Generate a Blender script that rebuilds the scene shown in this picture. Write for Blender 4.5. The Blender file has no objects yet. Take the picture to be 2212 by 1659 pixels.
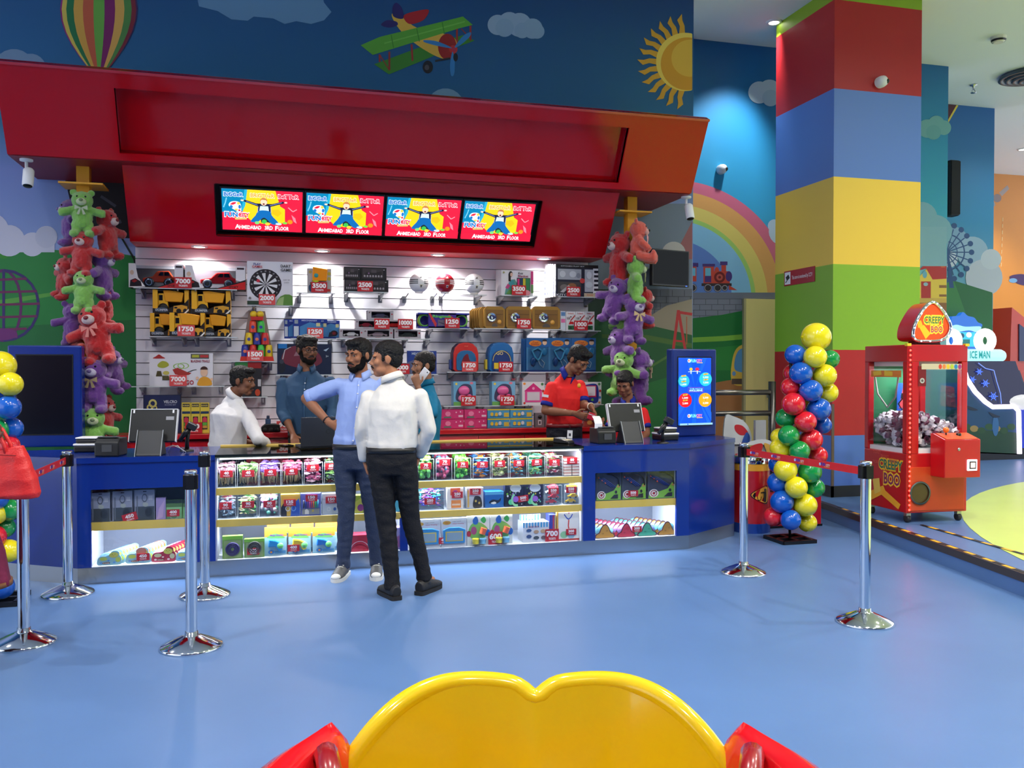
import bpy, bmesh, math, random
from mathutils import Vector, Matrix, noise
random.seed(7)
PI = math.pi
scene = bpy.context.scene
COL = scene.collection

# ------------------------------------------------------------------ camera
F, CX, CY = 1900.0, 1106.0, 829.5
YAW, PITCH, EYE = math.radians(15.26), math.radians(0.95), 1.52
cam_data = bpy.data.cameras.new('camera')
cam_data.sensor_width = 36.0
cam_data.lens = F / 2212 * 36.0
cam_data.clip_start = 0.02
cam = bpy.data.objects.new('camera', cam_data)
COL.objects.link(cam)
cam.location = (0, 0, EYE)
cam.rotation_euler = (PI / 2 - PITCH, 0, -YAW)
scene.camera = cam
_R = Vector((math.cos(YAW), -math.sin(YAW), 0))
_FW = Vector((math.sin(YAW) * math.cos(PITCH), math.cos(YAW) * math.cos(PITCH), -math.sin(PITCH)))
_UP = _R.cross(_FW)

def at(px, py, Y=None, Z=None, D=None):
 """world point seen at a photo pixel, on the plane y=Y, z=Z, or at forward distance D"""
 d = _R * ((px - CX) / F) + _UP * ((CY - py) / F) + _FW
 if Y is not None:
  t = Y / d.y
 elif Z is not None:
  t = (Z - EYE) / d.z
 else:
  t = D
 return Vector((0, 0, EYE)) + d * t

# ------------------------------------------------------------------ world, exposure
vs = scene.view_settings
vs.view_transform = 'Standard'
vs.look = 'None'
vs.exposure = -0.03
vs.gamma = 1.0
vs.use_curve_mapping = False
world = bpy.data.worlds.new('hall_ambience')
scene.world = world
world.use_nodes = True
bg = world.node_tree.nodes['Background']
bg.inputs[0].default_value = (0.80, 0.88, 1.0, 1)
bg.inputs[1].default_value = 1.8
try:
 scene.cycles.use_denoising = True
 scene.cycles.max_bounces = 4
 scene.cycles.diffuse_bounces = 2
 scene.cycles.glossy_bounces = 2
 scene.cycles.transmission_bounces = 2
 scene.cycles.transparent_max_bounces = 20
 scene.cycles.use_adaptive_sampling = True
 scene.cycles.adaptive_threshold = 0.08
 scene.cycles.adaptive_min_samples = 12
 scene.cycles.caustics_reflective = False
 scene.cycles.caustics_refractive = False
 scene.cycles.sample_clamp_indirect = 4.0
except Exception:
 pass
CEIL = 5.6
Y_COUNTER, Y_WALL, Y_REAR = 6.77, 8.75, 9.95

def lamp(kind, name, loc, energy, color=(1, 1, 1), target=None, size=0.1, size_y=None, spot=60, blend=0.6):
 d = bpy.data.lights.new(name, kind)
 d.energy = energy
 d.color = color
 if kind == 'AREA':
  d.size = size
  if size_y:
   d.shape = 'RECTANGLE'
   d.size_y = size_y
 else:
  d.shadow_soft_size = size
 if kind == 'SPOT':
  d.spot_size = math.radians(spot)
  d.spot_blend = blend
 o = bpy.data.objects.new(name, d)
 COL.objects.link(o)
 o.location = loc
 if target is not None:
  o.rotation_euler = (Vector(target) - Vector(loc)).to_track_quat('-Z', 'Y').to_euler()
 return o

# ceiling downlights of the hall: (x, y, watts, spot angle); each gets a fixture further down
DOWNLIGHTS = [(-2.6, 3.6, 400, 145), (0.4, 3.4, 400, 145), (3.4, 3.3, 400, 145), (6.2, 3.8, 440, 150), (7.3, 5.5, 260, 165), (-4.4, 7.0, 240, 110), (8.8, 5.2, 300, 92),
    (-1.2, 1.6, 330, 150), (1.8, 1.4, 330, 150), (4.8, 1.6, 380, 155), (0.2, -1.6, 300, 155), (3.4, -1.6, 300, 155),
    (9.9, 7.4, 260, 92), (11.5, 9.0, 260, 92), (14.6, 11.2, 240, 110)]
for x, y, w, s in DOWNLIGHTS:
 lamp('SPOT', 'ceiling_downlight_beam', (x, y, CEIL - 0.06), w, (1.0, 0.95, 0.89), (x, y, 0), 0.09, spot=s, blend=0.8)
_w1, _w3 = at(1672, 47, Z=5.6), at(2209, 322, Z=5.6)
WASHERS = [(_w1.x, _w1.y, 210, (5.30, 9.95, 3.2), 76), (11.6, 9.9, 70, (9.9, 11.35, 2.6), 70), (_w3.x, _w3.y, 260, (_w3.x + 0.6, 15.1, 2.4), 75)]  # middle washer is unseen, added beyond the frame to light the far wall
for x, y, w, tg, s in WASHERS:
 lamp('SPOT', 'wall_washer_beam', (x, y, CEIL - 0.06), w, (0.93, 0.97, 1.0), tg, 0.07, spot=s, blend=0.8)

# ------------------------------------------------------------------ materials
def lin(c):
 return tuple(((v / 255) / 12.92 if v / 255 <= 0.04045 else ((v / 255 + 0.055) / 1.055) ** 2.4) for v in c)

_mats = {}
def M(rgb, rough=0.5, metal=0.0, emit=0.0, alpha=1.0, coat=0.0, vary=0.0, vscale=8.0, bump=0.0, bscale=60.0, sheen=0.0, spec=0.5, name=None):
 key = (tuple(rgb), rough, metal, emit, alpha, coat, vary, vscale, bump, bscale, sheen, spec)
 if key in _mats:
  return _mats[key]
 m = bpy.data.materials.new(name or 'paint_%d_%d_%d' % tuple(int(v) for v in rgb))
 m.use_nodes = True
 nt = m.node_tree
 b = nt.nodes['Principled BSDF']
 col = (*lin(rgb), 1)
 b.inputs['Base Color'].default_value = col
 b.inputs['Roughness'].default_value = rough
 b.inputs['Metallic'].default_value = metal
 b.inputs['Alpha'].default_value = alpha
 b.inputs['Coat Weight'].default_value = coat
 b.inputs['Coat Roughness'].default_value = 0.06
 b.inputs['Sheen Weight'].default_value = sheen
 b.inputs['Specular IOR Level'].default_value = spec
 if emit:
  b.inputs['Emission Color'].default_value = col
  b.inputs['Emission Strength'].default_value = emit
  b.inputs['Base Color'].default_value = tuple(v * 0.15 for v in col[:3]) + (1,)
 if vary or bump:
  tc = nt.nodes.new('ShaderNodeTexCoord')
  nz = nt.nodes.new('ShaderNodeTexNoise')
  nz.inputs['Scale'].default_value = vscale
  nz.inputs['Detail'].default_value = 4
  nt.links.new(tc.outputs['Object'], nz.inputs['Vector'])
  if vary:
   mx = nt.nodes.new('ShaderNodeMix')
   mx.data_type = 'RGBA'
   mx.inputs[6].default_value = tuple(v * (1 - vary) for v in col[:3]) + (1,)
   mx.inputs[7].default_value = tuple(min(1, v * (1 + vary)) for v in col[:3]) + (1,)
   nt.links.new(nz.outputs['Fac'], mx.inputs[0])
   nt.links.new(mx.outputs[2], b.inputs['Base Color'])
  if bump:
   n2 = nt.nodes.new('ShaderNodeTexNoise')
   n2.inputs['Scale'].default_value = bscale
   n2.inputs['Detail'].default_value = 3
   nt.links.new(tc.outputs['Object'], n2.inputs['Vector'])
   bp = nt.nodes.new('ShaderNodeBump')
   bp.inputs['Strength'].default_value = bump
   bp.inputs['Distance'].default_value = 0.01
   nt.links.new(n2.outputs['Fac'], bp.inputs['Height'])
   nt.links.new(bp.outputs['Normal'], b.inputs['Normal'])
 _mats[key] = m
 return m

def GLASS(tint=(255, 255, 255), clear=0.9, rough=0.03, name='clear_pane'):
 key = ('glass', tint, clear, rough)
 if key in _mats:
  return _mats[key]
 m = bpy.data.materials.new(name)
 m.use_nodes = True
 nt = m.node_tree
 nt.nodes.clear()
 out = nt.nodes.new('ShaderNodeOutputMaterial')
 tr = nt.nodes.new('ShaderNodeBsdfTransparent')
 tr.inputs[0].default_value = (*[v * clear for v in lin(tint)], 1)
 gl = nt.nodes.new('ShaderNodeBsdfGlossy')
 gl.inputs['Roughness'].default_value = rough
 lw = nt.nodes.new('ShaderNodeLayerWeight')
 lw.inputs[0].default_value = 0.5
 pw = nt.nodes.new('ShaderNodeMath')
 pw.operation = 'POWER'
 pw.inputs[1].default_value = 4.0
 fr = nt.nodes.new('ShaderNodeMath')
 fr.operation = 'MULTIPLY_ADD'
 fr.inputs[1].default_value = 0.7
 fr.inputs[2].default_value = 0.03
 nt.links.new(lw.outputs['Facing'], pw.inputs[0])
 nt.links.new(pw.outputs[0], fr.inputs[0])
 mx = nt.nodes.new('ShaderNodeMixShader')
 nt.links.new(fr.outputs[0], mx.inputs[0])
 nt.links.new(tr.outputs[0], mx.inputs[1])
 nt.links.new(gl.outputs[0], mx.inputs[2])
 nt.links.new(mx.outputs[0], out.inputs[0])
 _mats[key] = m
 return m

def ZGRAD(name, stops, rough=0.6):
 """painted wall whose paint colour changes with height: stops = [(z, rgb), ...]"""
 m = bpy.data.materials.new(name)
 m.use_nodes = True
 nt = m.node_tree
 b = nt.nodes['Principled BSDF']
 b.inputs['Roughness'].default_value = rough
 geo = nt.nodes.new('ShaderNodeNewGeometry')
 sp = nt.nodes.new('ShaderNodeSeparateXYZ')
 mr = nt.nodes.new('ShaderNodeMapRange')
 z0, z1 = stops[0][0], stops[-1][0]
 mr.inputs[1].default_value = z0
 mr.inputs[2].default_value = z1
 cr = nt.nodes.new('ShaderNodeValToRGB')
 el = cr.color_ramp.elements
 el[0].position = 0
 el[0].color = (*lin(stops[0][1]), 1)
 el[1].position = 1
 el[1].color = (*lin(stops[-1][1]), 1)
 for z, c in stops[1:-1]:
  e = el.new((z - z0) / (z1 - z0))
  e.color = (*lin(c), 1)
 nt.links.new(geo.outputs['Position'], sp.inputs[0])
 nt.links.new(sp.outputs[2], mr.inputs[0])
 nt.links.new(mr.outputs[0], cr.inputs[0])
 nt.links.new(cr.outputs[0], b.inputs['Base Color'])
 return m

CHROME = M((225, 228, 232), 0.08, 1.0, name='polished_chrome')
STEEL = M((176, 178, 180), 0.28, 1.0, name='brushed_steel')
BLACK = M((14, 14, 16), 0.35, name='black_plastic')
WHITE = M((238, 238, 240), 0.45, name='white_plastic')
BLUE = M((5, 42, 132), 0.22, coat=0.4, name='counter_blue_laminate')
YELLOW = M((244, 208, 92), 0.4, name='shelf_yellow')
RED = M((196, 12, 24), 0.10, spec=0.32, name='glossy_red_panel')
TAGRED = M((196, 30, 40), 0.45, name='tag_red')
TAGWHITE = M((250, 245, 245), 0.5, name='tag_white')
ACRYL = GLASS((250, 253, 254), 0.985, 0.03, 'acrylic')
PANE = GLASS((250, 252, 255), 0.96, 0.02, 'clear_glass')

# ------------------------------------------------------------------ mesh building
class MB:
 def __init__(s, T=None):
  s.v, s.f, s.mi, s.sm, s.mats, s.T = [], [], [], [], [], T

 def mat(s, m):
  if m not in s.mats:
   s.mats.append(m)
  return s.mats.index(m)

 def add(s, vs, fs, m, smooth=False, T=None):
  o = len(s.v)
  k = s.mat(m)
  T = s.T if T is None else T
  s.v += [tuple(T @ Vector(p)) for p in vs] if T is not None else [tuple(p) for p in vs]
  for f in fs:
   s.f.append([i + o for i in f])
   s.mi.append(k)
   s.sm.append(smooth)
  return s

 def box(s, x0, y0, z0, x1, y1, z1, m, T=None):
  vs = [(x0, y0, z0), (x1, y0, z0), (x1, y1, z0), (x0, y1, z0), (x0, y0, z1), (x1, y0, z1), (x1, y1, z1), (x0, y1, z1)]
  fs = [(0, 3, 2, 1), (4, 5, 6, 7), (0, 1, 5, 4), (1, 2, 6, 5), (2, 3, 7, 6), (3, 0, 4, 7)]
  return s.add(vs, fs, m, False, T)

 def prism(s, pts, a, b, m, axis='y', T=None, smooth=False):
  """extrude a 2-d outline; axis y: points are (x,z), axis z: (x,y), axis x: (y,z)"""
  n = len(pts)
  area = sum(pts[i][0] * pts[(i + 1) % n][1] - pts[(i + 1) % n][0] * pts[i][1] for i in range(n))
  if area < 0:
   pts = pts[::-1]
  f = {'y': lambda p, t: (p[0], t, p[1]), 'z': lambda p, t: (p[0], p[1], t), 'x': lambda p, t: (t, p[0], p[1])}[axis]
  vs = [f(p, a) for p in pts] + [f(p, b) for p in pts]
  lo, hi = list(range(n)), list(range(n, 2 * n))
  fs = [lo, hi[::-1]] + [(i + n, (i + 1) % n + n, (i + 1) % n, i) for i in range(n)]
  if axis in 'zx':
   fs = [f_[::-1] for f_ in fs]
  return s.add(vs, fs, m, smooth, T)

 def lathe(s, prof, m, n=20, c=(0, 0, 0), T=None, smooth=True, caps=True):
  vs, fs = [], []
  for r, z in prof:
   for i in range(n):
    a = 2 * PI * i / n
    vs.append((c[0] + r * math.cos(a), c[1] + r * math.sin(a), c[2] + z))
  for j in range(len(prof) - 1):
   for i in range(n):
    k = (i + 1) % n
    fs.append((j * n + i, j * n + k, (j + 1) * n + k, (j + 1) * n + i))
  s.add(vs, fs, m, smooth, T)
  if caps:
   if prof[0][0] > 1e-5:
    s.add(vs[:n], [list(range(n))[::-1]], m, False, T)
   if prof[-1][0] > 1e-5:
    s.add(vs[-n:], [list(range(n))], m, False, T)
  return s

 def ball(s, c, r, m, nu=16, nv=10, T=None):
  if not hasattr(r, '__len__'):
   r = (r, r, r)
  vs, fs = [], []
  for j in range(nv + 1):
   t = PI * j / nv
   for i in range(nu):
    a = 2 * PI * i / nu
    vs.append((c[0] + r[0] * math.sin(t) * math.cos(a), c[1] + r[1] * math.sin(t) * math.sin(a), c[2] - r[2] * math.cos(t)))
  for j in range(nv):
   for i in range(nu):
    k = (i + 1) % nu
    fs.append((j * nu + i, j * nu + k, (j + 1) * nu + k, (j + 1) * nu + i))
  return s.add(vs, fs, m, True, T)

 def tube(s, pts, r, m, n=8, T=None, cap=True, closed=False):
  """r: number or one radius per point"""
  P = [Vector(p) for p in pts]
  L = len(P)
  rs = r if hasattr(r, '__len__') else [r] * L
  vs, fs = [], []
  ref = None
  for i in range(L):
   if closed:
    d = (P[(i + 1) % L] - P[i - 1]).normalized()
   else:
    d = (P[min(i + 1, L - 1)] - P[max(i - 1, 0)]).normalized()
   if ref is None:
    ref = Vector((0, 0, 1)) if abs(d.z) < 0.9 else Vector((1, 0, 0))
   u = (ref - d * ref.dot(d))
   if u.length < 1e-4:
    u = Vector((1, 0, 0)) - d * d.x
   u.normalize()
   w = d.cross(u)
   ref = u
   for k in range(n):
    a = 2 * PI * k / n
    vs.append(P[i] + (u * math.cos(a) + w * math.sin(a)) * rs[i])
  for i in range(L if closed else L - 1):
   j = (i + 1) % L
   for k in range(n):
    q = (k + 1) % n
    fs.append((i * n + k, i * n + q, j * n + q, j * n + k))
  if cap and not closed:
   fs.append(list(range(n))[::-1])
   fs.append(list(range((L - 1) * n, L * n)))
  return s.add(vs, fs, m, True, T)

 def loft(s, rings, m, n=20, T=None, power=2.0):
  """rings: (centre, rx, ry, xdir) swept through their centres; closed ends"""
  vs, fs = [], []
  L = len(rings)
  for i, (c, rx, ry, xd) in enumerate(rings):
   c = Vector(c)
   d = (Vector(rings[min(i + 1, L - 1)][0]) - Vector(rings[max(i - 1, 0)][0])).normalized()
   u = Vector(xd) - d * Vector(xd).dot(d)
   u.normalize()
   w = d.cross(u)
   for k in range(n):
    a = 2 * PI * k / n
    ca, sa = math.cos(a), math.sin(a)
    ca = math.copysign(abs(ca) ** (2 / power), ca)
    sa = math.copysign(abs(sa) ** (2 / power), sa)
    vs.append(c + u * rx * ca + w * ry * sa)
  for i in range(L - 1):
   for k in range(n):
    q = (k + 1) % n
    fs.append((i * n + k, i * n + q, (i + 1) * n + q, (i + 1) * n + k))
  fs.append(list(range(n))[::-1])
  fs.append(list(range((L - 1) * n, L * n)))
  return s.add(vs, fs, m, True, T)

 def mesh(s, name):
  me = bpy.data.meshes.new(name)
  me.from_pydata(s.v, [], s.f)
  for m in s.mats:
   me.materials.append(m)
  me.polygons.foreach_set('material_index', s.mi)
  me.polygons.foreach_set('use_smooth', s.sm)
  me.update()
  return me

 def build(s, name, parent=None, loc=(0, 0, 0), rot=(0, 0, 0), bevel=0.0, seg=2):
  o = bpy.data.objects.new(name, s.mesh(name))
  COL.objects.link(o)
  o.location = loc
  o.rotation_euler = rot
  if parent is not None:
   o.parent = parent
  if bevel:
   md = o.modifiers.new('bevel', 'BEVEL')
   md.width = bevel
   md.segments = seg
   md.limit_method = 'ANGLE'
   md.angle_limit = math.radians(40)
  return o

def obj(name, me, parent=None, loc=(0, 0, 0), rot=(0, 0, 0)):
 o = bpy.data.objects.new(name, me)
 COL.objects.link(o)
 o.location = loc
 o.rotation_euler = rot
 if parent is not None:
  o.parent = parent
 return o

def tag(o, label, cat, group=None):
 o['label'] = label
 o['category'] = cat
 if group:
  o['group'] = group
 return o

def thing(name, label, cat, loc=(0, 0, 0), rz=0.0, group=None):
 o = bpy.data.objects.new(name, None)
 o.empty_display_size = 0.1
 COL.objects.link(o)
 o.location = loc
 o.rotation_euler = (0, 0, rz)
 return tag(o, label, cat, group)

def struct(o):
 o['kind'] = 'structure'
 return o

def dup(root, loc, rz=None, label=None):
 def cp(o, par):
  c = o.copy()
  COL.objects.link(c)
  c.parent = par
  for ch in list(o.children):
   cp(ch, c)
  return c
 r = cp(root, None)
 r.location = loc
 if rz is not None:
  r.rotation_euler = (0, 0, rz)
 if label:
  r['label'] = label
 return r

# ------------------------------------------------------------------ flat print: lettering and drawn shapes
_glyph = {}
def glyphs(txt, bold=0.0):
 key = (txt, bold)
 if key not in _glyph:
  cu = bpy.data.curves.new('lettering', 'FONT')
  cu.body = txt
  cu.size = 1.0
  cu.resolution_u = 2
  cu.offset = bold
  cu.fill_mode = 'BOTH'
  o = bpy.data.objects.new('lettering', cu)
  me = o.to_mesh()
  vs = [(v.co.x, v.co.y) for v in me.vertices]
  fs = [list(p.vertices) for p in me.polygons]
  o.to_mesh_clear()
  bpy.data.objects.remove(o)
  bpy.data.curves.remove(cu)
  xs = [p[0] for p in vs]
  x0, x1 = min(xs), max(xs)
  _glyph[key] = ([((p[0] - x0) / 0.69, p[1] / 0.69) for p in vs], fs, (x1 - x0) / 0.69)
 return _glyph[key]

def circ(x, y, r, n=24, ry=None, a0=0, a1=2 * PI):
 ry = ry or r
 full = abs(a1 - a0 - 2 * PI) < 1e-6
 return [(x + r * math.cos(a0 + (a1 - a0) * i / (n if full else n - 1)), y + ry * math.sin(a0 + (a1 - a0) * i / (n if full else n - 1))) for i in range(n)]

def blob(pts, n=6):
 """smooth closed outline through the given points"""
 out, L = [], len(pts)
 for i in range(L):
  p0, p1, p2, p3 = (Vector(pts[(i + k) % L]) for k in (-1, 0, 1, 2))
  for j in range(n):
   t = j / n
   q = 0.5 * ((2 * p1) + (p2 - p0) * t + (2 * p0 - 5 * p1 + 4 * p2 - p3) * t * t + (3 * p1 - p0 - 3 * p2 + p3) * t ** 3)
   out.append((q.x, q.y))
 return out

def art(items, parent, fn=None, y=-0.002, name='print', step=0.0004, rough=0.5, emit=0.0, sgn=-1, loc=(0, 0, 0), rot=(0, 0, 0), aspect=1.0):
 """items drawn in order on a plane facing -y; fn maps drawing units to (x, z).
 ('p', pts, rgb) ('d', x, y, r, rgb[, ry]) ('o', x, y, r0, r1, rgb) ('r', x0, y0, x1, y1, rgb)
 ('l', pts, width, rgb) ('t', text, x, y, cap height, rgb[, width, bold])"""
 mb = MB()
 fn = fn or (lambda a, b: (a, b))
 k = 0
 for it in items:
  yy = y - step * k
  k += 1
  def put(pts, rgb):
   m = M(rgb, rough, emit=emit) if not isinstance(rgb, bpy.types.Material) else rgb
   q = [fn(*p) for p in pts]
   ar = sum(q[i][0] * q[(i + 1) % len(q)][1] - q[(i + 1) % len(q)][0] * q[i][1] for i in range(len(q)))
   if ar < 0:
    q = q[::-1]
   mb.add([(a, yy, b) for a, b in q], [list(range(len(q)))], m)
  t = it[0]
  if t == 'p':
   put(it[1], it[2])
  elif t == 'd':
   put(circ(it[1], it[2], it[3], 22, it[5] if len(it) > 5 else None), it[4])
  elif t == 'r':
   put([(it[1], it[2]), (it[3], it[2]), (it[3], it[4]), (it[1], it[4])], it[5])
  elif t == 'o':
   a, b = circ(it[1], it[2], it[3], 28), circ(it[1], it[2], it[4], 28)
   for i in range(28):
    j = (i + 1) % 28
    put([a[i], a[j], b[j], b[i]], it[5])
  elif t == 'a':      # arc band: x, y, r0, r1, a0, a1, rgb
   a, b = circ(it[1], it[2], it[3], 40, a0=it[5], a1=it[6]), circ(it[1], it[2], it[4], 40, a0=it[5], a1=it[6])
   for i in range(39):
    put([a[i], a[i + 1], b[i + 1], b[i]], it[7])
  elif t == 'l':
   P = it[1]
   for i in range(len(P) - 1):
    dx, dy = P[i + 1][0] - P[i][0], P[i + 1][1] - P[i][1]
    L = math.hypot(dx, dy) or 1
    nx, ny = -dy / L * it[2] / 2, dx / L * it[2] / 2
    put([(P[i][0] + nx, P[i][1] + ny), (P[i + 1][0] + nx, P[i + 1][1] + ny), (P[i + 1][0] - nx, P[i + 1][1] - ny), (P[i][0] - nx, P[i][1] - ny)], it[3])
  elif t == 't':
   txt, x, yv, h, rgb = it[1:6]
   bold = it[7] if len(it) > 7 else 0.02
   vs_, fs_, w = glyphs(txt, bold)
   sx = h * aspect
   if len(it) > 6 and it[6]:
    sx = it[6] / w
   m = M(rgb, rough, emit=emit) if not isinstance(rgb, bpy.types.Material) else rgb
   # sgn -1: drawing y grows downwards (photo pixels), +1: upwards
   mb.add([(lambda q: (q[0], yy, q[1]))(fn(x + (p[0] - w / 2) * sx, yv + (p[1] - 0.5) * h * sgn)) for p in vs_], fs_, m)
 return mb.build(name, parent, loc, rot)

def px_on(Y, parent=None):
 o = parent.location if parent is not None else Vector((0, 0, 0))
 def fn(a, b):
  p = at(a, b, Y=Y)
  return (p.x - o.x, p.z - o.z)
 return fn

def remesh(mb, voxel, name, smooth=2, factor=0.5, disp=None):
 """one continuous surface grown over the overlapping shapes in mb"""
 me = mb.mesh(name + '_raw')
 o = bpy.data.objects.new(name + '_raw', me)
 COL.objects.link(o)
 md = o.modifiers.new('r', 'REMESH')
 md.mode = 'VOXEL'
 md.voxel_size = voxel
 md.use_smooth_shade = True
 if smooth:
  sm = o.modifiers.new('s', 'SMOOTH')
  sm.iterations = smooth
  sm.factor = factor
 dg = bpy.context.evaluated_depsgraph_get()
 out = bpy.data.meshes.new_from_object(o.evaluated_get(dg))
 bpy.data.objects.remove(o)
 bpy.data.meshes.remove(me)
 out.name = name
 if disp:
  amp, sc = disp
  vs_ = out.vertices
  nr = [v.normal.copy() for v in vs_]
  for v, n in zip(vs_, nr):
   v.co += n * amp * noise.noise(v.co * sc)
 out.materials.clear()
 for m in mb.mats:
  out.materials.append(m)
 out.polygons.foreach_set('material_index', [0] * len(out.polygons))
 out.polygons.foreach_set('use_smooth', [True] * len(out.polygons))
 out.update()
 return out

# ================================================================== the setting
def floor_mat(name, rgb, rough):
 m = bpy.data.materials.new(name)
 m.use_nodes = True
 nt = m.node_tree
 b = nt.nodes['Principled BSDF']
 tc = nt.nodes.new('ShaderNodeTexCoord')
 n1 = nt.nodes.new('ShaderNodeTexNoise')
 n1.inputs['Scale'].default_value = 1.3
 n1.inputs['Detail'].default_value = 8
 n2 = nt.nodes.new('ShaderNodeTexNoise')
 n2.inputs['Scale'].default_value = 90
 cr = nt.nodes.new('ShaderNodeValToRGB')
 c = lin(rgb)
 cr.color_ramp.elements[0].position = 0.3
 cr.color_ramp.elements[0].color = (*[v * 0.93 for v in c], 1)
 cr.color_ramp.elements[1].position = 0.72
 cr.color_ramp.elements[1].color = (*[min(1, v * 1.05) for v in c], 1)
 bp = nt.nodes.new('ShaderNodeBump')
 bp.inputs['Strength'].default_value = 0.03
 for n in (n1, n2):
  nt.links.new(tc.outputs['Object'], n.inputs['Vector'])
 nt.links.new(n1.outputs['Fac'], cr.inputs[0])
 nt.links.new(cr.outputs[0], b.inputs['Base Color'])
 nt.links.new(n2.outputs['Fac'], bp.inputs['Height'])
 nt.links.new(bp.outputs['Normal'], b.inputs['Normal'])
 b.inputs['Roughness'].default_value = rough
 return m

FLOOR = floor_mat('blue_vinyl_floor', (88, 122, 172), 0.36)
fl = MB().box(-9, -8, -0.1, 16.5, 18, 0, FLOOR).build('floor')
struct(fl)
ce = MB().box(-9, -8, CEIL, 16.5, 18, CEIL + 0.1, M((236, 238, 236), 0.8, name='ceiling_paint')).build('ceiling')
struct(ce)
# the rest of the hall, behind the camera
hw_ = MB().box(-9, -8, 0, 16.5, -7.8, CEIL, ZGRAD('hall_paint', [(0, (70, 60, 110)), (2.2, (120, 90, 120)), (3.0, (60, 70, 120)), (5.6, (40, 60, 110))], 0.6)).build('wall_front')
struct(hw_)

# raised play floor on the right
edge = [(4.30, 2.0), (4.84, 4.77), (5.385, 7.60), (5.45, 8.0)]
pf = MB()
pf.prism(edge + [(5.45, 18), (16.5, 18), (16.5, 2.0)], 0.0, 0.15, FLOOR, 'z')
pf = pf.build('floor_platform')
struct(pf)
nose = MB()
for i in range(3):
 a, b = Vector(edge[i]), Vector(edge[i + 1])
 d = (b - a).normalized()
 n = Vector((d.y, -d.x))
 q = [a - n * 0.006, b - n * 0.006, b + n * 0.06, a + n * 0.06]
 nose.prism([(p.x, p.y) for p in q], 0.10, 0.156, M((92, 80, 74), 0.35, 0.6, name='bronze_nosing'), 'z')
nose.build('step_nosing', pf)
tp = MB()
TY, TK = M((236, 176, 40), 0.5), M((24, 22, 24), 0.5)
def tape(p0, p1, w=0.035, L=0.11):
 a, b = Vector(p0), Vector(p1)
 n = max(1, int((b - a).length / L))
 d = (b - a) / n
 s_ = Vector((-d.y, d.x)).normalized() * w / 2
 for i in range(n):
  q = [a + d * i - s_, a + d * (i + 1) - s_, a + d * (i + 1) + s_, a + d * i + s_]
  tp.add([(p.x, p.y, 0.1575) for p in q], [(0, 1, 2, 3)], TY if i % 2 else TK)
tape((5.41, 7.55), (4.87, 4.77)); tape((4.87, 4.77), (4.34, 2.0))
t0, t1 = at(1990, 1133, Z=0.157), at(2212, 1197, Z=0.157)
tape((t0.x, t0.y), (t1.x + (t1.x - t0.x), t1.y + (t1.y - t0.y)))
tp.build('hazard_tape', pf)
gd = MB()
gd.add([(11.1 + 6.37 * math.cos(2 * PI * i / 96), 2.72 + 6.37 * math.sin(2 * PI * i / 96), 0.1525) for i in range(96)], [list(range(96))], floor_mat('lime_vinyl', (206, 226, 110), 0.33))
gd.build('lime_floor_circle', pf)

# ---- back wall with its mural
WALLPAINT = ZGRAD('mural_sky_paint', [(0, (30, 100, 60)), (2.3, (150, 170, 215)), (3.3, (128, 152, 212)), (3.75, (44, 128, 162)), (4.3, (34, 104, 152)), (5.6, (16, 60, 124))], 0.55)
wb = MB().box(-9, Y_WALL, 0, 4.43, Y_WALL + 0.25, CEIL, WALLPAINT).build('wall_back')
struct(wb)
w = px_on(Y_WALL)
YM = Y_WALL - 0.002
LAYER = [0]
def mural(name, items, wall=None, fn=None, y=None):
 LAYER[0] += 1
 return art(items, wall or wb, fn or w, (y or YM) - 0.0002 * LAYER[0], name, step=0.000006, rough=0.55)

# ground part of the mural
G0, G1, G2, G3 = (26, 108, 52), (36, 130, 58), (88, 160, 62), (20, 84, 44)
mural('painted_hills', [('p', [(-260, 560), (0, 546), (120, 540), (260, 548), (330, 560), (330, 1010), (-260, 1010)], G1),
  ('p', [(-260, 690), (0, 648), (110, 632), (120, 638), (0, 660), (-260, 706)], G2),
  ('p', [(-260, 720), (120, 700), (300, 690), (300, 1010), (-260, 1010)], G0),
  ('d', 8, 546, 13, (52, 140, 44)), ('d', -6, 540, 12, (52, 140, 44))])
mural('painted_cloud', [('d', 20, 520, 34, (206, 206, 222)), ('d', -20, 500, 40, (206, 206, 222)), ('d', 70, 528, 26, (206, 206, 222)), ('r', -60, 520, 118, 545, (206, 206, 222)), ('d', 100, 512, 24, (196, 198, 216))])
mural('painted_cloud', [('d', 30, 152, 46, (120, 150, 178)), ('d', 66, 150, 34, (120, 150, 178)), ('d', -20, 150, 40, (120, 150, 178))])
CLD = (104, 150, 190)
mural('painted_cloud', [('p', [(420, -30), (430, 14), (470, 24), (500, 42), (535, 45), (548, 36), (590, 40), (615, 52), (640, 46), (672, 52), (700, 44), (716, 26), (700, 6), (690, -30)], CLD)])
mural('painted_cloud', [('d', 1075, 54, 22, (150, 176, 208)), ('d', 1100, 50, 24, (150, 176, 208)), ('d', 1122, 54, 26, (150, 176, 208)), ('d', 1150, 62, 22, (140, 170, 204)), ('d', 1128, 66, 17, (140, 170, 204)), ('d', 1160, 68, 16, (140, 170, 204)), ('d', 1090, 60, 20, (140, 170, 204))])
mural('painted_cloud', [('d', 962, 232, 41, (124, 168, 196))])
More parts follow.
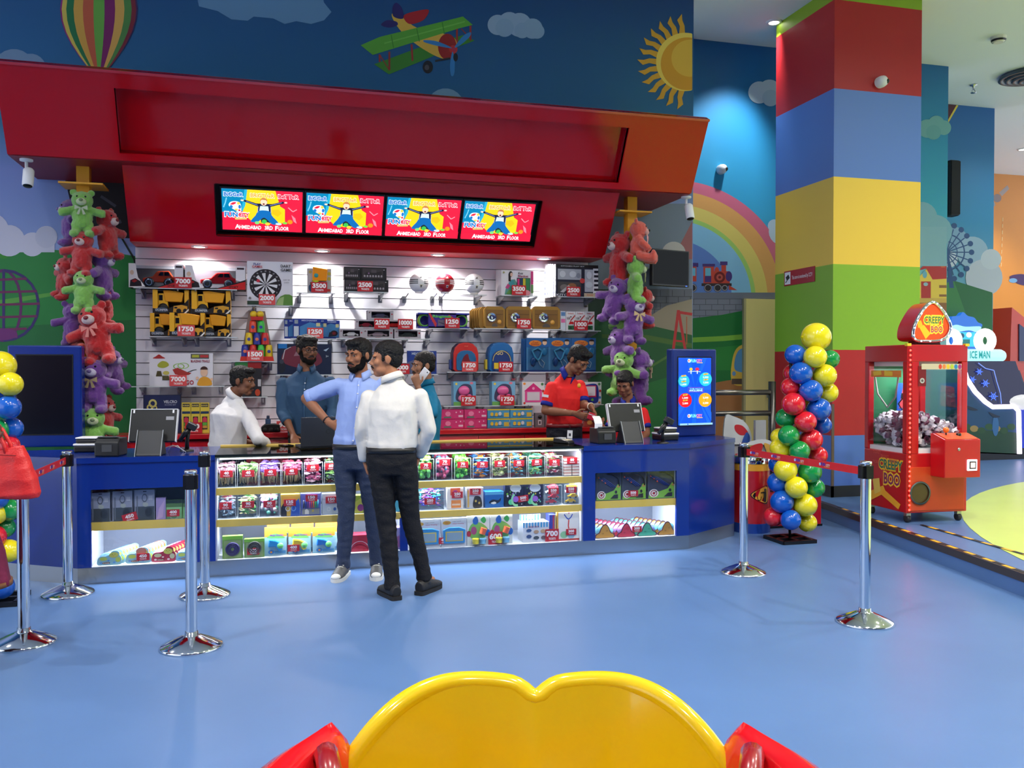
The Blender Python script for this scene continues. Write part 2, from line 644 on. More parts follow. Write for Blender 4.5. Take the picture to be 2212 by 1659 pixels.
# climbing globe
gl = []
for k in range(5):
 gl.append(('l', [(8 + (18 * k - 36) * math.cos(t / 10 * PI - PI / 2) * 2.1, 660 + 76 * math.sin(t / 10 * PI - PI / 2)) for t in range(11)], 6, (96, 36, 96) if k % 2 else (56, 40, 104)))
for k in range(-2, 3):
 gl.append(('l', [(8 - 78 * math.cos(math.asin(k / 2.6)), 660 + k * 27), (8 + 78 * math.cos(math.asin(k / 2.6)), 660 + k * 27 - 4)], 5, (112, 36, 84)))
gl.append(('d', 4, 722, 34, (110, 40, 110), 13))
gl.append(('r', -30, 722, 38, 730, (110, 40, 110)))
mural('painted_climbing_globe', gl)
# hot-air balloon
bl = []
cols = [(150, 40, 120), (222, 196, 84), (30, 120, 70), (226, 170, 70), (206, 96, 62), (110, 180, 70), (130, 26, 100), (230, 176, 84), (84, 142, 70), (130, 36, 52), (60, 36, 88)]
def bx(u, y):
 t = (y - 62) / 90.0
 if y < 20:
  hw = 84 * math.sqrt(max(0.0, 1 - ((y - 20) / 84.0) ** 2))
 else:
  hw = 84 * math.cos(min(1.0, (y - 20) / 132.0) * 1.34)
 return 214 + math.sin(u * PI / 2) * hw
ys = [-60, -30, 0, 20, 45, 70, 95, 120, 140, 150]
for i, c in enumerate(cols):
 u0, u1 = -1 + 2 * i / 11, -1 + 2 * (i + 1) / 11
 bl.append(('p', [(bx(u0, y), y) for y in ys] + [(bx(u1, y), y) for y in ys[::-1]], c))
bl.append(('r', 194, 146, 236, 153, (44, 28, 24)))
mural('painted_hot_air_balloon', bl)
# biplane
GP, GPD = (96, 176, 60), (64, 140, 48)
mural('painted_biplane', [
 ('p', [(808, 139), (905, 103), (1000, 76), (1025, 88), (940, 120), (840, 161)], GPD),
 ('l', [(841, 152), (841, 112)], 4, (168, 52, 48)), ('l', [(820, 134), (820, 118)], 4, (168, 52, 48)), ('l', [(891, 132), (889, 96)], 4, (168, 52, 48)), ('l', [(841, 152), (820, 118)], 2, (168, 52, 48)),
 ('l', [(1016, 88), (1016, 56)], 4, (168, 52, 48)), ('l', [(987, 94), (987, 62)], 4, (168, 52, 48)), ('l', [(1016, 84), (996, 62)], 2, (168, 52, 48)),
 ('p', blob([(846, 34), (862, 30), (900, 60), (975, 78), (986, 105), (965, 128), (920, 110), (870, 72)]), (232, 186, 74)),
 ('p', blob([(850, 36), (848, 16), (856, 6), (868, 18), (871, 40)]), (44, 36, 108)), ('p', blob([(823, 54), (836, 44), (856, 47), (858, 55), (840, 60)]), (44, 36, 108)),
 ('p', [(779, 98), (820, 80), (1000, 36), (1021, 54), (990, 62), (805, 119)], GP),
 ('l', [(830, 94), (1004, 47)], 3, (120, 196, 80)), ('l', [(845, 76), (850, 104)], 2, GPD), ('l', [(900, 62), (906, 90)], 2, GPD), ('l', [(955, 48), (960, 74)], 2, GPD),
 ('p', blob([(872, 34), (900, 24), (926, 22), (914, 44), (884, 52)]), (186, 34, 44)),
 ('d', 966, 101, 20, (164, 36, 36), 28), ('d', 979, 107, 9, (206, 56, 56)),
 ('p', blob([(976, 104), (948, 100), (918, 92), (917, 87), (945, 90)]), (54, 134, 200)), ('p', blob([(982, 102), (1000, 78), (1016, 70), (1014, 80), (994, 98)]), (54, 134, 200)), ('p', blob([(977, 112), (972, 140), (974, 163), (981, 160), (982, 130)]), (54, 134, 200)),
 ('d', 980, 107, 5, (190, 50, 80)),
 ('l', [(940, 132), (972, 126)], 4, (34, 34, 40)), ('d', 924, 145, 11, (30, 30, 36), 14), ('d', 922, 146, 5, (84, 84, 90), 6), ('d', 984, 124, 5, (30, 30, 36), 9)])
# sun
sn = [('d', 1478, 134, 112, (30, 92, 108))]
for k in range(26):
 a = 2 * PI * k / 26
 def pol(r, t):
  return (1480 + r * math.cos(t), 134 + r * math.sin(t))
 pts = [pol(60, a - 0.11), pol(78, a - 0.03), pol(92, a - 0.07), pol(104, a + 0.05), pol(90, a + 0.05), pol(78, a + 0.10), pol(60, a + 0.11)]
 if max(p[0] for p in pts) < 1496:
  sn.append(('p', pts, (222, 164, 48)))
def clip(pts, x=1495):
 return [(min(p[0], x), p[1]) for p in pts]
sn = [it if it[0] == 'p' else ('p', clip(circ(it[1], it[2], it[3], 60)), it[4]) for it in sn[1:]]
sn += [('p', clip(circ(1480, 134, 63, 60)), (246, 212, 96)), ('p', clip(circ(1484, 138, 57, 60)), (226, 160, 44)), ('p', clip(circ(1490, 126, 40, 60)), (236, 186, 70))]
mural('painted_sun', sn)
# dark panel with grey strokes behind the left garland
mural('painted_dark_panel', [('p', [(140, 384), (300, 386), (300, 516), (225, 512), (160, 470)], (16, 18, 24)),
  ('l', [(218, 424), (236, 436), (250, 446)], 6, (70, 72, 84)), ('l', [(234, 472), (246, 484), (262, 478)], 8, (70, 72, 84)), ('l', [(262, 512), (290, 560), (296, 600)], 4, (18, 34, 24))])
# right-hand end of the mural; its grey-blue paints in the canopy's shade
mural('painted_play_yard', [('p', [(1250, 560), (1495, 560), (1495, 1000), (1250, 1000)], (30, 60, 46)),
  ('p', [(1250, 440), (1495, 440), (1495, 625), (1250, 625)], (112, 128, 150)),
  ('p', [(1460, 545), (1495, 478), (1495, 560), (1460, 560)], (150, 90, 96)),
  ('d', 1455, 548, 26, (182, 182, 186)),
  ('r', 1390, 624, 1495, 700, (92, 96, 108))] +
  [('l', [(1390, 640 + 14 * k), (1495, 641 + 14 * k)], 1.4, (56, 58, 66)) for k in range(4)] +
  [('l', [(1400 + 26 * k + (13 if r % 2 else 0), 627 + 14 * r), (1400 + 26 * k + (13 if r % 2 else 0), 640 + 14 * r)], 1.4, (56, 58, 66)) for k in range(4) for r in range(4)] +
  [('p', [(1395, 688), (1440, 660), (1495, 646), (1495, 725), (1440, 712), (1395, 708)], (140, 130, 112)),
  ('p', [(1250, 690), (1400, 702), (1495, 724), (1495, 1000), (1250, 1000)], G3), ('p', [(1300, 722), (1400, 724), (1495, 742), (1495, 752), (1400, 736), (1300, 730)], (64, 100, 40)),
  ('l', [(1392, 800), (1442, 770)], 5, (74, 112, 52)), ('p', [(1390, 830), (1495, 800), (1495, 1000), (1390, 1000)], (26, 104, 48)),
  ('l', [(1465, 670), (1454, 756)], 6, (172, 40, 44)), ('l', [(1465, 670), (1480, 756)], 6, (172, 40, 44)), ('l', [(1462, 674), (1495, 679)], 6, (172, 40, 44)), ('l', [(1458, 736), (1478, 738)], 4, (172, 40, 44)), ('l', [(1483, 684), (1483, 744)], 2, (160, 80, 50))])

# ---- rear wall (rainbow), seen between the back wall and the pillar and right of the pillar
RW = ZGRAD('rear_sky_paint', [(0, (30, 120, 70)), (2.4, (150, 200, 232)), (3.4, (60, 178, 222)), (4.5, (40, 150, 204)), (5.6, (18, 100, 165))], 0.55)
wr = MB().box(4.43, Y_REAR, 0, 8.81, Y_REAR + 0.2, CEIL, RW).build('wall_rear')
struct(wr)
fr_ = px_on(Y_REAR)
def rmural(name, items):
 return mural(name, items, wr, fr_, Y_REAR - 0.002)
R0 = -PI / 2 - 0.1
RB = []
for r0, r1, c in [(0, 130, (96, 134, 206)), (130, 172, (140, 200, 232)), (172, 181, (170, 214, 110)), (181, 207, (236, 214, 110)), (207, 236, (236, 172, 96)), (236, 259, (222, 112, 140))]:
 RB.append(('a', 1451, 648, r0, r1, -PI / 2 - 0.2, 0.0, c))
rmural('painted_rainbow', RB)
rmural('painted_cloud', [('d', 1640, 200, 24, (206, 228, 240)), ('d', 1662, 196, 24, (206, 228, 240)), ('d', 1690, 202, 26, (206, 228, 240)), ('d', 1664, 212, 18, (186, 216, 232))])
rmural('painted_cloud', [('d', 1690, 500, 30, (200, 220, 236)), ('d', 1672, 488, 14, (200, 220, 236))])
bk = [('r', 1440, 634, 1720, 700, (132, 136, 150)), ('r', 1440, 632, 1720, 646, (118, 122, 136))]
bk += [('l', [(1440, 646 + 12 * k), (1720, 646 + 12 * k)], 1.3, (92, 94, 104)) for k in range(5)]
bk += [('l', [(1446 + 26 * k + (13 if r % 2 else 0), 646 + 12 * r), (1446 + 26 * k + (13 if r % 2 else 0), 658 + 12 * r)], 1.3, (92, 94, 104)) for k in range(7) for r in range(4)]
rmural('painted_brick_wall', bk)
rmural('painted_meadow', [('p', [(1440, 700), (1492, 688), (1560, 680), (1620, 668), (1720, 655), (1720, 1040), (1440, 1040)], (28, 120, 56)),
  ('p', [(1440, 732), (1560, 726), (1720, 712), (1720, 722), (1560, 737), (1440, 742)], (132, 190, 66)),
  ('p', [(1440, 760), (1720, 735), (1720, 800), (1440, 800)], (44, 140, 60)),
  ('p', [(1440, 845), (1570, 822), (1720, 805), (1720, 1040), (1440, 1040)], (170, 116, 66))])
TR, TP = (206, 70, 52), (72, 48, 122)
rmural('painted_train', [('p', [(1420, 566), (1508, 568), (1508, 577), (1420, 576)], TP), ('r', 1430, 576, 1504, 608, TR), ('r', 1490, 579, 1502, 596, (110, 190, 214)),
  ('r', 1517, 570, 1544, 576, TP), ('r', 1519, 576, 1542, 612, TR), ('r', 1523, 579, 1535, 596, (110, 190, 214)), ('r', 1522, 596, 1536, 610, TP),
  ('r', 1536, 586, 1576, 612, TR), ('d', 1548, 586, 5, TR, 9), ('r', 1558, 570, 1568, 590, TR), ('r', 1555, 565, 1571, 573, TP), ('d', 1574, 597, 7, TP, 11), ('d', 1554, 599, 12, (120, 26, 30)), ('d', 1554, 599, 7, (196, 84, 76)), ('d', 1554, 599, 3, (110, 26, 30)),
  ('r', 1515, 612, 1580, 618, (52, 36, 44)), ('p', [(1574, 616), (1592, 627), (1574, 626)], TR)] +
  [('d', x, 622, r, (44, 40, 48)) for x, r in ((1496, 9), (1529, 9), (1550, 9), (1565, 7), (1440, 8))] + [('o', x, 622, r - 2.5, r - 1, (170, 166, 172)) for x, r in ((1496, 9), (1529, 9), (1550, 9), (1565, 7))])
rmural('painted_bus', [('p', blob([(1582, 828), (1581, 780), (1596, 748), (1640, 740), (1660, 760), (1660, 836), (1620, 834)]), (232, 194, 76)), ('p', blob([(1586, 795), (1590, 766), (1604, 752), (1640, 748), (1640, 806), (1600, 804)]), (96, 160, 206)), ('r', 1580, 818, 1660, 830, (90, 76, 60)), ('d', 1585, 807, 4, (110, 160, 210), 5)])
rmural('painted_house', [('p', [(1985, 598), (2012, 570), (2044, 576), (2044, 670), (1985, 668)], (238, 204, 84)), ('p', [(1982, 585), (1998, 571), (2044, 574), (2044, 602), (2014, 604), (2000, 580)], (190, 44, 50)),
  ('r', 2032, 556, 2041, 578, (206, 96, 50)), ('d', 1997, 593, 5, (110, 176, 210), 8), ('r', 1989, 608, 2010, 644, (186, 44, 48)), ('d', 1999, 614, 5, (150, 190, 220), 4), ('r', 1985, 644, 2044, 654, (214, 176, 90)),
  ('r', 2028, 616, 2044, 622, (150, 100, 60)), ('r', 2028, 636, 2044, 641, (150, 100, 60)), ('r', 1980, 654, 2044, 700, (150, 100, 62))])
rmural('painted_cloud', [('d', 2002, 278, 20, (110, 170, 184)), ('d', 2022, 268, 18, (110, 170, 184)), ('d', 2038, 276, 16, (110, 170, 184)), ('d', 2016, 286, 16, (100, 164, 180))])
rmural('painted_cloud', [('d', 1990, 470, 34, (130, 180, 212)), ('d', 2020, 500, 36, (130, 180, 212)), ('r', 1980, 490, 2044, 575, (138, 184, 214))])
# ---- far walls
FW_ = ZGRAD('far_sky_paint', [(0, (26, 100, 54)), (2.6, (110, 170, 200)), (3.8, (44, 136, 186)), (5.6, (30, 96, 168))], 0.55)
YF = 11.35
wf = MB().box(8.4, YF, 0, 10.92, YF + 0.2, CEIL, FW_).build('wall_far')
struct(wf)
ff = px_on(YF)
fer = [('d', 2060, 520, 30, (126, 164, 196)), ('d', 2100, 545, 34, (150, 180, 206)), ('d', 2050, 560, 18, (196, 206, 220)), ('d', 2125, 600, 40, (190, 196, 212)), ('d', 2140, 560, 22, (196, 204, 218)),
  ('p', [(2040, 600), (2143, 632), (2143, 780), (2040, 780)], (30, 104, 56)), ('p', [(2040, 600), (2060, 606), (2090, 690), (2060, 780), (2040, 780)], (54, 128, 66))]
FB = (28, 74, 128)
for k in range(11):
 a = -PI / 2 + PI * k / 10
 fer += [('l', [(2044, 545), (2044 + 48 * math.cos(a), 545 + 52 * math.sin(a))], 2.4, FB), ('d', 2044 + 54 * math.cos(a), 545 + 60 * math.sin(a), 6, FB)]
fer += [('a', 2044, 545, 37, 40, -PI / 2, PI / 2, FB), ('a', 2044, 545, 22, 24, -PI / 2, PI / 2, FB), ('p', [(2044, 545), (2050, 555), (2060, 622), (2050, 622)], FB)]
mural('painted_ferris_wheel', fer, wf, ff, YF - 0.002)
art([('p', [(2044, 225), (2066, 227), (2046, 262), (2044, 262)], (84, 34, 44)), ('p', [(2066, 227), (2070, 228), (2048, 266), (2046, 262)], (230, 206, 80))], wf, ff, YF - 0.002, 'painted_balloon_skirt')
wo = MB().box(10.4, 15.1, 0, 16.5, 15.3, CEIL, ZGRAD('orange_paint_with_glow', [(0, (222, 128, 30)), (3.0, (240, 150, 48)), (5.6, (226, 150, 84))], 0.55)).build('wall_orange')  # pinkish glow near the ceiling is mixed into the wall colour
struct(wo)
fo = px_on(15.1)
art([('d', 2154, 428, 9, (150, 130, 128)), ('p', [(2158, 416), (2176, 400), (2180, 408), (2164, 424)], (176, 160, 156)), ('p', [(2142, 440), (2148, 436), (2150, 444), (2143, 448)], (176, 160, 156))] +
 [('l', [(2166 - 0.5 * k, 470 + 14 * k), (2166 - 0.6 * k, 478 + 14 * k)], 1.5, (250, 206, 140)) for k in range(8)] + [('p', blob([(2180, 598), (2206, 592), (2222, 600), (2216, 616), (2196, 612)]), (70, 36, 92)), ('d', 2188, 606, 9, (120, 170, 206), 5)], wo, fo, 15.098, 'painted_space_toys')
# ---- yellow service door in the rear wall
p0, p1 = at(1611, 645, Y=Y_REAR - 0.04), at(1681, 645, Y=Y_REAR - 0.04)
dr = MB().box(p0.x, Y_REAR - 0.04, 0.0, p1.x + 0.12, Y_REAR - 0.003, p0.z, M((244, 224, 140), 0.5, name='cream_door_paint')).build('door_1')
struct(dr)
MB().box(p0.x + 0.30, Y_REAR - 0.05, 1.16, p0.x + 0.37, Y_REAR - 0.04, 1.24, M((150, 146, 130), 0.5)).build('lock_plate', dr)
MB().box(p0.x - 0.03, Y_REAR - 0.05, 0.0, p0.x, Y_REAR - 0.003, p0.z, M((190, 180, 130), 0.4)).build('door_edge_strip', dr)

# ---- striped pillar
pil = MB()
PX0, PX1, PY0, PY1 = 5.78, 6.88, 8.17, 9.29
bands = [(0.10, 0.81, (88, 128, 214)), (0.81, 1.73, (186, 24, 34)), (1.73, 2.645, (138, 188, 44)), (2.645, 3.575, (250, 208, 74)), (3.575, 4.51, (92, 130, 208)), (4.51, 5.45, (176, 22, 30)), (5.45, CEIL, (138, 172, 30))]
for z0, z1, c in bands:
 pil.box(PX0, PY0, z0, PX1, PY1, z1, M(c, 0.5, bump=0.04, bscale=140))
pil.box(PX0 - 0.012, PY0 - 0.012, 0, PX1 + 0.012, PY1 + 0.012, 0.27, M((22, 22, 24), 0.4))
pil = pil.build('column_pillar')
struct(pil)

# ---- ceiling fixtures
fix = MB()
fix.lathe([(0.0, -0.012), (0.06, -0.012), (0.062, 0.0)], M((255, 250, 240), 0.4, emit=9.0, name='lamp_glow'), 20)
FIX_GLOW = fix.mesh('lens')
fix = MB()
fix.lathe([(0.062, -0.016), (0.085, -0.02), (0.095, 0.0)], M((235, 235, 235), 0.4), 24, caps=False)
FIX_RING = fix.mesh('trim_ring')
for k, (x, y, *_r) in enumerate(DOWNLIGHTS + [(a[0], a[1]) for a in WASHERS]):
 lb = {len(DOWNLIGHTS): 'ceiling downlight touching the top of the striped pillar', len(DOWNLIGHTS) + 2: 'ceiling downlight near the orange wall at the right edge'}.get(k, 'round recessed white ceiling downlight')
 t = thing('ceiling_downlight', lb, 'light', (x, y, CEIL), group='ceiling downlights of the hall')
 obj('lens', FIX_GLOW, t)
 obj('trim_ring', FIX_RING, t)
p = at(2157, 80, Z=CEIL)
t = thing('smoke_detector', 'white round smoke detector on the ceiling', 'detector', (p.x, p.y, CEIL))
MB().lathe([(0.055, -0.07), (0.075, -0.055), (0.085, -0.03), (0.09, 0)], M((222, 220, 210), 0.4), 24).build('housing', t)
MB().lathe([(0.077, -0.058), (0.0862, -0.036)], BLACK, 24, caps=False).build('vent_slot', t)
p = at(2103, 183, Z=CEIL)
t = thing('fire_sprinkler', 'small metal sprinkler head hanging from the white ceiling', 'sprinkler', (p.x, p.y, CEIL))
MB().lathe([(0.05, 0), (0.05, -0.012), (0.018, -0.02), (0.014, -0.07)], STEEL, 14).build('escutcheon', t)
MB().lathe([(0.0, -0.12), (0.035, -0.12), (0.04, -0.112)], STEEL, 10).tube([(0.012, 0, -0.07), (0.03, 0, -0.09), (0.012, 0, -0.118)], 0.005, STEEL, 6).tube([(-0.012, 0, -0.07), (-0.03, 0, -0.09), (-0.012, 0, -0.118)], 0.005, STEEL, 6).build('deflector', t)
p = at(2225, 160, Z=CEIL)
t = thing('air_diffuser', 'round dark stepped air diffuser on the ceiling at the right edge', 'vent', (p.x, p.y, CEIL))
for r in (0.36, 0.28, 0.20, 0.12):
 MB().lathe([(r, 0), (r + 0.03, -0.05), (r - 0.02, -0.06), (r - 0.05, 0)], M((60, 76, 88), 0.4), 32, caps=False).build('ring', t, (0, 0, -0.02 * (0.36 - r) * 10))
# black column loudspeaker in front of the far wall
p = at(2054, 408, Y=YF - 0.15)
t = thing('column_speaker', 'tall black column loudspeaker on the ferris wheel wall', 'speaker', (p.x, YF - 0.15, p.z))
MB().box(-0.095, -0.1, -0.42, 0.095, 0.08, 0.42, M((20, 20, 24), 0.6)).build('cabinet', t, bevel=0.03)
MB().box(-0.08, -0.106, -0.40, 0.08, -0.099, 0.40, M((30, 30, 34), 0.9, bump=0.5, bscale=400)).build('grille', t)
MB().box(-0.03, 0.08, -0.1, 0.03, 0.15, 0.1, BLACK).build('bracket', t)
# CCTV notice on the pillar's left face
t = thing('cctv_notice', 'red notice on the striped pillar reading this store is monitored', 'sign', (PX0 - 0.004, 8.79, 2.575))
t.scale = (0.83, 0.83, 0.74)
MB().box(-0.004, -0.36, -0.115, 0.004, 0.36, 0.115, M((176, 26, 38), 0.4)).build('plate', t)
art([('r', -0.34, -0.095, -0.2, 0.095, (240, 240, 240)), ('p', [(-0.32, 0.02), (-0.25, 0.06), (-0.215, 0.0), (-0.285, -0.04)], (20, 20, 20)), ('l', [(-0.28, -0.03), (-0.31, -0.06), (-0.325, -0.06)], 0.016, (20, 20, 20)),
  ('t', 'This store is monitored by CCTV', 0.075, 0.0, 0.055, (250, 244, 244), 0.48, 0.01)], t, y=-0.006, rot=(0, 0, -PI / 2), sgn=1)

# ================================================================== canopy over the redemption shop
X0c, X1c = -2.02, 3.94
cnp = thing('shop_canopy', 'large glossy red canopy with tilted fascia over the prize shop', 'canopy', (0.96, Y_WALL, 2.65))
Tc = Matrix.Translation(-cnp.location)
TH = math.atan2(0.36, 0.62)          # tilt of fascia
Tf = Tc @ Matrix.Translation((0, 7.82, 3.23)) @ Matrix.Rotation(TH, 4, 'X')
HF = math.hypot(0.36, 0.62)
q0, q1, s0, s1 = -1.19, 3.17, 0.06, 0.58
f = MB(Tf)
for a, b, c, d in ((X0c, 0, X1c, s0), (X0c, s1, X1c, HF), (X0c, s0, q0, s1), (q1, s0, X1c, s1)):
 f.box(a, 0, b, c, 0.06, d, RED)
f.build('fascia_frame', cnp)
MB(Tf).box(q0 - 0.02, 0.10, s0 - 0.02, q1 + 0.02, 0.12, s1 + 0.02, RED).build('recessed_panel', cnp)
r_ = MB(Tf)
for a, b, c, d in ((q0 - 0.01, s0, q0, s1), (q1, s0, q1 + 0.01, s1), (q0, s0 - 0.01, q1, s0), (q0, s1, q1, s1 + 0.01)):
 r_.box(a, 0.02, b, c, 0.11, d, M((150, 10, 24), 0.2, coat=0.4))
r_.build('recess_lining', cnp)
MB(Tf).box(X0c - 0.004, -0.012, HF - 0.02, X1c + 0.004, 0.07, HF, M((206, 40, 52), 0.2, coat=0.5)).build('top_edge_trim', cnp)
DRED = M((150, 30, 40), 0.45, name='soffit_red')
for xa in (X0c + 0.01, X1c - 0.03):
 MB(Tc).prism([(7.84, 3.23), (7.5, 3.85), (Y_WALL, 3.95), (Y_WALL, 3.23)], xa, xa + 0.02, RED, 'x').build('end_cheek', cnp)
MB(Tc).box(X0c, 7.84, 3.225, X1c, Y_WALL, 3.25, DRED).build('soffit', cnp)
MB(Tc).prism([(7.48, 3.83), (7.48, 3.85), (Y_WALL, 3.97), (Y_WALL, 3.95)], X0c, X1c, RED, 'x').build('roof_board', cnp)
# tilted screen housing below
TS = math.atan2(0.40, 0.575)
HS = math.hypot(0.40, 0.575)
Ts = Tc @ Matrix.Translation((0, 8.36, 2.65)) @ Matrix.Rotation(TS, 4, 'X')
a0, a1, b0, b1 = -0.47, 2.49, 0.085, 0.575
sp_ = MB(Ts)
for a, b, c, d in ((-1.20, 0, 3.25, b0), (-1.20, b1, 3.25, HS), (-1.20, b0, a0, b1), (a1, b0, 3.25, b1)):
 sp_.box(a, 0, b, c, 0.02, d, RED)
sp_.build('screen_panel', cnp)
nb = MB(Ts).box(a0, 0.09, b0, a1, 0.10, b1, M((10, 8, 10), 0.6))
for a, b, c, d in ((a0 - 0.008, b0, a0, b1), (a1, b0, a1 + 0.008, b1), (a0, b0 - 0.008, a1, b0), (a0, b1, a1, b1 + 0.008)):
 nb.box(a, 0.0, b, c, 0.10, d, M((26, 8, 12), 0.5))
nb.build('screen_niche', cnp)
for xa in (-1.20, 3.23):
 MB(Tc).prism([(8.365, 2.66), (7.97, 3.22), (Y_WALL, 3.22), (Y_WALL, 2.66)], xa, xa + 0.02, RED, 'x').build('side_cheek', cnp)
MB(Tc).box(-1.20, 8.365, 2.645, 3.25, Y_WALL, 2.665, M((214, 60, 66), 0.4)).build('lower_soffit', cnp)  # pinker red: the downlights' glow on this strip is put into its colour
for px, py in ((430, 531), (696, 542), (943, 552), (1172, 559)):
 p = at(px, py, Z=2.645)
 yl = 8.52
 MB(Tc).lathe([(0.0, -0.006), (0.05, -0.006), (0.052, 0)], M((255, 250, 244), 0.4, emit=14.0), 20, (p.x, yl, 2.644)).lathe([(0.052, -0.01), (0.07, -0.012), (0.075, 0)], M((240, 238, 236), 0.3), 20, (p.x, yl, 2.644), caps=False).build('downlight', cnp)
 lamp('SPOT', 'shelf_downlight_beam', (p.x, yl, 2.62), 100, (1.0, 0.96, 0.93), (p.x, yl + 0.04, 0), 0.035, spot=150, blend=1.0)

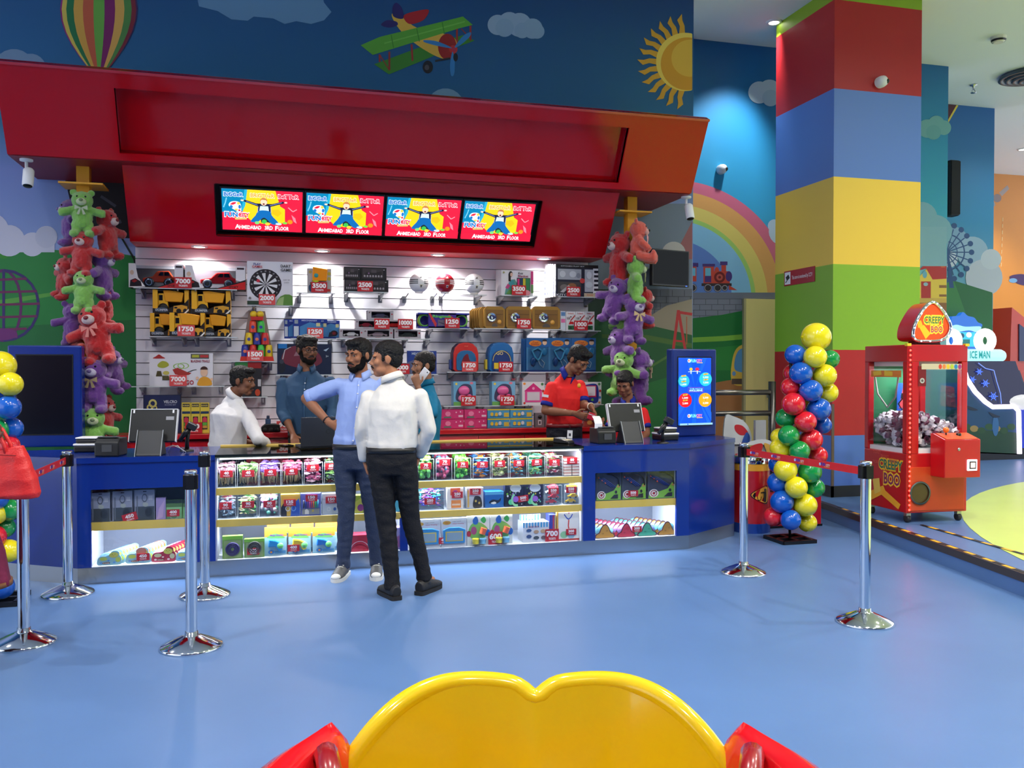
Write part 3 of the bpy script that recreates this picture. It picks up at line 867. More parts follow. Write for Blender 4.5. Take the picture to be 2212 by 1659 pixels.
# four menu screens in the niche
SE = 1.35
def ecol(c):
 return M(c, 0.3, emit=SE)
def screen_art(w, h):
 I = [('r', 0, 0, w, h, (232, 28, 62)), ('p', [(0, 0.42 * h), (0, h), (0.33 * w, h), (0.30 * w, 0.72 * h), (0.22 * w, 0.42 * h)], (0, 128, 176)),
   ('p', [(0.30 * w, h), (0.66 * w, h), (0.72 * w, 0.62 * h), (0.78 * w, 0.55 * h), (0.78 * w, 0.2 * h), (0.5 * w, 0.16 * h), (0.36 * w, 0.22 * h), (0.25 * w, 0.42 * h), (0.27 * w, 0.55 * h)], (250, 206, 24)),
   ('p', [(0.28 * w, h), (0.315 * w, h), (0.285 * w, 0.60 * h), (0.25 * w, 0.45 * h), (0.235 * w, 0.45 * h)], (40, 170, 205)),
   ('p', [(0.62 * w, 0.52 * h), (0.70 * w, 0.54 * h), (0.74 * w, 0.45 * h), (0.69 * w, 0.36 * h), (0.62 * w, 0.42 * h)], (236, 186, 20)),
   ('t', 'BiGGeR', 0.145 * w, 0.87 * h, 0.10 * h, (235, 248, 255), 0.25 * w, 0.075), ('t', 'BiGGeR', 0.145 * w, 0.87 * h, 0.09 * h, (10, 96, 190), 0.235 * w, 0.03),
   ('t', 'BRiGTHeR', 0.50 * w, 0.87 * h, 0.10 * h, (255, 244, 200), 0.31 * w, 0.075), ('t', 'BRiGTHeR', 0.50 * w, 0.87 * h, 0.09 * h, (226, 160, 60), 0.295 * w, 0.03),
   ('t', 'BeTTeR', 0.825 * w, 0.87 * h, 0.10 * h, (255, 240, 244), 0.27 * w, 0.075), ('t', 'BeTTeR', 0.825 * w, 0.87 * h, 0.09 * h, (206, 16, 56), 0.255 * w, 0.03)]
 # logo: egg with four coloured segments
 ex, ey = 0.165 * w, 0.57 * h
 egg = blob([(ex - 0.08 * w, ey + 0.06 * h), (ex - 0.04 * w, ey + 0.125 * h), (ex + 0.04 * w, ey + 0.12 * h), (ex + 0.07 * w, ey + 0.02 * h), (ex + 0.06 * w, ey - 0.13 * h), (ex, ey - 0.09 * h), (ex - 0.07 * w, ey - 0.01 * h)])
 I += [('p', egg, (244, 252, 255)), ('p', blob([(ex - 0.065 * w, ey + 0.05 * h), (ex - 0.03 * w, ey + 0.105 * h), (ex + 0.012 * w, ey + 0.105 * h), (ex - 0.02 * w, ey + 0.05 * h)]), (216, 30, 60)),
   ('d', ex + 0.038 * w, ey + 0.085 * h, 0.020 * w, (240, 200, 80)), ('d', ex + 0.052 * w, ey + 0.0 * h, 0.017 * w, (30, 116, 196), 0.05 * h), ('d', ex - 0.052 * w, ey - 0.005 * h, 0.02 * w, (30, 116, 196), 0.04 * h),
   ('d', ex + 0.01 * w, ey - 0.07 * h, 0.022 * w, (240, 200, 80), 0.025 * h), ('d', ex + 0.047 * w, ey - 0.085 * h, 0.014 * w, (216, 30, 60)),
   ('t', 'FUN', 0.11 * w, 0.375 * h, 0.12 * h, (235, 248, 255), 0.175 * w, 0.10), ('t', 'FUN', 0.11 * w, 0.375 * h, 0.105 * h, (10, 110, 196), 0.16 * w, 0.04),
   ('t', 'CiTY', 0.265 * w, 0.375 * h, 0.11 * h, (255, 240, 244), 0.15 * w, 0.10), ('t', 'CiTY', 0.265 * w, 0.375 * h, 0.095 * h, (216, 30, 66), 0.135 * w, 0.04),
   ('p', [(0.15 * w, 0.30 * h), (0.30 * w, 0.315 * h), (0.30 * w, 0.265 * h), (0.16 * w, 0.25 * h)], (240, 196, 90)), ('t', 'SPRING PLANET', 0.228 * w, 0.283 * h, 0.025 * h, (40, 150, 190), 0.12 * w, 0.0)]
 # laughing child on the slide
 I += [('p', [(0.47 * w, 0.38 * h), (0.60 * w, 0.38 * h), (0.66 * w, 0.2 * h), (0.48 * w, 0.2 * h)], (30, 40, 50)),
   ('p', [(0.45 * w, 0.60 * h), (0.26 * w, 0.72 * h), (0.28 * w, 0.76 * h), (0.42 * w, 0.68 * h), (0.62 * w, 0.68 * h), (0.76 * w, 0.76 * h), (0.77 * w, 0.71 * h), (0.60 * w, 0.61 * h), (0.61 * w, 0.42 * h), (0.43 * w, 0.42 * h)], (24, 28, 58)),
   ('p', [(0.47 * w, 0.62 * h), (0.57 * w, 0.62 * h), (0.58 * w, 0.47 * h), (0.455 * w, 0.46 * h)], (206, 236, 246)),
   ('p', blob([(0.455 * w, 0.50 * h), (0.58 * w, 0.50 * h), (0.62 * w, 0.38 * h), (0.70 * w, 0.20 * h), (0.62 * w, 0.17 * h), (0.52 * w, 0.33 * h), (0.44 * w, 0.22 * h), (0.35 * w, 0.22 * h), (0.41 * w, 0.38 * h)]), (14, 104, 176)),
   ('d', 0.515 * w, 0.735 * h, 0.045 * w, (224, 170, 110), 0.10 * h), ('d', 0.515 * w, 0.72 * h, 0.040 * w, (250, 210, 180), 0.085 * h), ('p', [(0.47 * w, 0.735 * h), (0.475 * w, 0.79 * h), (0.50 * w, 0.825 * h), (0.535 * w, 0.82 * h), (0.557 * w, 0.785 * h), (0.56 * w, 0.735 * h), (0.54 * w, 0.775 * h), (0.49 * w, 0.78 * h)], (190, 120, 60)), ('d', 0.515 * w, 0.675 * h, 0.014 * w, (110, 30, 40), 0.02 * h),
   ('l', [(0.30 * w, 0.725 * h), (0.44 * w, 0.64 * h)], 0.008 * w, (120, 140, 200)), ('l', [(0.59 * w, 0.64 * h), (0.74 * w, 0.73 * h)], 0.008 * w, (120, 140, 200)), ('l', [(0.445 * w, 0.6 * h), (0.44 * w, 0.45 * h)], 0.008 * w, (120, 140, 200)), ('l', [(0.60 * w, 0.6 * h), (0.603 * w, 0.45 * h)], 0.008 * w, (120, 140, 200)), ('d', 0.25 * w, 0.745 * h, 0.02 * w, (250, 214, 190), 0.02 * h), ('d', 0.79 * w, 0.735 * h, 0.02 * w, (250, 196, 190), 0.02 * h),
   ('d', 0.52 * w, 0.235 * h, 0.032 * w, (60, 190, 80), 0.055 * h), ('d', 0.43 * w, 0.20 * h, 0.03 * w, (120, 210, 120), 0.04 * h), ('d', 0.56 * w, 0.18 * h, 0.03 * w, (250, 200, 60), 0.04 * h), ('d', 0.78 * w, 0.22 * h, 0.03 * w, (120, 210, 70), 0.03 * h), ('d', 0.845 * w, 0.255 * h, 0.034 * w, (250, 140, 30), 0.055 * h), ('d', 0.70 * w, 0.19 * h, 0.04 * w, (190, 220, 235), 0.03 * h),
   ('p', [(0.86 * w, 0.44 * h), (0.91 * w, 0.36 * h), (0.93 * w, 0.22 * h), (0.89 * w, 0.27 * h)], (252, 130, 150)), ('l', [(0.82 * w, 0.62 * h), (0.88 * w, 0.52 * h), (0.93 * w, 0.58 * h)], 0.012 * w, (252, 150, 165)), ('l', [(0.06 * w, 0.8 * h), (0.045 * w, 0.68 * h), (0.02 * w, 0.56 * h)], 0.014 * w, (120, 200, 225)),
   ('p', [(0.0, 0.17 * h), (0.3 * w, 0.19 * h), (0.6 * w, 0.13 * h), (w, 0.19 * h), (w, 0), (0, 0)], (232, 28, 62)),
   ('t', 'A', 0.185 * w, 0.090 * h, 0.105 * h, (255, 250, 252), None, 0.03), ('t', 'HMEDABAD', 0.345 * w, 0.083 * h, 0.088 * h, (255, 250, 252), 0.27 * w, 0.03), ('t', '3RD', 0.575 * w, 0.085 * h, 0.09 * h, (255, 250, 252), 0.10 * w, 0.03), ('t', 'F', 0.675 * w, 0.088 * h, 0.105 * h, (255, 250, 252), None, 0.03), ('t', 'LOOR', 0.765 * w, 0.083 * h, 0.088 * h, (255, 250, 252), 0.13 * w, 0.03)]
 return I
ORD = ['leftmost', 'second', 'third', 'rightmost']
TVW = (a1 - a0 - 0.03) / 4
for k in range(4):
 xk = a0 + 0.035 + k * (TVW - 0.008)
 base = Vector((0, 8.36, 2.65)) + Matrix.Rotation(TS, 3, 'X') @ Vector((xk, 0.085, b0 + 0.03))
 t = thing('advert_screen', 'bright advert screen under the red canopy, %s of the four in a row' % ORD[k], 'screen', base, group='four advert screens in the canopy')
 t.rotation_euler = (TS, 0, 0)
 W_, H_ = TVW - 0.012, 0.425
 MB().box(0, -0.045, 0, W_, 0, H_, BLACK).build('bezel', t, bevel=0.004)
 art(screen_art(W_ - 0.03, H_ - 0.04), t, y=-0.0465, name='picture', emit=SE, sgn=1, rough=0.3, loc=(0.015, 0, 0.022))
 MB().box(W_ / 2 - 0.02, -0.047, 0.006, W_ / 2 + 0.02, -0.045, 0.012, M((150, 150, 155), 0.4)).build('maker_plate', t)

# yellow posts that carry the teddy garlands
YPOST = M((236, 166, 40), 0.4, name='yellow_post')
for px, py, nm in ((181, 345, 'left'), (1362, 425, 'right')):
 p = at(px, py, Y=8.15)
 t = thing('garland_post', 'yellow square post hanging from the %s end of the red canopy' % nm, 'post', (p.x, 8.15, 1.0))
 MB().box(-0.05, -0.05, 0, 0.05, 0.05, 2.225, YPOST).build('shaft', t)
 MB().box(-0.17, -0.14, 2.06, 0.17, 0.14, 2.075, YPOST).build('collar_plate', t)

# security cameras
def bullet_cam(px, py, lab):
 p = at(px, py, Z=3.225) if py < 345 else at(px, py, Z=3.225)
 t = thing('bullet_camera', lab, 'camera', (p.x, max(p.y, 7.95), 3.225))
 MB().lathe([(0.05, 0), (0.05, -0.015), (0.02, -0.02)], WHITE, 16).tube([(0, 0, -0.02), (0, 0, -0.07), (0.01, -0.02, -0.10)], 0.013, WHITE, 8).build('mount', t)
 T = Matrix.Translation((0.02, -0.03, -0.15)) @ Matrix.Rotation(math.radians(-18), 4, 'X')
 MB(T).lathe([(0.035, -0.08), (0.042, -0.07), (0.042, 0.06), (0.03, 0.075), (0, 0.078)], WHITE, 18).build('body', t)
 MB(T).lathe([(0.0, -0.082), (0.034, -0.082), (0.036, -0.075)], BLACK, 18).build('lens', t)
bullet_cam(50, 338, 'white bullet security camera under the left end of the red canopy')
bullet_cam(1484, 424, 'white bullet security camera under the right end of the red canopy')
def dome_cam(p, lab):
 t = thing('dome_camera', lab, 'camera', p)
 MB(Matrix.Rotation(PI / 2, 4, 'X')).lathe([(0.0, 0.11), (0.03, 0.105), (0.055, 0.08), (0.062, 0.04), (0.06, 0)], WHITE, 20).build('housing', t)
 MB(Matrix.Rotation(PI / 2, 4, 'X')).ball((0.03, -0.005, 0.085), 0.028, BLACK, 12, 8).build('lens', t)
p = at(1556, 367, Y=Y_REAR)
dome_cam((p.x, Y_REAR, p.z), 'white dome security camera on the blue rainbow wall')
p = at(1899, 179, Y=PY0)
dome_cam((p.x, PY0, p.z), 'white dome security camera on the red band of the pillar')
# switched-off television on the wall at the right
p = at(1448, 580, Y=8.45)
t = thing('wall_television', 'switched off black television tilted beside the right teddy garland', 'television', (p.x, 8.45, p.z), math.radians(14))
MB().box(-0.26, -0.03, -0.19, 0.23, 0.02, 0.19, M((16, 16, 18), 0.3)).build('bezel', t, bevel=0.006)
MB().box(-0.245, -0.032, -0.17, 0.215, -0.029, 0.178, M((10, 13, 13), 0.15, spec=0.15)).build('panel', t)
MB().box(0.18, -0.033, -0.182, 0.20, -0.03, -0.176, M((60, 110, 255), 0.4, emit=3.0)).build('power_light', t)
MB().box(-0.05, 0.02, -0.05, 0.05, 0.28, 0.05, BLACK).build('wall_arm', t)

# ---- slat wall
sw = thing('slat_wall', 'white slatted display wall behind the counter full of prizes', 'display wall', (1.0, Y_WALL, 0.94))
Tw = Matrix.Translation(-sw.location)
MB(Tw).box(-1.20, Y_WALL - 0.012, 0.94, 3.2, Y_WALL - 0.002, 2.645, M((150, 146, 156), 0.6)).build('groove_backing', sw)
SLAT = M((236, 232, 240), 0.38, name='white_slat')
NS = 16
for k in range(NS):
 z0 = 0.94 + k * 1.705 / NS
 MB(Tw).box(-1.205, Y_WALL - 0.035, z0 + 0.004, 3.205, Y_WALL - 0.012, z0 + 1.705 / NS - 0.004, SLAT).build('slat', sw)
# ---- red base cabinet
bc = thing('base_cabinet', 'long red base cabinet below the slatted prize wall', 'cabinet', (1.0, 8.55, 0))
Tb = Matrix.Translation(-bc.location)
CRED = M((196, 22, 32), 0.3, coat=0.3, name='cabinet_red')
MB(Tb).box(-1.35, 8.39, 0.05, 3.35, 8.71, 0.88, CRED).build('carcass', bc)
MB(Tb).box(-1.37, 8.33, 0.895, 3.37, 8.715, 0.94, CRED).build('worktop', bc, bevel=0.004)
MB(Tb).box(-1.35, 8.385, 0.875, 3.35, 8.70, 0.897, M((110, 8, 16), 0.5)).build('painted_shade_strip', bc)  # darker red strip paints the shade under the worktop overhang
for k in range(10):
 x = -1.34 + k * 0.469
 MB(Tb).box(x + 0.004, 8.37, 0.08, x + 0.465, 8.39, 0.87, CRED).build('door', bc)

# ================================================================== sales counter: blue ends, glass middle
XL0, XL1, XM, XR0, XR1 = -1.33, -0.405, 0.98, 2.45, 3.40
YB = 7.52
CZ = 0.895
LEDMAT = M((225, 235, 255), 0.4, emit=7.0, name='led_tube')
INNER = M((214, 220, 232), 0.5, name='white_case_lining')

def led(parent, T, x0, x1, z, y, watts):
 MB(T).box(x0, y - 0.008, z - 0.012, x1, y + 0.008, z, LEDMAT).build('led_strip', parent)
 lamp('AREA', 'case_led_light', ((x0 + x1) / 2, y + 0.01, z - 0.02), watts, (0.86, 0.93, 1.0), ((x0 + x1) / 2, y + 0.16, z - 0.5), x1 - x0, 0.02)

def end_counter(lab, xa, xb, w0, w1, facet, zsh):
 """blue cabinet between xa and xb with a display window w0..w1 and an angled end"""
 c = thing('service_counter', lab, 'counter', ((xa + xb) / 2, Y_COUNTER, 0))
 T = Matrix.Translation(-c.location)
 z0, z1 = 0.115, 0.668
 front = MB(T)
 front.box(xa, Y_COUNTER, z0, w0, Y_COUNTER + 0.03, CZ - 0.04, BLUE)
 front.box(w1, Y_COUNTER, z0, xb, Y_COUNTER + 0.03, CZ - 0.04, BLUE)
 front.box(w0, Y_COUNTER, z1, w1, Y_COUNTER + 0.03, CZ - 0.04, BLUE)
 front.build('front_panel', c)
 # angled end
 xs, xe = (xa, xa - 0.67) if facet < 0 else (xb, xb + 0.67)
 side = MB(T)
 side.prism([(xs, Y_COUNTER), (xe, 7.2), (xe, 7.23), (xs, Y_COUNTER + 0.03)], z0, CZ - 0.04, BLUE, 'z')
 side.prism([(xe, 7.2), (xe, YB), (xe - 0.03 * facet, YB), (xe - 0.03 * facet, 7.2)], z0, CZ - 0.04, BLUE, 'z')
 side.build('angled_end_panel', c)
 top = [(xa, Y_COUNTER - 0.012), (xb, Y_COUNTER - 0.012), (xb, YB), (xa, YB)]
 if facet < 0:
  top = [(xe, 7.19), (xa, Y_COUNTER - 0.012), (xb, Y_COUNTER - 0.012), (xb, YB), (xe, YB)]
 else:
  top = [(xa, Y_COUNTER - 0.012), (xb, Y_COUNTER - 0.012), (xe, 7.19), (xe, YB), (xa, YB)]
 MB(T).prism(top, CZ - 0.04, CZ, BLUE, 'z').build('counter_top', c)
 k = MB(T).box(xa, Y_COUNTER + 0.004, 0, xb, Y_COUNTER + 0.02, z0, STEEL)
 k.prism([(xs, Y_COUNTER + 0.004), (xe, 7.204), (xe, 7.22), (xs, Y_COUNTER + 0.02)], 0, z0, STEEL, 'z')
 k.build('kick_plate', c)
 MB(T).box(xa, Y_COUNTER + 0.03, z0 - 0.02, xb, YB, z0, INNER).build('case_floor', c)
 MB(T).box(w0 - 0.02, Y_COUNTER + 0.5, z0, w1 + 0.02, Y_COUNTER + 0.51, z1, M((120, 126, 142), 0.5)).build('case_back', c)
 MB(T).box(w0 - 0.02, Y_COUNTER + 0.03, z0, w0 - 0.005, Y_COUNTER + 0.5, z1, INNER).build('case_side', c)
 MB(T).box(w1 + 0.005, Y_COUNTER + 0.03, z0, w1 + 0.02, Y_COUNTER + 0.5, z1, INNER).build('case_side', c)
 MB(T).box(w0, Y_COUNTER + 0.035, zsh - 0.012, w1, Y_COUNTER + 0.5, zsh, INNER).build('shelf', c)
 MB(T).box(w0, Y_COUNTER + 0.02, zsh - 0.055, w1, Y_COUNTER + 0.035, zsh + 0.004, YELLOW).build('shelf_lip', c)
 MB(T).box(w0, Y_COUNTER + 0.008, z0, w1, Y_COUNTER + 0.012, z1, PANE).build('window_pane', c)
 MB(T).box(xa, YB - 0.02, z0, xb, YB, CZ - 0.04, BLUE).build('rear_panel', c)
 led(c, T, w0 + 0.02, w1 - 0.02, zsh - 0.02, Y_COUNTER + 0.06, 9)
 return c

ZSE = 0.428
end_counter('blue service counter with display window at the left of the glass showcase', XL0, XL1, -1.24, -0.58, -1, ZSE)
end_counter('blue service counter with display window at the right of the glass showcase', XR0, XR1, 2.556, 3.285, 1, ZSE)

gs = thing('glass_showcase', 'long glass prize showcase with yellow shelf lips between the blue counters', 'showcase', ((XL1 + XR0) / 2, Y_COUNTER, 0))
Tg = Matrix.Translation(-gs.location)
MB(Tg).box(XL1, Y_COUNTER + 0.004, 0, XR0, Y_COUNTER + 0.02, 0.115, STEEL).build('kick_plate', gs)
MB(Tg).box(XL1, Y_COUNTER + 0.02, 0.095, XR0, YB, 0.115, INNER).build('case_floor', gs)
MB(Tg).box(XL1, Y_COUNTER - 0.012, CZ - 0.014, XR0, YB, CZ, GLASS((176, 172, 130), 0.62, 0.02, 'bronze_glass_top')).build('glass_top', gs)
MB(Tg).box(XL1, Y_COUNTER - 0.014, CZ - 0.016, XR0, Y_COUNTER - 0.011, CZ + 0.001, M((16, 26, 22), 0.2)).build('glass_top_edge', gs)
MB(Tg).box(XL1, YB - 0.05, CZ - 0.02, XR0, YB, CZ + 0.012, M((236, 204, 110), 0.4)).build('rear_rail', gs)
for xa, xb in ((XL1, XM - 0.03), (XM + 0.03, XR0)):
 MB(Tg).box(xa, Y_COUNTER + 0.006, 0.115, xb, Y_COUNTER + 0.011, CZ - 0.016, PANE).build('front_pane', gs)
MB(Tg).box(XL1, Y_COUNTER + 0.0, CZ - 0.026, XR0, Y_COUNTER + 0.014, CZ - 0.016, M((232, 216, 160), 0.4)).build('pane_rail', gs)
MB(Tg).box(XM - 0.03, Y_COUNTER, 0.115, XM + 0.03, Y_COUNTER + 0.04, 0.372, BLUE).build('center_post', gs)
MB(Tg).box(XM - 0.012, Y_COUNTER + 0.03, 0.115, XM + 0.012, YB - 0.1, CZ - 0.02, INNER).build('divider', gs)
for z in (0.645, 0.412):
 MB(Tg).box(XL1 + 0.01, Y_COUNTER + 0.035, z - 0.014, XR0 - 0.01, YB - 0.12, z - 0.002, INNER).build('shelf', gs)
 MB(Tg).box(XL1 + 0.005, Y_COUNTER + 0.018, z - 0.052, XR0 - 0.005, Y_COUNTER + 0.035, z, YELLOW).build('shelf_lip', gs)
 for xa, xb in ((XL1 + 0.03, XM - 0.05), (XM + 0.05, XR0 - 0.03)):
  led(gs, Tg, xa, xb, z - 0.02, Y_COUNTER + 0.055, 11)
for xa, xb in ((XL1 + 0.03, XM - 0.05), (XM + 0.05, XR0 - 0.03)):
 led(gs, Tg, xa, xb, CZ - 0.027, Y_COUNTER + 0.03, 9)
MB(Tg).box(XL1, YB - 0.12, 0.115, XR0, YB - 0.11, 0.66, M((150, 156, 170), 0.5)).build('case_back', gs)
MB(Tg).box(XL1 + 0.0, Y_COUNTER + 0.02, 0.115, XL1 + 0.012, YB - 0.02, CZ - 0.02, INNER).build('case_side', gs)
MB(Tg).box(XR0 - 0.012, Y_COUNTER + 0.02, 0.115, XR0, YB - 0.02, CZ - 0.02, INNER).build('case_side', gs)

# ================================================================== prizes on the slat wall
NTH = ['first', 'second', 'third', 'fourth', 'fifth', 'sixth', 'seventh', 'eighth']
YS = 8.45          # front plane of goods on the wall shelves
def slot(px0, pyt, px1, pyb, Y=YS):
 a, b, c = at(px0, pyb, Y=Y), at(px1, pyb, Y=Y), at((px0 + px1) / 2, pyt, Y=Y)
 return a.x, b.x, (a.z + b.z) / 2, c.z
def prod(name, label, cat, px0, pyt, px1, pyb, Y=YS, z=None, group=None, rz=0.0):
 x0, x1, z0, z1 = slot(px0, pyt, px1, pyb, Y)
 zb = z0 if z is None else z
 t = thing(name, label, cat, ((x0 + x1) / 2, Y, zb), rz, group)
 return t, x1 - x0, z1 - zb
def U(w, h):
 return lambda a, b: ((a - 0.5) * w, b * h)
def carton(t, w, h, d, rgb, name='carton', rough=0.4, bevel=0.0):
 return MB().box(-w / 2, 0, 0, w / 2, d, h, M(rgb, rough)).build(name, t, bevel=bevel)
def draw(t, w, h, items, name='print', y=-0.001, rough=0.35, emit=0.0):
 return art(items, t, U(w, h), y, name, rough=rough, sgn=1, aspect=h / w, emit=emit)
CLEARFILM = GLASS((240, 246, 250), 0.92, 0.06, 'clear_film')

def wall_shelf(label, px0, px1, py, brackets, depth=0.27):
 a, b = at(px0, py, Y=8.44), at(px1, py, Y=8.44)
 z = (a.z + b.z) / 2
 t = thing('acrylic_shelf', label, 'shelf', ((a.x + b.x) / 2, 8.44, z), group='acrylic shelves on the slat wall')
 w = b.x - a.x
 MB().box(-w / 2, 0, -0.008, w / 2, depth, 0, ACRYL).build('plate', t)
 MB().box(-w / 2, -0.003, -0.008, w / 2, 0.0, 0.0, M((214, 220, 224), 0.2)).build('front_edge', t)
 for bx in brackets:
  x = at(bx, py, Y=8.44).x - t.location.x
  m = MB()
  m.prism([(0.0, -0.009), (depth, -0.009), (depth, -0.07), (depth - 0.03, -0.07), (0.0, -0.022)], x - 0.006, x + 0.006, STEEL, 'x')
  m.box(x - 0.02, depth - 0.012, -0.085, x + 0.02, depth - 0.003, -0.01, STEEL)
  m.build('bracket', t)
 return z
S = {}
for k, lab, a, b, py, br in [
 ('A1', 'clear shelf holding the two boxed red toy cars', 288, 512, 623, (302, 384, 422, 500)),
 ('A2', 'clear shelf holding the stacked yellow dump trucks', 321, 513, 727, (325, 393, 421, 492)),
 ('A3', 'clear shelf holding the race track set', 284, 485, 834, (302, 382, 414, 474)),
 ('B1', 'clear shelf holding the dartboard game', 534, 634, 659, (548, 629)),
 ('B2', 'clear shelf holding the tower of coloured cups', 495, 592, 780, (502, 583)),
 ('B3', 'short clear shelf beside the leaning man', 500, 578, 857, (520, 568)),
 ('C1', 'clear shelf holding the orange toy pack', 640, 725, 632, (648, 718)),
 ('C2', 'clear shelf holding the blue construction sets', 628, 726, 731, (640, 716)),
 ('C3', 'clear shelf holding the dark action figure box', 596, 720, 809, (610, 708)),
 ('D1', 'clear shelf holding the black metal train boxes', 742, 838, 630, (752, 828)),
 ('D2', 'clear shelf holding the grey boxed model cars', 726, 934, 731, (745, 800, 880, 928)),
 ('D3', 'clear shelf holding the blue construction box by the phone caller', 870, 946, 808, (880, 936)),
 ('E1', 'small clear shelf under the right white football', 1000, 1052, 636, (1040,)),
 ('F1', 'clear shelf holding the knitting kits', 1083, 1163, 638, (1090, 1160)),
 ('G1', 'clear shelf holding the kitchen sets', 1205, 1290, 641, (1212, 1284)),
 ('E2', 'clear shelf holding the ring toss game', 925, 1018, 709, (934, 1010)),
 ('F2', 'clear shelf holding the golden torches', 1024, 1219, 710, (1040, 1100, 1150, 1205)),
 ('G2', 'clear shelf holding the three red craft kits', 1214, 1298, 714, (1224, 1290)),
 ('E3', 'clear shelf holding the two backpacks', 966, 1134, 803, (980, 1040, 1060, 1124)),
 ('G3', 'clear shelf holding the blue doctor sets', 1134, 1300, 803, (1142, 1200, 1290)),
 ('E4', 'clear shelf holding the pink ride safety sets', 958, 1140, 876, (970, 1045, 1130)),
 ('G4', 'clear shelf holding the drawing boards', 1142, 1304, 874, (1150, 1215, 1295))]:
 S[k] = wall_shelf(lab, a, b, py, br)

def price(val, px, lab, z=None, Y=8.425, w=0.146, h=0.10, py=None, tilt=0.0, group=None, pale=False):
 p = at(px, py or 700, Y=Y)
 zz = z if z is not None else p.z - h / 2
 t = thing('price_tag', 'red %s ticket price tag %s' % (val, lab), 'price tag', (p.x, Y, zz))
 t.rotation_euler = (0, tilt, 0)
 MB().box(-w / 2, 0, 0, w / 2, 0.003, h, M((222, 84, 84), 0.3) if pale else TAGRED).build('card', t, bevel=0.0)
 art([('t', str(val), 0, h * 0.64, h * 0.40, TAGWHITE, min(w * 0.86, h * 0.36 * len(str(val)) * 0.95), 0.045), ('t', 'TICKETS', 0, h * 0.22, h * 0.16, TAGWHITE, w * 0.52, 0.03)], t, y=-0.0008, name='lettering', sgn=1)
 return t

# --- boxed remote cars
for k, (a, b, lab) in enumerate(((276, 398, 'boxed red toy car at the far left of the top shelf'), (398, 532, 'boxed red toy car nearer the dartboard'))):
 t, w, h = prod('toy_car_box', lab, 'toy car', a + 2, 570 + 4 * k, b - 2, 622, z=S['A1'], group='boxed red toy cars')
 MB().box(-w / 2, 0.2, 0, w / 2, 0.21, h * 0.9, M((70, 66, 72), 0.5)).box(-w / 2, 0, 0, w / 2, 0.21, 0.012, M((30, 26, 28), 0.5)).box(-w / 2, 0, 0, -w / 2 + 0.008, 0.21, h, M((120, 16, 22), 0.4)).box(w / 2 - 0.008, 0, 0, w / 2, 0.21, h, M((40, 14, 18), 0.4)).build('carton', t)
 draw(t, w, h, [('p', [(0, 0), (0.12, 0), (0.30, 0.04), (0.17, 0.42), (0.12, 1), (0, 1)], (236, 232, 236)), ('p', [(0.02, 0.04), (0.24, 0.06), (0.22, 0.26), (0.12, 0.38), (0.03, 0.3)], (34, 22, 26)), ('p', [(0.05, 0.26), (0.11, 0.34), (0.16, 0.28), (0.1, 0.2)], (170, 30, 34)), ('d', 0.06, 0.62, 0.035, (220, 190, 170), 0.1),
     ('p', [(0.84, 0.4), (0.84, 1), (1, 1), (1, 0.3)], (232, 226, 232)), ('p', [(0.5, 0), (1, 0.36), (1, 0)], (206, 26, 26)), ('p', [(0.48, 0), (0.52, 0), (1, 0.35), (1, 0.42)], (24, 18, 20)), ('t', 'SPORT', 0.80, 0.10, 0.09, (40, 10, 14)), ('r', 0.86, 0.86, 0.98, 0.94, (50, 30, 40))])
 car = MB()
 cr_ = M((214, 26, 24) if k else (216, 70, 24), 0.2, coat=0.6)
 L = w * 0.6
 car.prism([(-L / 2, 0.25 * h), (-L / 2, 0.42 * h), (-L * 0.2, 0.5 * h), (-L * 0.05, 0.72 * h), (L * 0.32, 0.74 * h), (L * 0.42, 0.52 * h), (L / 2, 0.48 * h), (L / 2, 0.25 * h)], 0.04, 0.15, cr_)
 cc = car.build('toy_car', t, (w * 0.04, 0, 0), bevel=0.008)
 g = MB()
 g.prism([(-L * 0.02, 0.53 * h), (L * 0.05, 0.69 * h), (L * 0.14, 0.69 * h), (L * 0.14, 0.53 * h)], 0.037, 0.04, M((20, 22, 28), 0.1)).prism([(L * 0.17, 0.53 * h), (L * 0.17, 0.69 * h), (L * 0.30, 0.69 * h), (L * 0.34, 0.53 * h)], 0.037, 0.04, M((20, 22, 28), 0.1))
 g.build('side_windows', cc)
 for x in (-L * 0.3, L * 0.3):
  MB(Matrix.Translation((x, 0.035, 0.24 * h)) @ Matrix.Rotation(PI / 2, 4, 'X')).lathe([(0, -0.02), (0.045 * 0.9, -0.02), (0.048 * 0.9, 0), (0.03, 0.004), (0.0, 0.004)], M((24, 24, 26), 0.6), 18).lathe([(0.022, 0.005), (0.026, 0.006), (0.03, 0.005)], CHROME, 18, caps=False).build('wheel', cc)
 MB().box(-w * 0.36, 0.001, h * 0.05, w * 0.34, 0.002, h * 0.92, CLEARFILM).build('window', t)
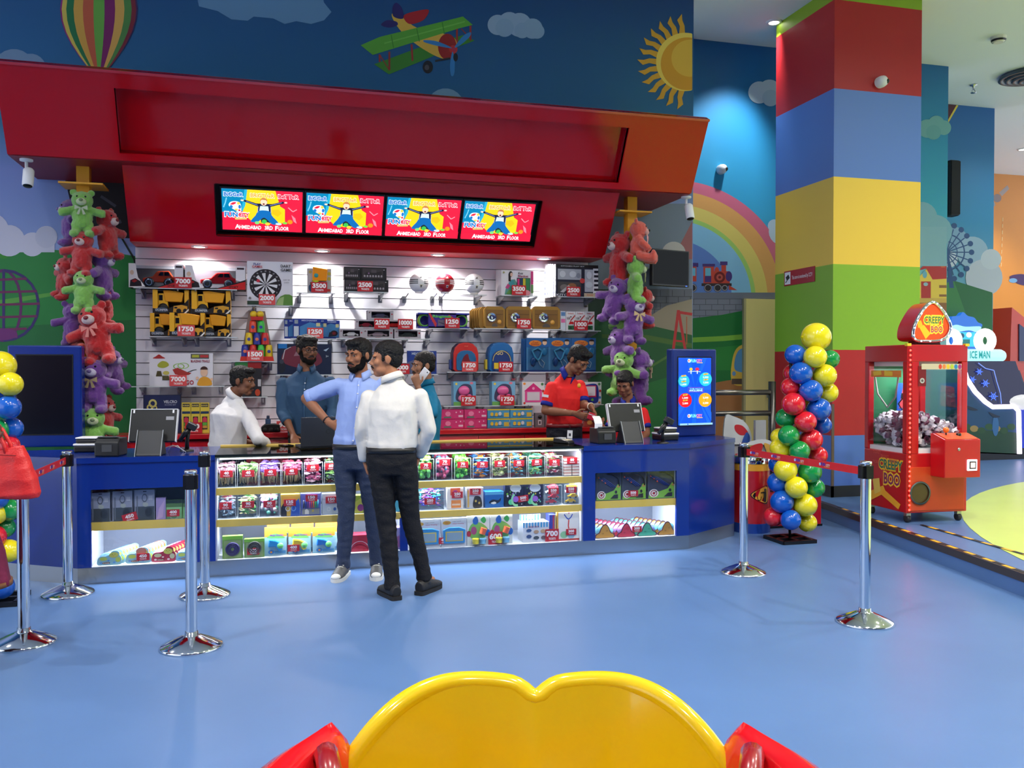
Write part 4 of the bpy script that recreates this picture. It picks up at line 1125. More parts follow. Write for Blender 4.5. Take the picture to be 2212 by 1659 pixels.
# --- dump trucks: three below, two on top
hT = at(400, 627, Y=YS).z - at(400, 677, Y=YS).z
YT = M((240, 178, 32), 0.35)
for k, (a, b, up, yo, lab) in enumerate(((324, 392, 0, 0.02, 'lower left yellow boxed dump truck'), (366, 442, 0, -0.10, 'yellow boxed dump truck pulled to the front of the shelf'), (434, 498, 0, 0.02, 'lower right yellow boxed dump truck'), (330, 408, 1, 0.02, 'upper left yellow boxed dump truck'), (414, 498, 1, 0.02, 'upper right yellow boxed dump truck'))):
 t, w, h = prod('dump_truck_box', lab, 'toy truck', a, 640, b, 700, Y=YS + yo, z=S['A2'] + (hT + 0.002) * up, group='boxed yellow dump trucks')
 h = hT
 d = 0.15
 MB().box(-w / 2, 0.01, 0, w / 2, d, 0.01, YT).box(-w / 2, d - 0.01, 0, w / 2, d, h, M((60, 50, 30), 0.5)).box(-w / 2, 0, 0, -w / 2 + 0.01, d, h, YT).box(w / 2 - 0.01, 0, 0, w / 2, d, h, YT).build('carton', t)
 draw(t, w, h, [('r', 0, 0, 0.14, 1, (240, 180, 40)), ('r', 0.88, 0.45, 1, 1, (236, 172, 40)), ('p', [(0, 0), (0, 0.2), (0.4, 0.16), (0.6, 0.32), (1, 0.42), (1, 0)], (34, 28, 24)), ('p', [(0.56, 0.04), (0.58, 0.3), (0.8, 0.36), (0.96, 0.3), (0.96, 0.06)], (216, 156, 44)), ('d', 0.72, 0.1, 0.07, (24, 22, 22), 0.1), ('d', 0.9, 0.1, 0.06, (24, 22, 22), 0.1), ('r', 0.6, 0.2, 0.68, 0.27, (40, 34, 30)),
     ('p', [(0.86, 0), (1, 0.2), (1, 0.12), (0.92, 0)], (240, 236, 230)), ('p', blob([(0.08, 0.08), (0.12, 0.2), (0.25, 0.24), (0.38, 0.2), (0.42, 0.08), (0.25, 0.04)]), (70, 84, 104)), ('t', 'DUMPER', 0.25, 0.13, 0.09, (200, 206, 214)), ('p', [(0.88, 0.42), (1, 0.62), (1, 0.42)], (30, 26, 24))])
 m = MB()
 m.prism([(-0.38 * w, 0.25 * h), (-0.36 * w, 0.85 * h), (-0.12 * w, 0.86 * h), (-0.08 * w, 0.25 * h)], 0.02, 0.11, YT)
 m.prism([(-0.16 * w, 0.5 * h), (-0.22 * w, 0.98 * h), (-0.05 * w, 0.99 * h), (0.36 * w, 0.9 * h), (0.3 * w, 0.48 * h)], 0.012, 0.12, M((236, 160, 24), 0.35))
 tk = m.build('truck', t, bevel=0.006)
 MB().box(-0.33 * w, 0.016, 0.55 * h, -0.23 * w, 0.02, 0.78 * h, M((24, 26, 30), 0.15)).build('cab_window', tk)
 MB(Matrix.Translation((-0.22 * w, 0.02, 0.22 * h)) @ Matrix.Rotation(PI / 2, 4, 'X')).lathe([(0, -0.03), (0.2 * h, -0.03), (0.21 * h, 0), (0.1 * h, 0.004), (0.0, 0.004)], M((24, 24, 26), 0.6), 16).build('wheel', tk)
# --- race track set
t, w, h = prod('race_track_box', 'large white race track set box on the left shelf', 'toy box', 323, 763, 460, 832, z=S['A3'])
carton(t, w, h, 0.09, (226, 224, 232))
draw(t, w, h, [('p', blob([(0.06, 0.84), (0.1, 0.9), (0.15, 0.96), (0.2, 0.9), (0.24, 0.84)]), (178, 48, 44)), ('p', blob([(0.13, 0.66), (0.2, 0.76), (0.28, 0.72), (0.3, 0.62), (0.22, 0.55), (0.14, 0.58)]), (170, 174, 60)), ('o', 0.46, 0.6, 0.072, 0.09, (150, 190, 96)), ('o', 0.53, 0.62, 0.075, 0.092, (160, 200, 110)),
    ('p', [(0.4, 0.36), (0.36, 0.5), (0.44, 0.56), (0.6, 0.42), (0.66, 0.4), (0.62, 0.34), (0.48, 0.32)], (170, 56, 48)), ('l', [(0.6, 0.42), (0.68, 0.48), (0.74, 0.5)], 0.02, (60, 70, 60)), ('p', [(0.1, 0.3), (0.12, 0.46), (0.18, 0.46), (0.2, 0.3)], (80, 70, 40)), ('p', [(0.2, 0.18), (0.2, 0.32), (0.3, 0.32), (0.31, 0.18)], (90, 84, 50)), ('d', 0.26, 0.4, 0.05, (200, 186, 90), 0.06),
    ('r', 0.65, 0.84, 0.94, 0.98, (90, 90, 80)), ('r', 0.67, 0.87, 0.78, 0.95, (180, 180, 60)), ('r', 0.8, 0.87, 0.93, 0.95, (186, 60, 60)), ('t', 'BLAZING TRAILS', 0.80, 0.76, 0.07, (150, 40, 60), 0.3), ('t', 'GO', 0.63, 0.11, 0.13, (180, 36, 50), 0.13),
    ('p', blob([(0.76, 0.02), (0.78, 0.2), (0.84, 0.28), (0.92, 0.26), (0.97, 0.16), (0.97, 0.02)]), (226, 160, 50)), ('d', 0.86, 0.42, 0.058, (232, 190, 160), 0.13), ('p', circ(0.86, 0.5, 0.06, 16, 0.1, 0, PI), (70, 44, 34)), ('d', 0.75, 0.24, 0.025, (232, 190, 160), 0.05), ('d', 0.98, 0.2, 0.02, (232, 190, 160), 0.05)])
# --- dartboard
t, w, h = prod('dartboard_box', 'white dartboard game box with round board print', 'toy box', 534, 565, 633, 658, z=S['B1'])
carton(t, w, h, 0.06, (228, 224, 232))
cx_, cy_, R_ = 0.40, 0.47, 0.35
it = [('d', cx_, cy_, R_, (36, 28, 34), R_ * w / h)]
for k in range(20):
 a_, b_ = 2 * PI * k / 20, 2 * PI * (k + 1) / 20
 if k % 2:
  it.append(('p', [(cx_, cy_)] + [(cx_ + R_ * 0.74 * math.cos(t_), cy_ + R_ * 0.74 * math.sin(t_) * w / h) for t_ in (a_, (a_ + b_) / 2, b_)], (232, 228, 232)))
 it.append(('t', str(20 - k), cx_ + R_ * 0.86 * math.cos(a_), cy_ + R_ * 0.86 * math.sin(a_) * w / h, 0.028, (230, 226, 230)))
it += [('d', cx_, cy_, 0.022, (120, 110, 116), 0.022 * w / h), ('d', 0.24, 0.55, 0.04, (206, 46, 70), 0.035), ('t', 'PLAY', 0.22, 0.93, 0.05, (40, 60, 140)), ('t', 'GAMES', 0.22, 0.87, 0.05, (196, 40, 50)), ('t', 'DART', 0.84, 0.9, 0.06, (46, 42, 46), 0.22), ('t', 'GAME!', 0.85, 0.81, 0.06, (46, 42, 46), 0.24), ('p', [(0.62, 0.0), (0.66, 0.12), (0.72, 0.2), (0.82, 0.25), (0.92, 0.25), (0.99, 0.21), (0.99, 0.0)], (96, 140, 60)), ('p', [(0.62, 0), (0.7, 0.16), (0.8, 0.2), (0.78, 0)], (160, 186, 120)), ('r', 0, 0, 0.5, 0.09, (44, 62, 44)), ('d', 0.06, 0.15, 0.03, (120, 116, 120), 0.03),
  ('t', 'SOFT TIP', 0.86, 0.58, 0.025, (110, 106, 112)), ('t', 'DARTS', 0.86, 0.52, 0.025, (110, 106, 112))]
draw(t, w, h, it)
# --- cup tower
t, w, h = prod('cup_tower_pack', 'tapered pack of stacking cups in yellow, red, green and blue', 'toy pack', 518, 668, 592, 778, z=S['B2'])
MB().prism([(-w / 2, 0), (w / 2, 0), (w * 0.24, h * 0.98), (-w * 0.24, h * 0.98)], 0.12, 0.13, M((140, 120, 112), 0.5)).prism([(-w / 2, 0), (w / 2, 0), (w * 0.47, h * 0.09), (-w * 0.47, h * 0.09)], -0.004, 0.13, M((206, 50, 36), 0.4)).build('backing_card', t)
CUPC = {'y': (226, 190, 40), 'r': (206, 40, 40), 'o': (226, 70, 50), 'g': (60, 190, 70), 'b': (36, 50, 150)}
ch = h * 0.235
for row, cs in enumerate(('brgy', 'ybr', 'og')):
 for i, c in enumerate(cs):
  x = (i - (len(cs) - 1) / 2) * w * 0.235
  m = MB().lathe([(w * 0.115, 0), (w * 0.108, ch * 0.6), (w * 0.09, ch * 0.92), (w * 0.07, ch * 0.96)], M(CUPC[c], 0.35), 18, (x, 0.06, h * 0.09 + row * ch))
  cup = m.build('cup', t)
  MB(Matrix.Translation((x, 0.06 - w * 0.113, h * 0.09 + row * ch + ch * 0.42)) @ Matrix.Rotation(PI / 2, 4, 'X')).lathe([(0, 0.004), (w * 0.05, 0.003)], M((60, 70, 150) if c != 'b' else (230, 120, 90), 0.4), 14).build('badge', cup)
for x in (-w * 0.1, w * 0.1):
 MB().ball((x, 0.06, h * 0.91), w * 0.105, M((240, 200, 40), 0.35), 14, 10).build('play_ball', t)
MB().prism([(-w * 0.17, h * 0.79), (w * 0.17, h * 0.79), (w * 0.19, h * 0.86), (-w * 0.19, h * 0.86)], 0.02, 0.11, M((196, 40, 36), 0.4)).build('cup_lid', t)
# --- dark box half hidden by the leaning man
t, w, h = prod('superhero_box', 'dark toy box with red and green print behind the leaning man', 'toy box', 508, 782, 565, 855, z=S['B3'])
carton(t, w, h, 0.1, (34, 34, 40))
draw(t, w, h, [('r', 0, 0.86, 0.48, 1, (50, 120, 60)), ('r', 0.48, 0.82, 1, 1, (150, 36, 36)), ('d', 0.85, 0.12, 0.1, (190, 70, 40)), ('r', 0.86, 0.3, 0.98, 0.5, (190, 186, 190))])
# --- orange toy pack
t, w, h = prod('ramp_toy_pack', 'orange and yellow toy on a clear pack under the third lamp gap', 'toy pack', 664, 577, 716, 629, z=S['C1'])
carton(t, w, h * 0.95, 0.07, (190, 184, 180), 'backing_card')
draw(t, w, h, [('d', 0.12, 0.8, 0.06, (190, 170, 90)), ('d', 0.9, 0.75, 0.07, (206, 186, 70)), ('d', 0.9, 0.55, 0.07, (206, 186, 70)), ('d', 0.15, 0.18, 0.1, (50, 80, 110), 0.15), ('d', 0.15, 0.36, 0.05, (120, 90, 60)), ('r', 0.78, 0.05, 0.95, 0.15, (196, 60, 40))])
MB().prism([(-w * 0.3, h * 0.45), (-w * 0.28, h), (w * 0.05, h * 0.96), (w * 0.34, h * 0.9), (w * 0.3, h * 0.45)], -0.03, -0.003, M((250, 150, 20), 0.25)).build('toy_ramp', t, bevel=0.006)
MB(Matrix.Translation((-w * 0.14, -0.032, h * 0.66)) @ Matrix.Rotation(PI / 2, 4, 'X')).lathe([(0, 0.006), (w * 0.08, 0.004), (w * 0.09, 0)], M((40, 150, 150), 0.3), 14).build('knob', t)
MB().ball((-w * 0.16, -0.018, h * 0.5), (w * 0.15, 0.012, h * 0.14), M((190, 214, 30), 0.3), 14, 8).build('yellow_bumper', t)
# --- blue construction sets
MX = [('r', 0, 0.86, 1, 1, (26, 54, 150)), ('t', 'MECHANIX', 0.58, 0.92, 0.07, (200, 210, 230), 0.55), ('r', 0.03, 0.1, 0.2, 0.62, (200, 206, 216)), ('p', [(0.24, 0.1), (0.24, 0.6), (0.6, 0.84), (1, 0.7), (1, 0.1)], (70, 130, 186)), ('p', [(0.5, 0.1), (0.55, 0.35), (0.72, 0.4), (0.85, 0.15)], (24, 34, 60)), ('r', 0.82, 0.62, 0.96, 0.8, (206, 200, 150)), ('r', 0.05, 0.75, 0.18, 0.95, (150, 160, 170))]
for k, (a, b, pt, yo, rz, lab) in enumerate(((614, 652, 690, 0.05, 0.5, 'blue construction set turned sideways at the left of its row'), (633, 694, 689, -0.01, 0, 'blue construction set box at the front of its row'), (660, 707, 690, 0.04, 0, 'second blue construction set behind the front one'), (684, 734, 692, 0.09, 0, 'rearmost blue construction set showing a dark vehicle'))):
 t, w, h = prod('construction_set_box', lab, 'toy box', a, pt, b, 729, Y=YS + yo, z=S['C2'], group='blue construction sets')
 carton(t, w, h, 0.035, (30, 56, 140))
 draw(t, w, h, MX + ([('d', 0.75, 0.3, 0.16, (40, 30, 40), 0.16), ('d', 0.75, 0.3, 0.08, (140, 40, 40), 0.08)] if k == 3 else []))
# --- dark action figure box
t, w, h = prod('action_figure_box', 'large dark blue toy box with maroon vehicle print behind the bearded man in glasses', 'toy box', 599, 743, 716, 807, z=S['C3'])
carton(t, w, h, 0.1, (20, 32, 62))
draw(t, w, h, [('r', 0.02, 0.85, 0.18, 1, (30, 110, 180)), ('p', blob([(0.1, 0.4), (0.15, 0.8), (0.4, 0.95), (0.7, 0.8), (0.82, 0.4), (0.5, 0.2)]), (110, 44, 60)), ('l', [(0.1, 0.5), (0.14, 0.8), (0.25, 0.9)], 0.015, (190, 190, 196)), ('d', 0.08, 0.25, 0.07, (30, 34, 44), 0.2), ('d', 0.08, 0.42, 0.04, (60, 64, 76), 0.07), ('p', [(0.3, 0.6), (0.36, 0.8), (0.42, 0.62)], (150, 110, 120)), ('p', [(0.85, 0.8), (0.96, 0.88), (0.9, 0.76)], (170, 190, 210)), ('t', '3+', 0.92, 0.6, 0.06, (190, 200, 210))])
# --- black metal train boxes (2 x 2)
hb = (at(790, 577, Y=YS).z - S['D1']) / 2
for k, (a, b, up, lab) in enumerate(((744, 783, 0, 'lower left'), (783, 840, 0, 'lower right'), (743, 780, 1, 'upper left'), (780, 836, 1, 'upper right'))):
 t, w, h = prod('model_train_box', '%s black window box of metal model trains' % lab, 'toy box', a, 600, b - 1, 630, z=S['D1'] + up * hb, group='black model train boxes')
 carton(t, w, hb - 0.002, 0.12 + 0.02 * (1 - up), (26, 22, 26))
 draw(t, w, hb, [('r', 0.06, 0.12, 0.86, 0.9, (66, 58, 60)), ('p', [(0.1, 0.3), (0.2, 0.6), (0.5, 0.55), (0.8, 0.7), (0.82, 0.3)], (46, 40, 42)), ('d', 0.9, 0.8, 0.03, (220, 216, 220))] + [('d', 0.14 + 0.11 * i, 0.28, 0.035, (170, 160, 166), 0.09) for i in range(7)] + [('d', 0.3, 0.5, 0.03, (150, 110, 150), 0.07), ('r', 0.4, 0.55, 0.6, 0.8, (90, 80, 82))])
# --- grey boxed model cars: three below, two in the middle, one on top
hc = (at(830, 671, Y=YS).z - S['D2']) / 3
for k, (a, b, row, c, lab) in enumerate(((732, 785, 0, (200, 196, 200), 'grey window box with a silver model car, bottom left'), (783, 850, 0, (150, 130, 140), 'grey window box with a roadster, bottom centre'), (851, 910, 0, (50, 56, 54), 'grey window box with a dark green model car, bottom right'), (767, 815, 1, (130, 30, 44), 'grey window box with a maroon model car, middle left'), (815, 890, 1, (200, 34, 30), 'grey window box with a bright red model van, middle right'), (793, 851, 2, (70, 66, 90), 'grey window box with a model motorbike on top of the pile'))):
 t, w, h = prod('model_car_box', lab, 'toy car', a + 1, 700, b - 1, 730, z=S['D2'] + row * (hc + 0.001), Y=YS + 0.01, group='grey boxed model cars')
 h = hc
 MB().box(-w / 2, 0.10, 0, w / 2, 0.11, h, M((90, 84, 90), 0.5)).box(-w / 2, 0, 0, w / 2, 0.11, 0.006, M((150, 142, 150), 0.5)).box(-w / 2, 0, h - 0.006, w / 2, 0.11, h, M((176, 168, 176), 0.5)).box(-w / 2, 0, 0, -w / 2 + 0.006, 0.11, h, M((160, 150, 158), 0.5)).box(w / 2 - 0.006, 0, 0, w / 2, 0.11, h, M((150, 130, 140), 0.5)).build('carton', t)
 fr = MB()
 for q in ((0, 0, 1, 0.2), (0, 0.84, 1, 1), (0, 0.2, 0.15, 0.84), (0.87, 0.2, 1, 0.84)):
  fr.box((q[0] - 0.5) * w, -0.001, q[1] * h, (q[2] - 0.5) * w, 0.001, q[3] * h, M((176, 168, 176), 0.45))
 fr.build('front_frame', t)
 draw(t, w, h, [('t', 'METAL MODEL', 0.5, 0.1, 0.06, (150, 70, 80)), ('p', [(0.03, 0.7), (0.08, 0.86), (0.12, 0.7)], (110, 80, 90)), ('d', 0.94, 0.6, 0.03, (180, 60, 70), 0.08)], y=-0.002)
 m = MB()
 m.prism([(-0.32 * w, 0.28 * h), (-0.32 * w, 0.45 * h), (-0.18 * w, 0.5 * h), (-0.08 * w, 0.68 * h), (0.14 * w, 0.68 * h), (0.22 * w, 0.5 * h), (0.32 * w, 0.46 * h), (0.32 * w, 0.28 * h)], 0.03, 0.08, M(c, 0.25, coat=0.4))
 cc = m.build('model_car', t)
 for x in (-0.2 * w, 0.2 * w):
  MB(Matrix.Translation((x, 0.028, 0.29 * h)) @ Matrix.Rotation(PI / 2, 4, 'X')).lathe([(0, -0.01), (0.012, -0.01), (0.012, 0.002), (0, 0.003)], M((26, 26, 28), 0.5), 12).build('wheel', cc)
# --- blue construction box behind the phone caller
t, w, h = prod('construction_set_box', 'blue construction set standing behind the man on the phone', 'toy box', 880, 758, 943, 806, z=S['D3'], group='blue construction sets')
carton(t, w, h, 0.04, (34, 60, 140))
draw(t, w, h, [('t', 'MECHANIX', 0.45, 0.88, 0.1, (196, 206, 226), 0.6), ('d', 0.85, 0.9, 0.05, (200, 206, 220)), ('p', [(0, 0), (0, 0.5), (0.4, 0.7), (0.5, 0.2), (0.5, 0)], (90, 96, 130)), ('r', 0.6, 0.1, 0.95, 0.7, (26, 36, 80))])
# --- footballs on wire rests
def football(px, py, r_px, lab, base, stripe):
 p = at(px, py, Y=8.52)
 r = r_px * 8.5 / F
 t = thing('football', lab, 'ball', (p.x, 8.52, p.z - r), group='footballs on the slat wall')
 MB().ball((0, 0, r), r, M(base, 0.3, coat=0.3), 32, 20).build('bladder', t)
 def band(az0, az1, el, wd, m):
  mb = MB()
  vs_, fs_ = [], []
  for i in range(9):
   a = math.radians(az0 + (az1 - az0) * i / 8)
   for e in (el - wd, el + wd):
    e = math.radians(e)
    q = Vector((math.sin(a) * math.cos(e), -math.cos(a) * math.cos(e), math.sin(e))) * (r * 1.006)
    vs_.append((q.x, q.y, q.z + r))
  for i in range(8):
   fs_.append((2 * i, 2 * i + 2, 2 * i + 3, 2 * i + 1))
  mb.add(vs_, fs_, m, True)
  return mb
 sm_ = M(stripe, 0.4)
 for el in (-6, 4, 14):
  for az in ((-80, -14), (22, 84)):
   band(az[0], az[1], el, 2.6, sm_).build('stripe', t)
 for k, (az, el, wd) in enumerate(((-1, 27, 2.2), (4, 29, 4), (9, 31, 6))):
  band(az - 1.5, az + 2.5, el, wd, sm_).build('maker_mark', t)
 cm = M((196, 176, 90), 0.4) if stripe[0] < 100 else M((230, 226, 236), 0.4)
 band(-2, 12, -24, 8, cm).build('crest', t)
 band(1, 9, -24, 5, M((60, 70, 110), 0.4)).build('crest_center', t)
 MB().lathe([(r * 0.42, -0.012), (r * 0.45, 0.012)], M((236, 230, 224), 0.4), 18, (0, 0, 0.008)).build('rest_ring', t)
 return t
football(905, 611, 21.5, 'white football with black stripes at the left of the red one', (240, 236, 236), (20, 20, 22))
football(961, 612, 21.5, 'red football with white stripes between two white ones', (170, 22, 36), (240, 236, 236))
football(1024, 613, 22, 'white football with black stripes at the right of the red one', (236, 234, 238), (20, 20, 22))
for px in (880, 942, 960):
 p = at(px, 634, Y=8.5)
 t = thing('display_arm', 'metal display arm %s' % {880: 'left of the white football', 942: 'below the red football, left one', 960: 'below the red football, right one'}[px], 'bracket', (p.x, 8.713, p.z))
 MB().tube([(0, 0.0, -0.04), (0, -0.05, -0.035), (0.01, -0.2, 0.0)], 0.006, STEEL, 8).build('arm', t)
 MB().box(-0.02, -0.012, -0.075, 0.02, 0, -0.01, STEEL).build('clip', t)
# --- knitting kits, five deep
for k in range(5):
 lab = 'front white knitting kit box with a girl in a patchwork blanket' if k == 0 else 'white knitting kit box, %s from the front' % NTH[k]
 t, w, h = prod('knitting_kit_box', lab, 'toy box', 1083, 584, 1152, 636, Y=YS + 0.045 * k, z=S['F1'], group='knitting kits behind each other')
 t.location.x -= 0.012 * k
 carton(t, w, h, 0.04, (226, 220, 226))
 if k == 0:
  draw(t, w, h, [('p', [(0.1, 0.02), (0.14, 0.3), (0.3, 0.62), (0.42, 0.64), (0.5, 0.45), (0.5, 0.02)], (90, 150, 140)), ('p', [(0.12, 0.3), (0.2, 0.46), (0.28, 0.38), (0.2, 0.24)], (196, 70, 130)), ('p', [(0.22, 0.5), (0.36, 0.62), (0.42, 0.45), (0.28, 0.36)], (70, 150, 160)), ('p', [(0.14, 0.04), (0.24, 0.22), (0.4, 0.2), (0.4, 0.04)], (100, 150, 70)), ('d', 0.29, 0.84, 0.06, (30, 24, 28), 0.12), ('r', 0.22, 0.55, 0.29, 0.86, (30, 24, 28)), ('d', 0.31, 0.82, 0.04, (224, 180, 160), 0.08),
      ('t', 'Knit', 0.6, 0.88, 0.08, (60, 60, 66)), ('t', 'Blanket', 0.68, 0.77, 0.09, (150, 40, 90), 0.32), ('r', 0.48, 0.14, 0.9, 0.7, (60, 54, 60)), ('r', 0.5, 0.2, 0.56, 0.66, (214, 50, 120)), ('r', 0.58, 0.2, 0.66, 0.68, (30, 60, 100)), ('r', 0.67, 0.2, 0.75, 0.68, (206, 190, 50)), ('r', 0.76, 0.2, 0.88, 0.68, (50, 130, 80)), ('r', 0.92, 0.45, 1, 0.97, (214, 60, 130)), ('r', 0.92, 0.1, 1, 0.44, (110, 150, 90)), ('d', 0.78, 0.1, 0.12, (230, 150, 160), 0.12), ('d', 0.07, 0.9, 0.03, (170, 160, 110), 0.04)])
# --- kitchen sets, five deep
for k in range(5):
 lab = 'front black and white kitchen play set box with steel pots' if k == 0 else 'striped kitchen play set box, %s from the front' % NTH[k]
 t, w, h = prod('kitchen_set_box', lab, 'toy box', 1200, 572, 1292, 639, Y=YS + 0.05 * k, z=S['G1'], group='kitchen play sets behind each other')
 t.location.x -= 0.026 * k
 carton(t, w, h, 0.045, (232, 232, 240))
 it = [('r', 0.9 if i % 2 else 0.9, 0.06 + 0.14 * i, 1, 0.13 + 0.14 * i, (22, 24, 40)) for i in range(6)]
 for i in range(5):
  MB().box(-w / 2 - 0.001, 0.008, 0.03 + i * 0.055, -w / 2, 0.036, 0.055 + i * 0.055, M((60, 80, 190), 0.4)).build('side_print', t)
 if k == 0:
  draw(t, w, h, [('r', 0, 0, 0.88, 0.95, (30, 32, 54)), ('r', 0.0, 0.9, 1, 1, (16, 16, 20)), ('t', 'KITCHEN PLAY SET', 0.4, 0.95, 0.035, (190, 190, 196), 0.55), ('r', 0.05, 0.53, 0.6, 0.86, (170, 174, 184)), ('r', 0.05, 0.1, 0.6, 0.46, (70, 64, 66)), ('r', 0.68, 0.16, 0.88, 0.86, (180, 184, 194)), ('t', 'KITCHEN', 0.26, 0.05, 0.07, (214, 214, 220), 0.48)] + it +
    [('d', 0.16, 0.7, 0.07, (206, 210, 218), 0.1), ('d', 0.4, 0.7, 0.08, (206, 210, 218), 0.1), ('d', 0.53, 0.66, 0.05, (140, 144, 156), 0.08), ('d', 0.2, 0.28, 0.1, (120, 110, 110), 0.1), ('d', 0.38, 0.34, 0.1, (150, 96, 60), 0.08), ('p', [(0.1, 0.14), (0.3, 0.36), (0.34, 0.3), (0.18, 0.12)], (190, 186, 190)), ('d', 0.78, 0.68, 0.06, (206, 210, 218), 0.12), ('d', 0.78, 0.38, 0.08, (200, 206, 214), 0.1), ('d', 0.62, 0.5, 0.06, (206, 60, 60), 0.08), ('r', 0.66, 0.0, 0.92, 0.12, (196, 180, 150)), ('t', 'FOOD', 0.8, 0.06, 0.05, (206, 90, 50))])
# --- ring toss
t, w, h = prod('ring_toss_box', 'purple ring toss game with green rings at both ends', 'toy box', 903, 676, 1014, 708, z=S['E2'])
MB().box(-w / 2, 0.11, 0, w / 2, 0.12, h, M((50, 44, 140), 0.4)).box(-w / 2, 0, 0, w / 2, 0.12, h * 0.1, M((40, 44, 150), 0.4)).box(-w / 2, 0, h * 0.9, w / 2, 0.12, h, M((44, 50, 160), 0.4)).box(-w * 0.3, 0, 0, w * 0.24, 0.12, h * 0.98, M((62, 44, 140), 0.4)).build('carton', t)
draw(t, w, h, [('a', 0.24, 0.5, 0.06, 0.09, -1.2, 1.6, (206, 60, 60)), ('p', [(0.2, 0.96), (0.24, 0.96), (0.36, 0.3), (0.34, 0.04)], (206, 60, 60)), ('p', [(0.6, 0.9), (0.72, 0.6), (0.68, 0.5), (0.58, 0.8)], (206, 70, 60)), ('t', 'Ringtoss', 0.46, 0.78, 0.16, (100, 190, 90), 0.36, 0.05), ('r', 0.38, 0.15, 0.58, 0.55, (110, 100, 120)), ('l', [(0.4, 0.4), (0.56, 0.2)], 0.02, (50, 46, 60))])
for sx in (-1, 1):
 for k, c in enumerate(((110, 190, 80), (190, 214, 70))):
  r0 = h * (0.36 + 0.05 * k)
  MB().tube([(sx * w * 0.36 + r0 * math.cos(a * PI / 10), 0.04 + 0.03 * k, h * 0.5 + r0 * math.sin(a * PI / 10)) for a in range(20)], 0.008, M(c, 0.35), 8, closed=True).build('toss_ring', t)
# --- golden torches
GOLD = (176, 132, 62)
for k in range(8):
 front = k in (0, 1, 2)
 if front:
  a, b = ((1046, 1091), (1093, 1148), (1150, 1210))[k]
  t, w, h = prod('torch_pack', '%s gold torch gift pack with a round lamp window' % ('left', 'middle', 'right')[k], 'torch', a, 662, b, 709, z=S['F2'], group='gold torch packs')
 else:
  t, w, h = prod('torch_pack', 'gold torch pack seen edge on left of the others, %s from the front' % NTH[k - 2], 'torch', 1040 - 5 * (k - 2), 660 + k, 1082 - 5 * (k - 2), 709, Y=YS + 0.035 * (k - 2), z=S['F2'], group='gold torch packs')
 MB().prism([(-w / 2 + 0.02, 0), (w / 2 - 0.02, 0), (w / 2, 0.02), (w / 2, h - 0.03), (w / 2 - 0.03, h), (-w / 2 + 0.03, h), (-w / 2, h - 0.03), (-w / 2, 0.02)], 0, 0.03 if not front else 0.07, M(GOLD, 0.35, 0.35)).build('blister', t)
 if front:
  draw(t, w, h, [('p', [(0.08, 0.1), (0.08, 0.85), (0.92, 0.85), (0.92, 0.1)], (136, 98, 48)), ('r', 0.1, 0.62, 0.9, 0.66, (110, 78, 40)), ('d', 0.5, 0.1, 0.14, (92, 84, 80), 0.14), ('r', 0.06, 0.0, 0.94, 0.08, (150, 110, 50))])
  T = Matrix.Translation(((-0.14 if k < 2 else -0.1) * w, -0.004, h * 0.5)) @ Matrix.Rotation(PI / 2, 4, 'X')
  MB(T).lathe([(0, 0.004), (0.02, 0.012), (h * 0.17, 0.006), (h * 0.2, 0.016), (h * 0.22, 0.0)], CHROME, 22).build('lamp_reflector', t)
  MB(Matrix.Translation((w * 0.22, -0.004, h * 0.3)) @ Matrix.Rotation(PI / 2, 4, 'X')).lathe([(0, 0.006), (h * 0.09, 0.004), (h * 0.1, 0)], M((230, 170, 70), 0.3), 16).build('coin_lamp', t)
# --- three red craft kits
t, w, h = prod('greeting_card', 'pale blue and pink card leaning at the left of the red craft kits', 'card', 1211, 672, 1222, 710, z=S['G2'])
carton(t, w, h, 0.01, (206, 214, 226)); draw(t, w, h, [('r', 0.1, 0.75, 0.9, 0.95, (90, 130, 180)), ('r', 0.1, 0.4, 0.9, 0.6, (220, 110, 160))])
for k in range(3):
 a = 1223 + 20.5 * k
 t, w, h = prod('craft_kit_box', '%s white and red craft kit box beside the gold torches' % ('left', 'middle', 'right')[k], 'toy box', a, 673, a + 20, 711, z=S['G2'], group='red craft kits')
 carton(t, w, h, 0.12, (226, 222, 224))
 draw(t, w, h, [('t', 'milano', 0.5, 0.9, 0.07, (196, 50, 60), 0.6), ('d', 0.2, 0.9, 0.05, (190, 186, 170)), ('t', 'E8', 0.25, 0.64, 0.12, (110, 100, 104)), ('l', [(0.45, 0.5), (0.95, 0.8)], 0.08, (190, 60, 60)), ('d', 0.5, 0.72, 0.08, (60, 40, 44), 0.03), ('p', [(0.25, 0.32), (0.4, 0.48), (0.75, 0.46), (0.8, 0.34)], (200, 30, 36)), ('r', 0.2, 0.04, 0.8, 0.26, (50, 110, 70)), ('r', 0.35, 0.08, 0.6, 0.2, (30, 60, 44))])
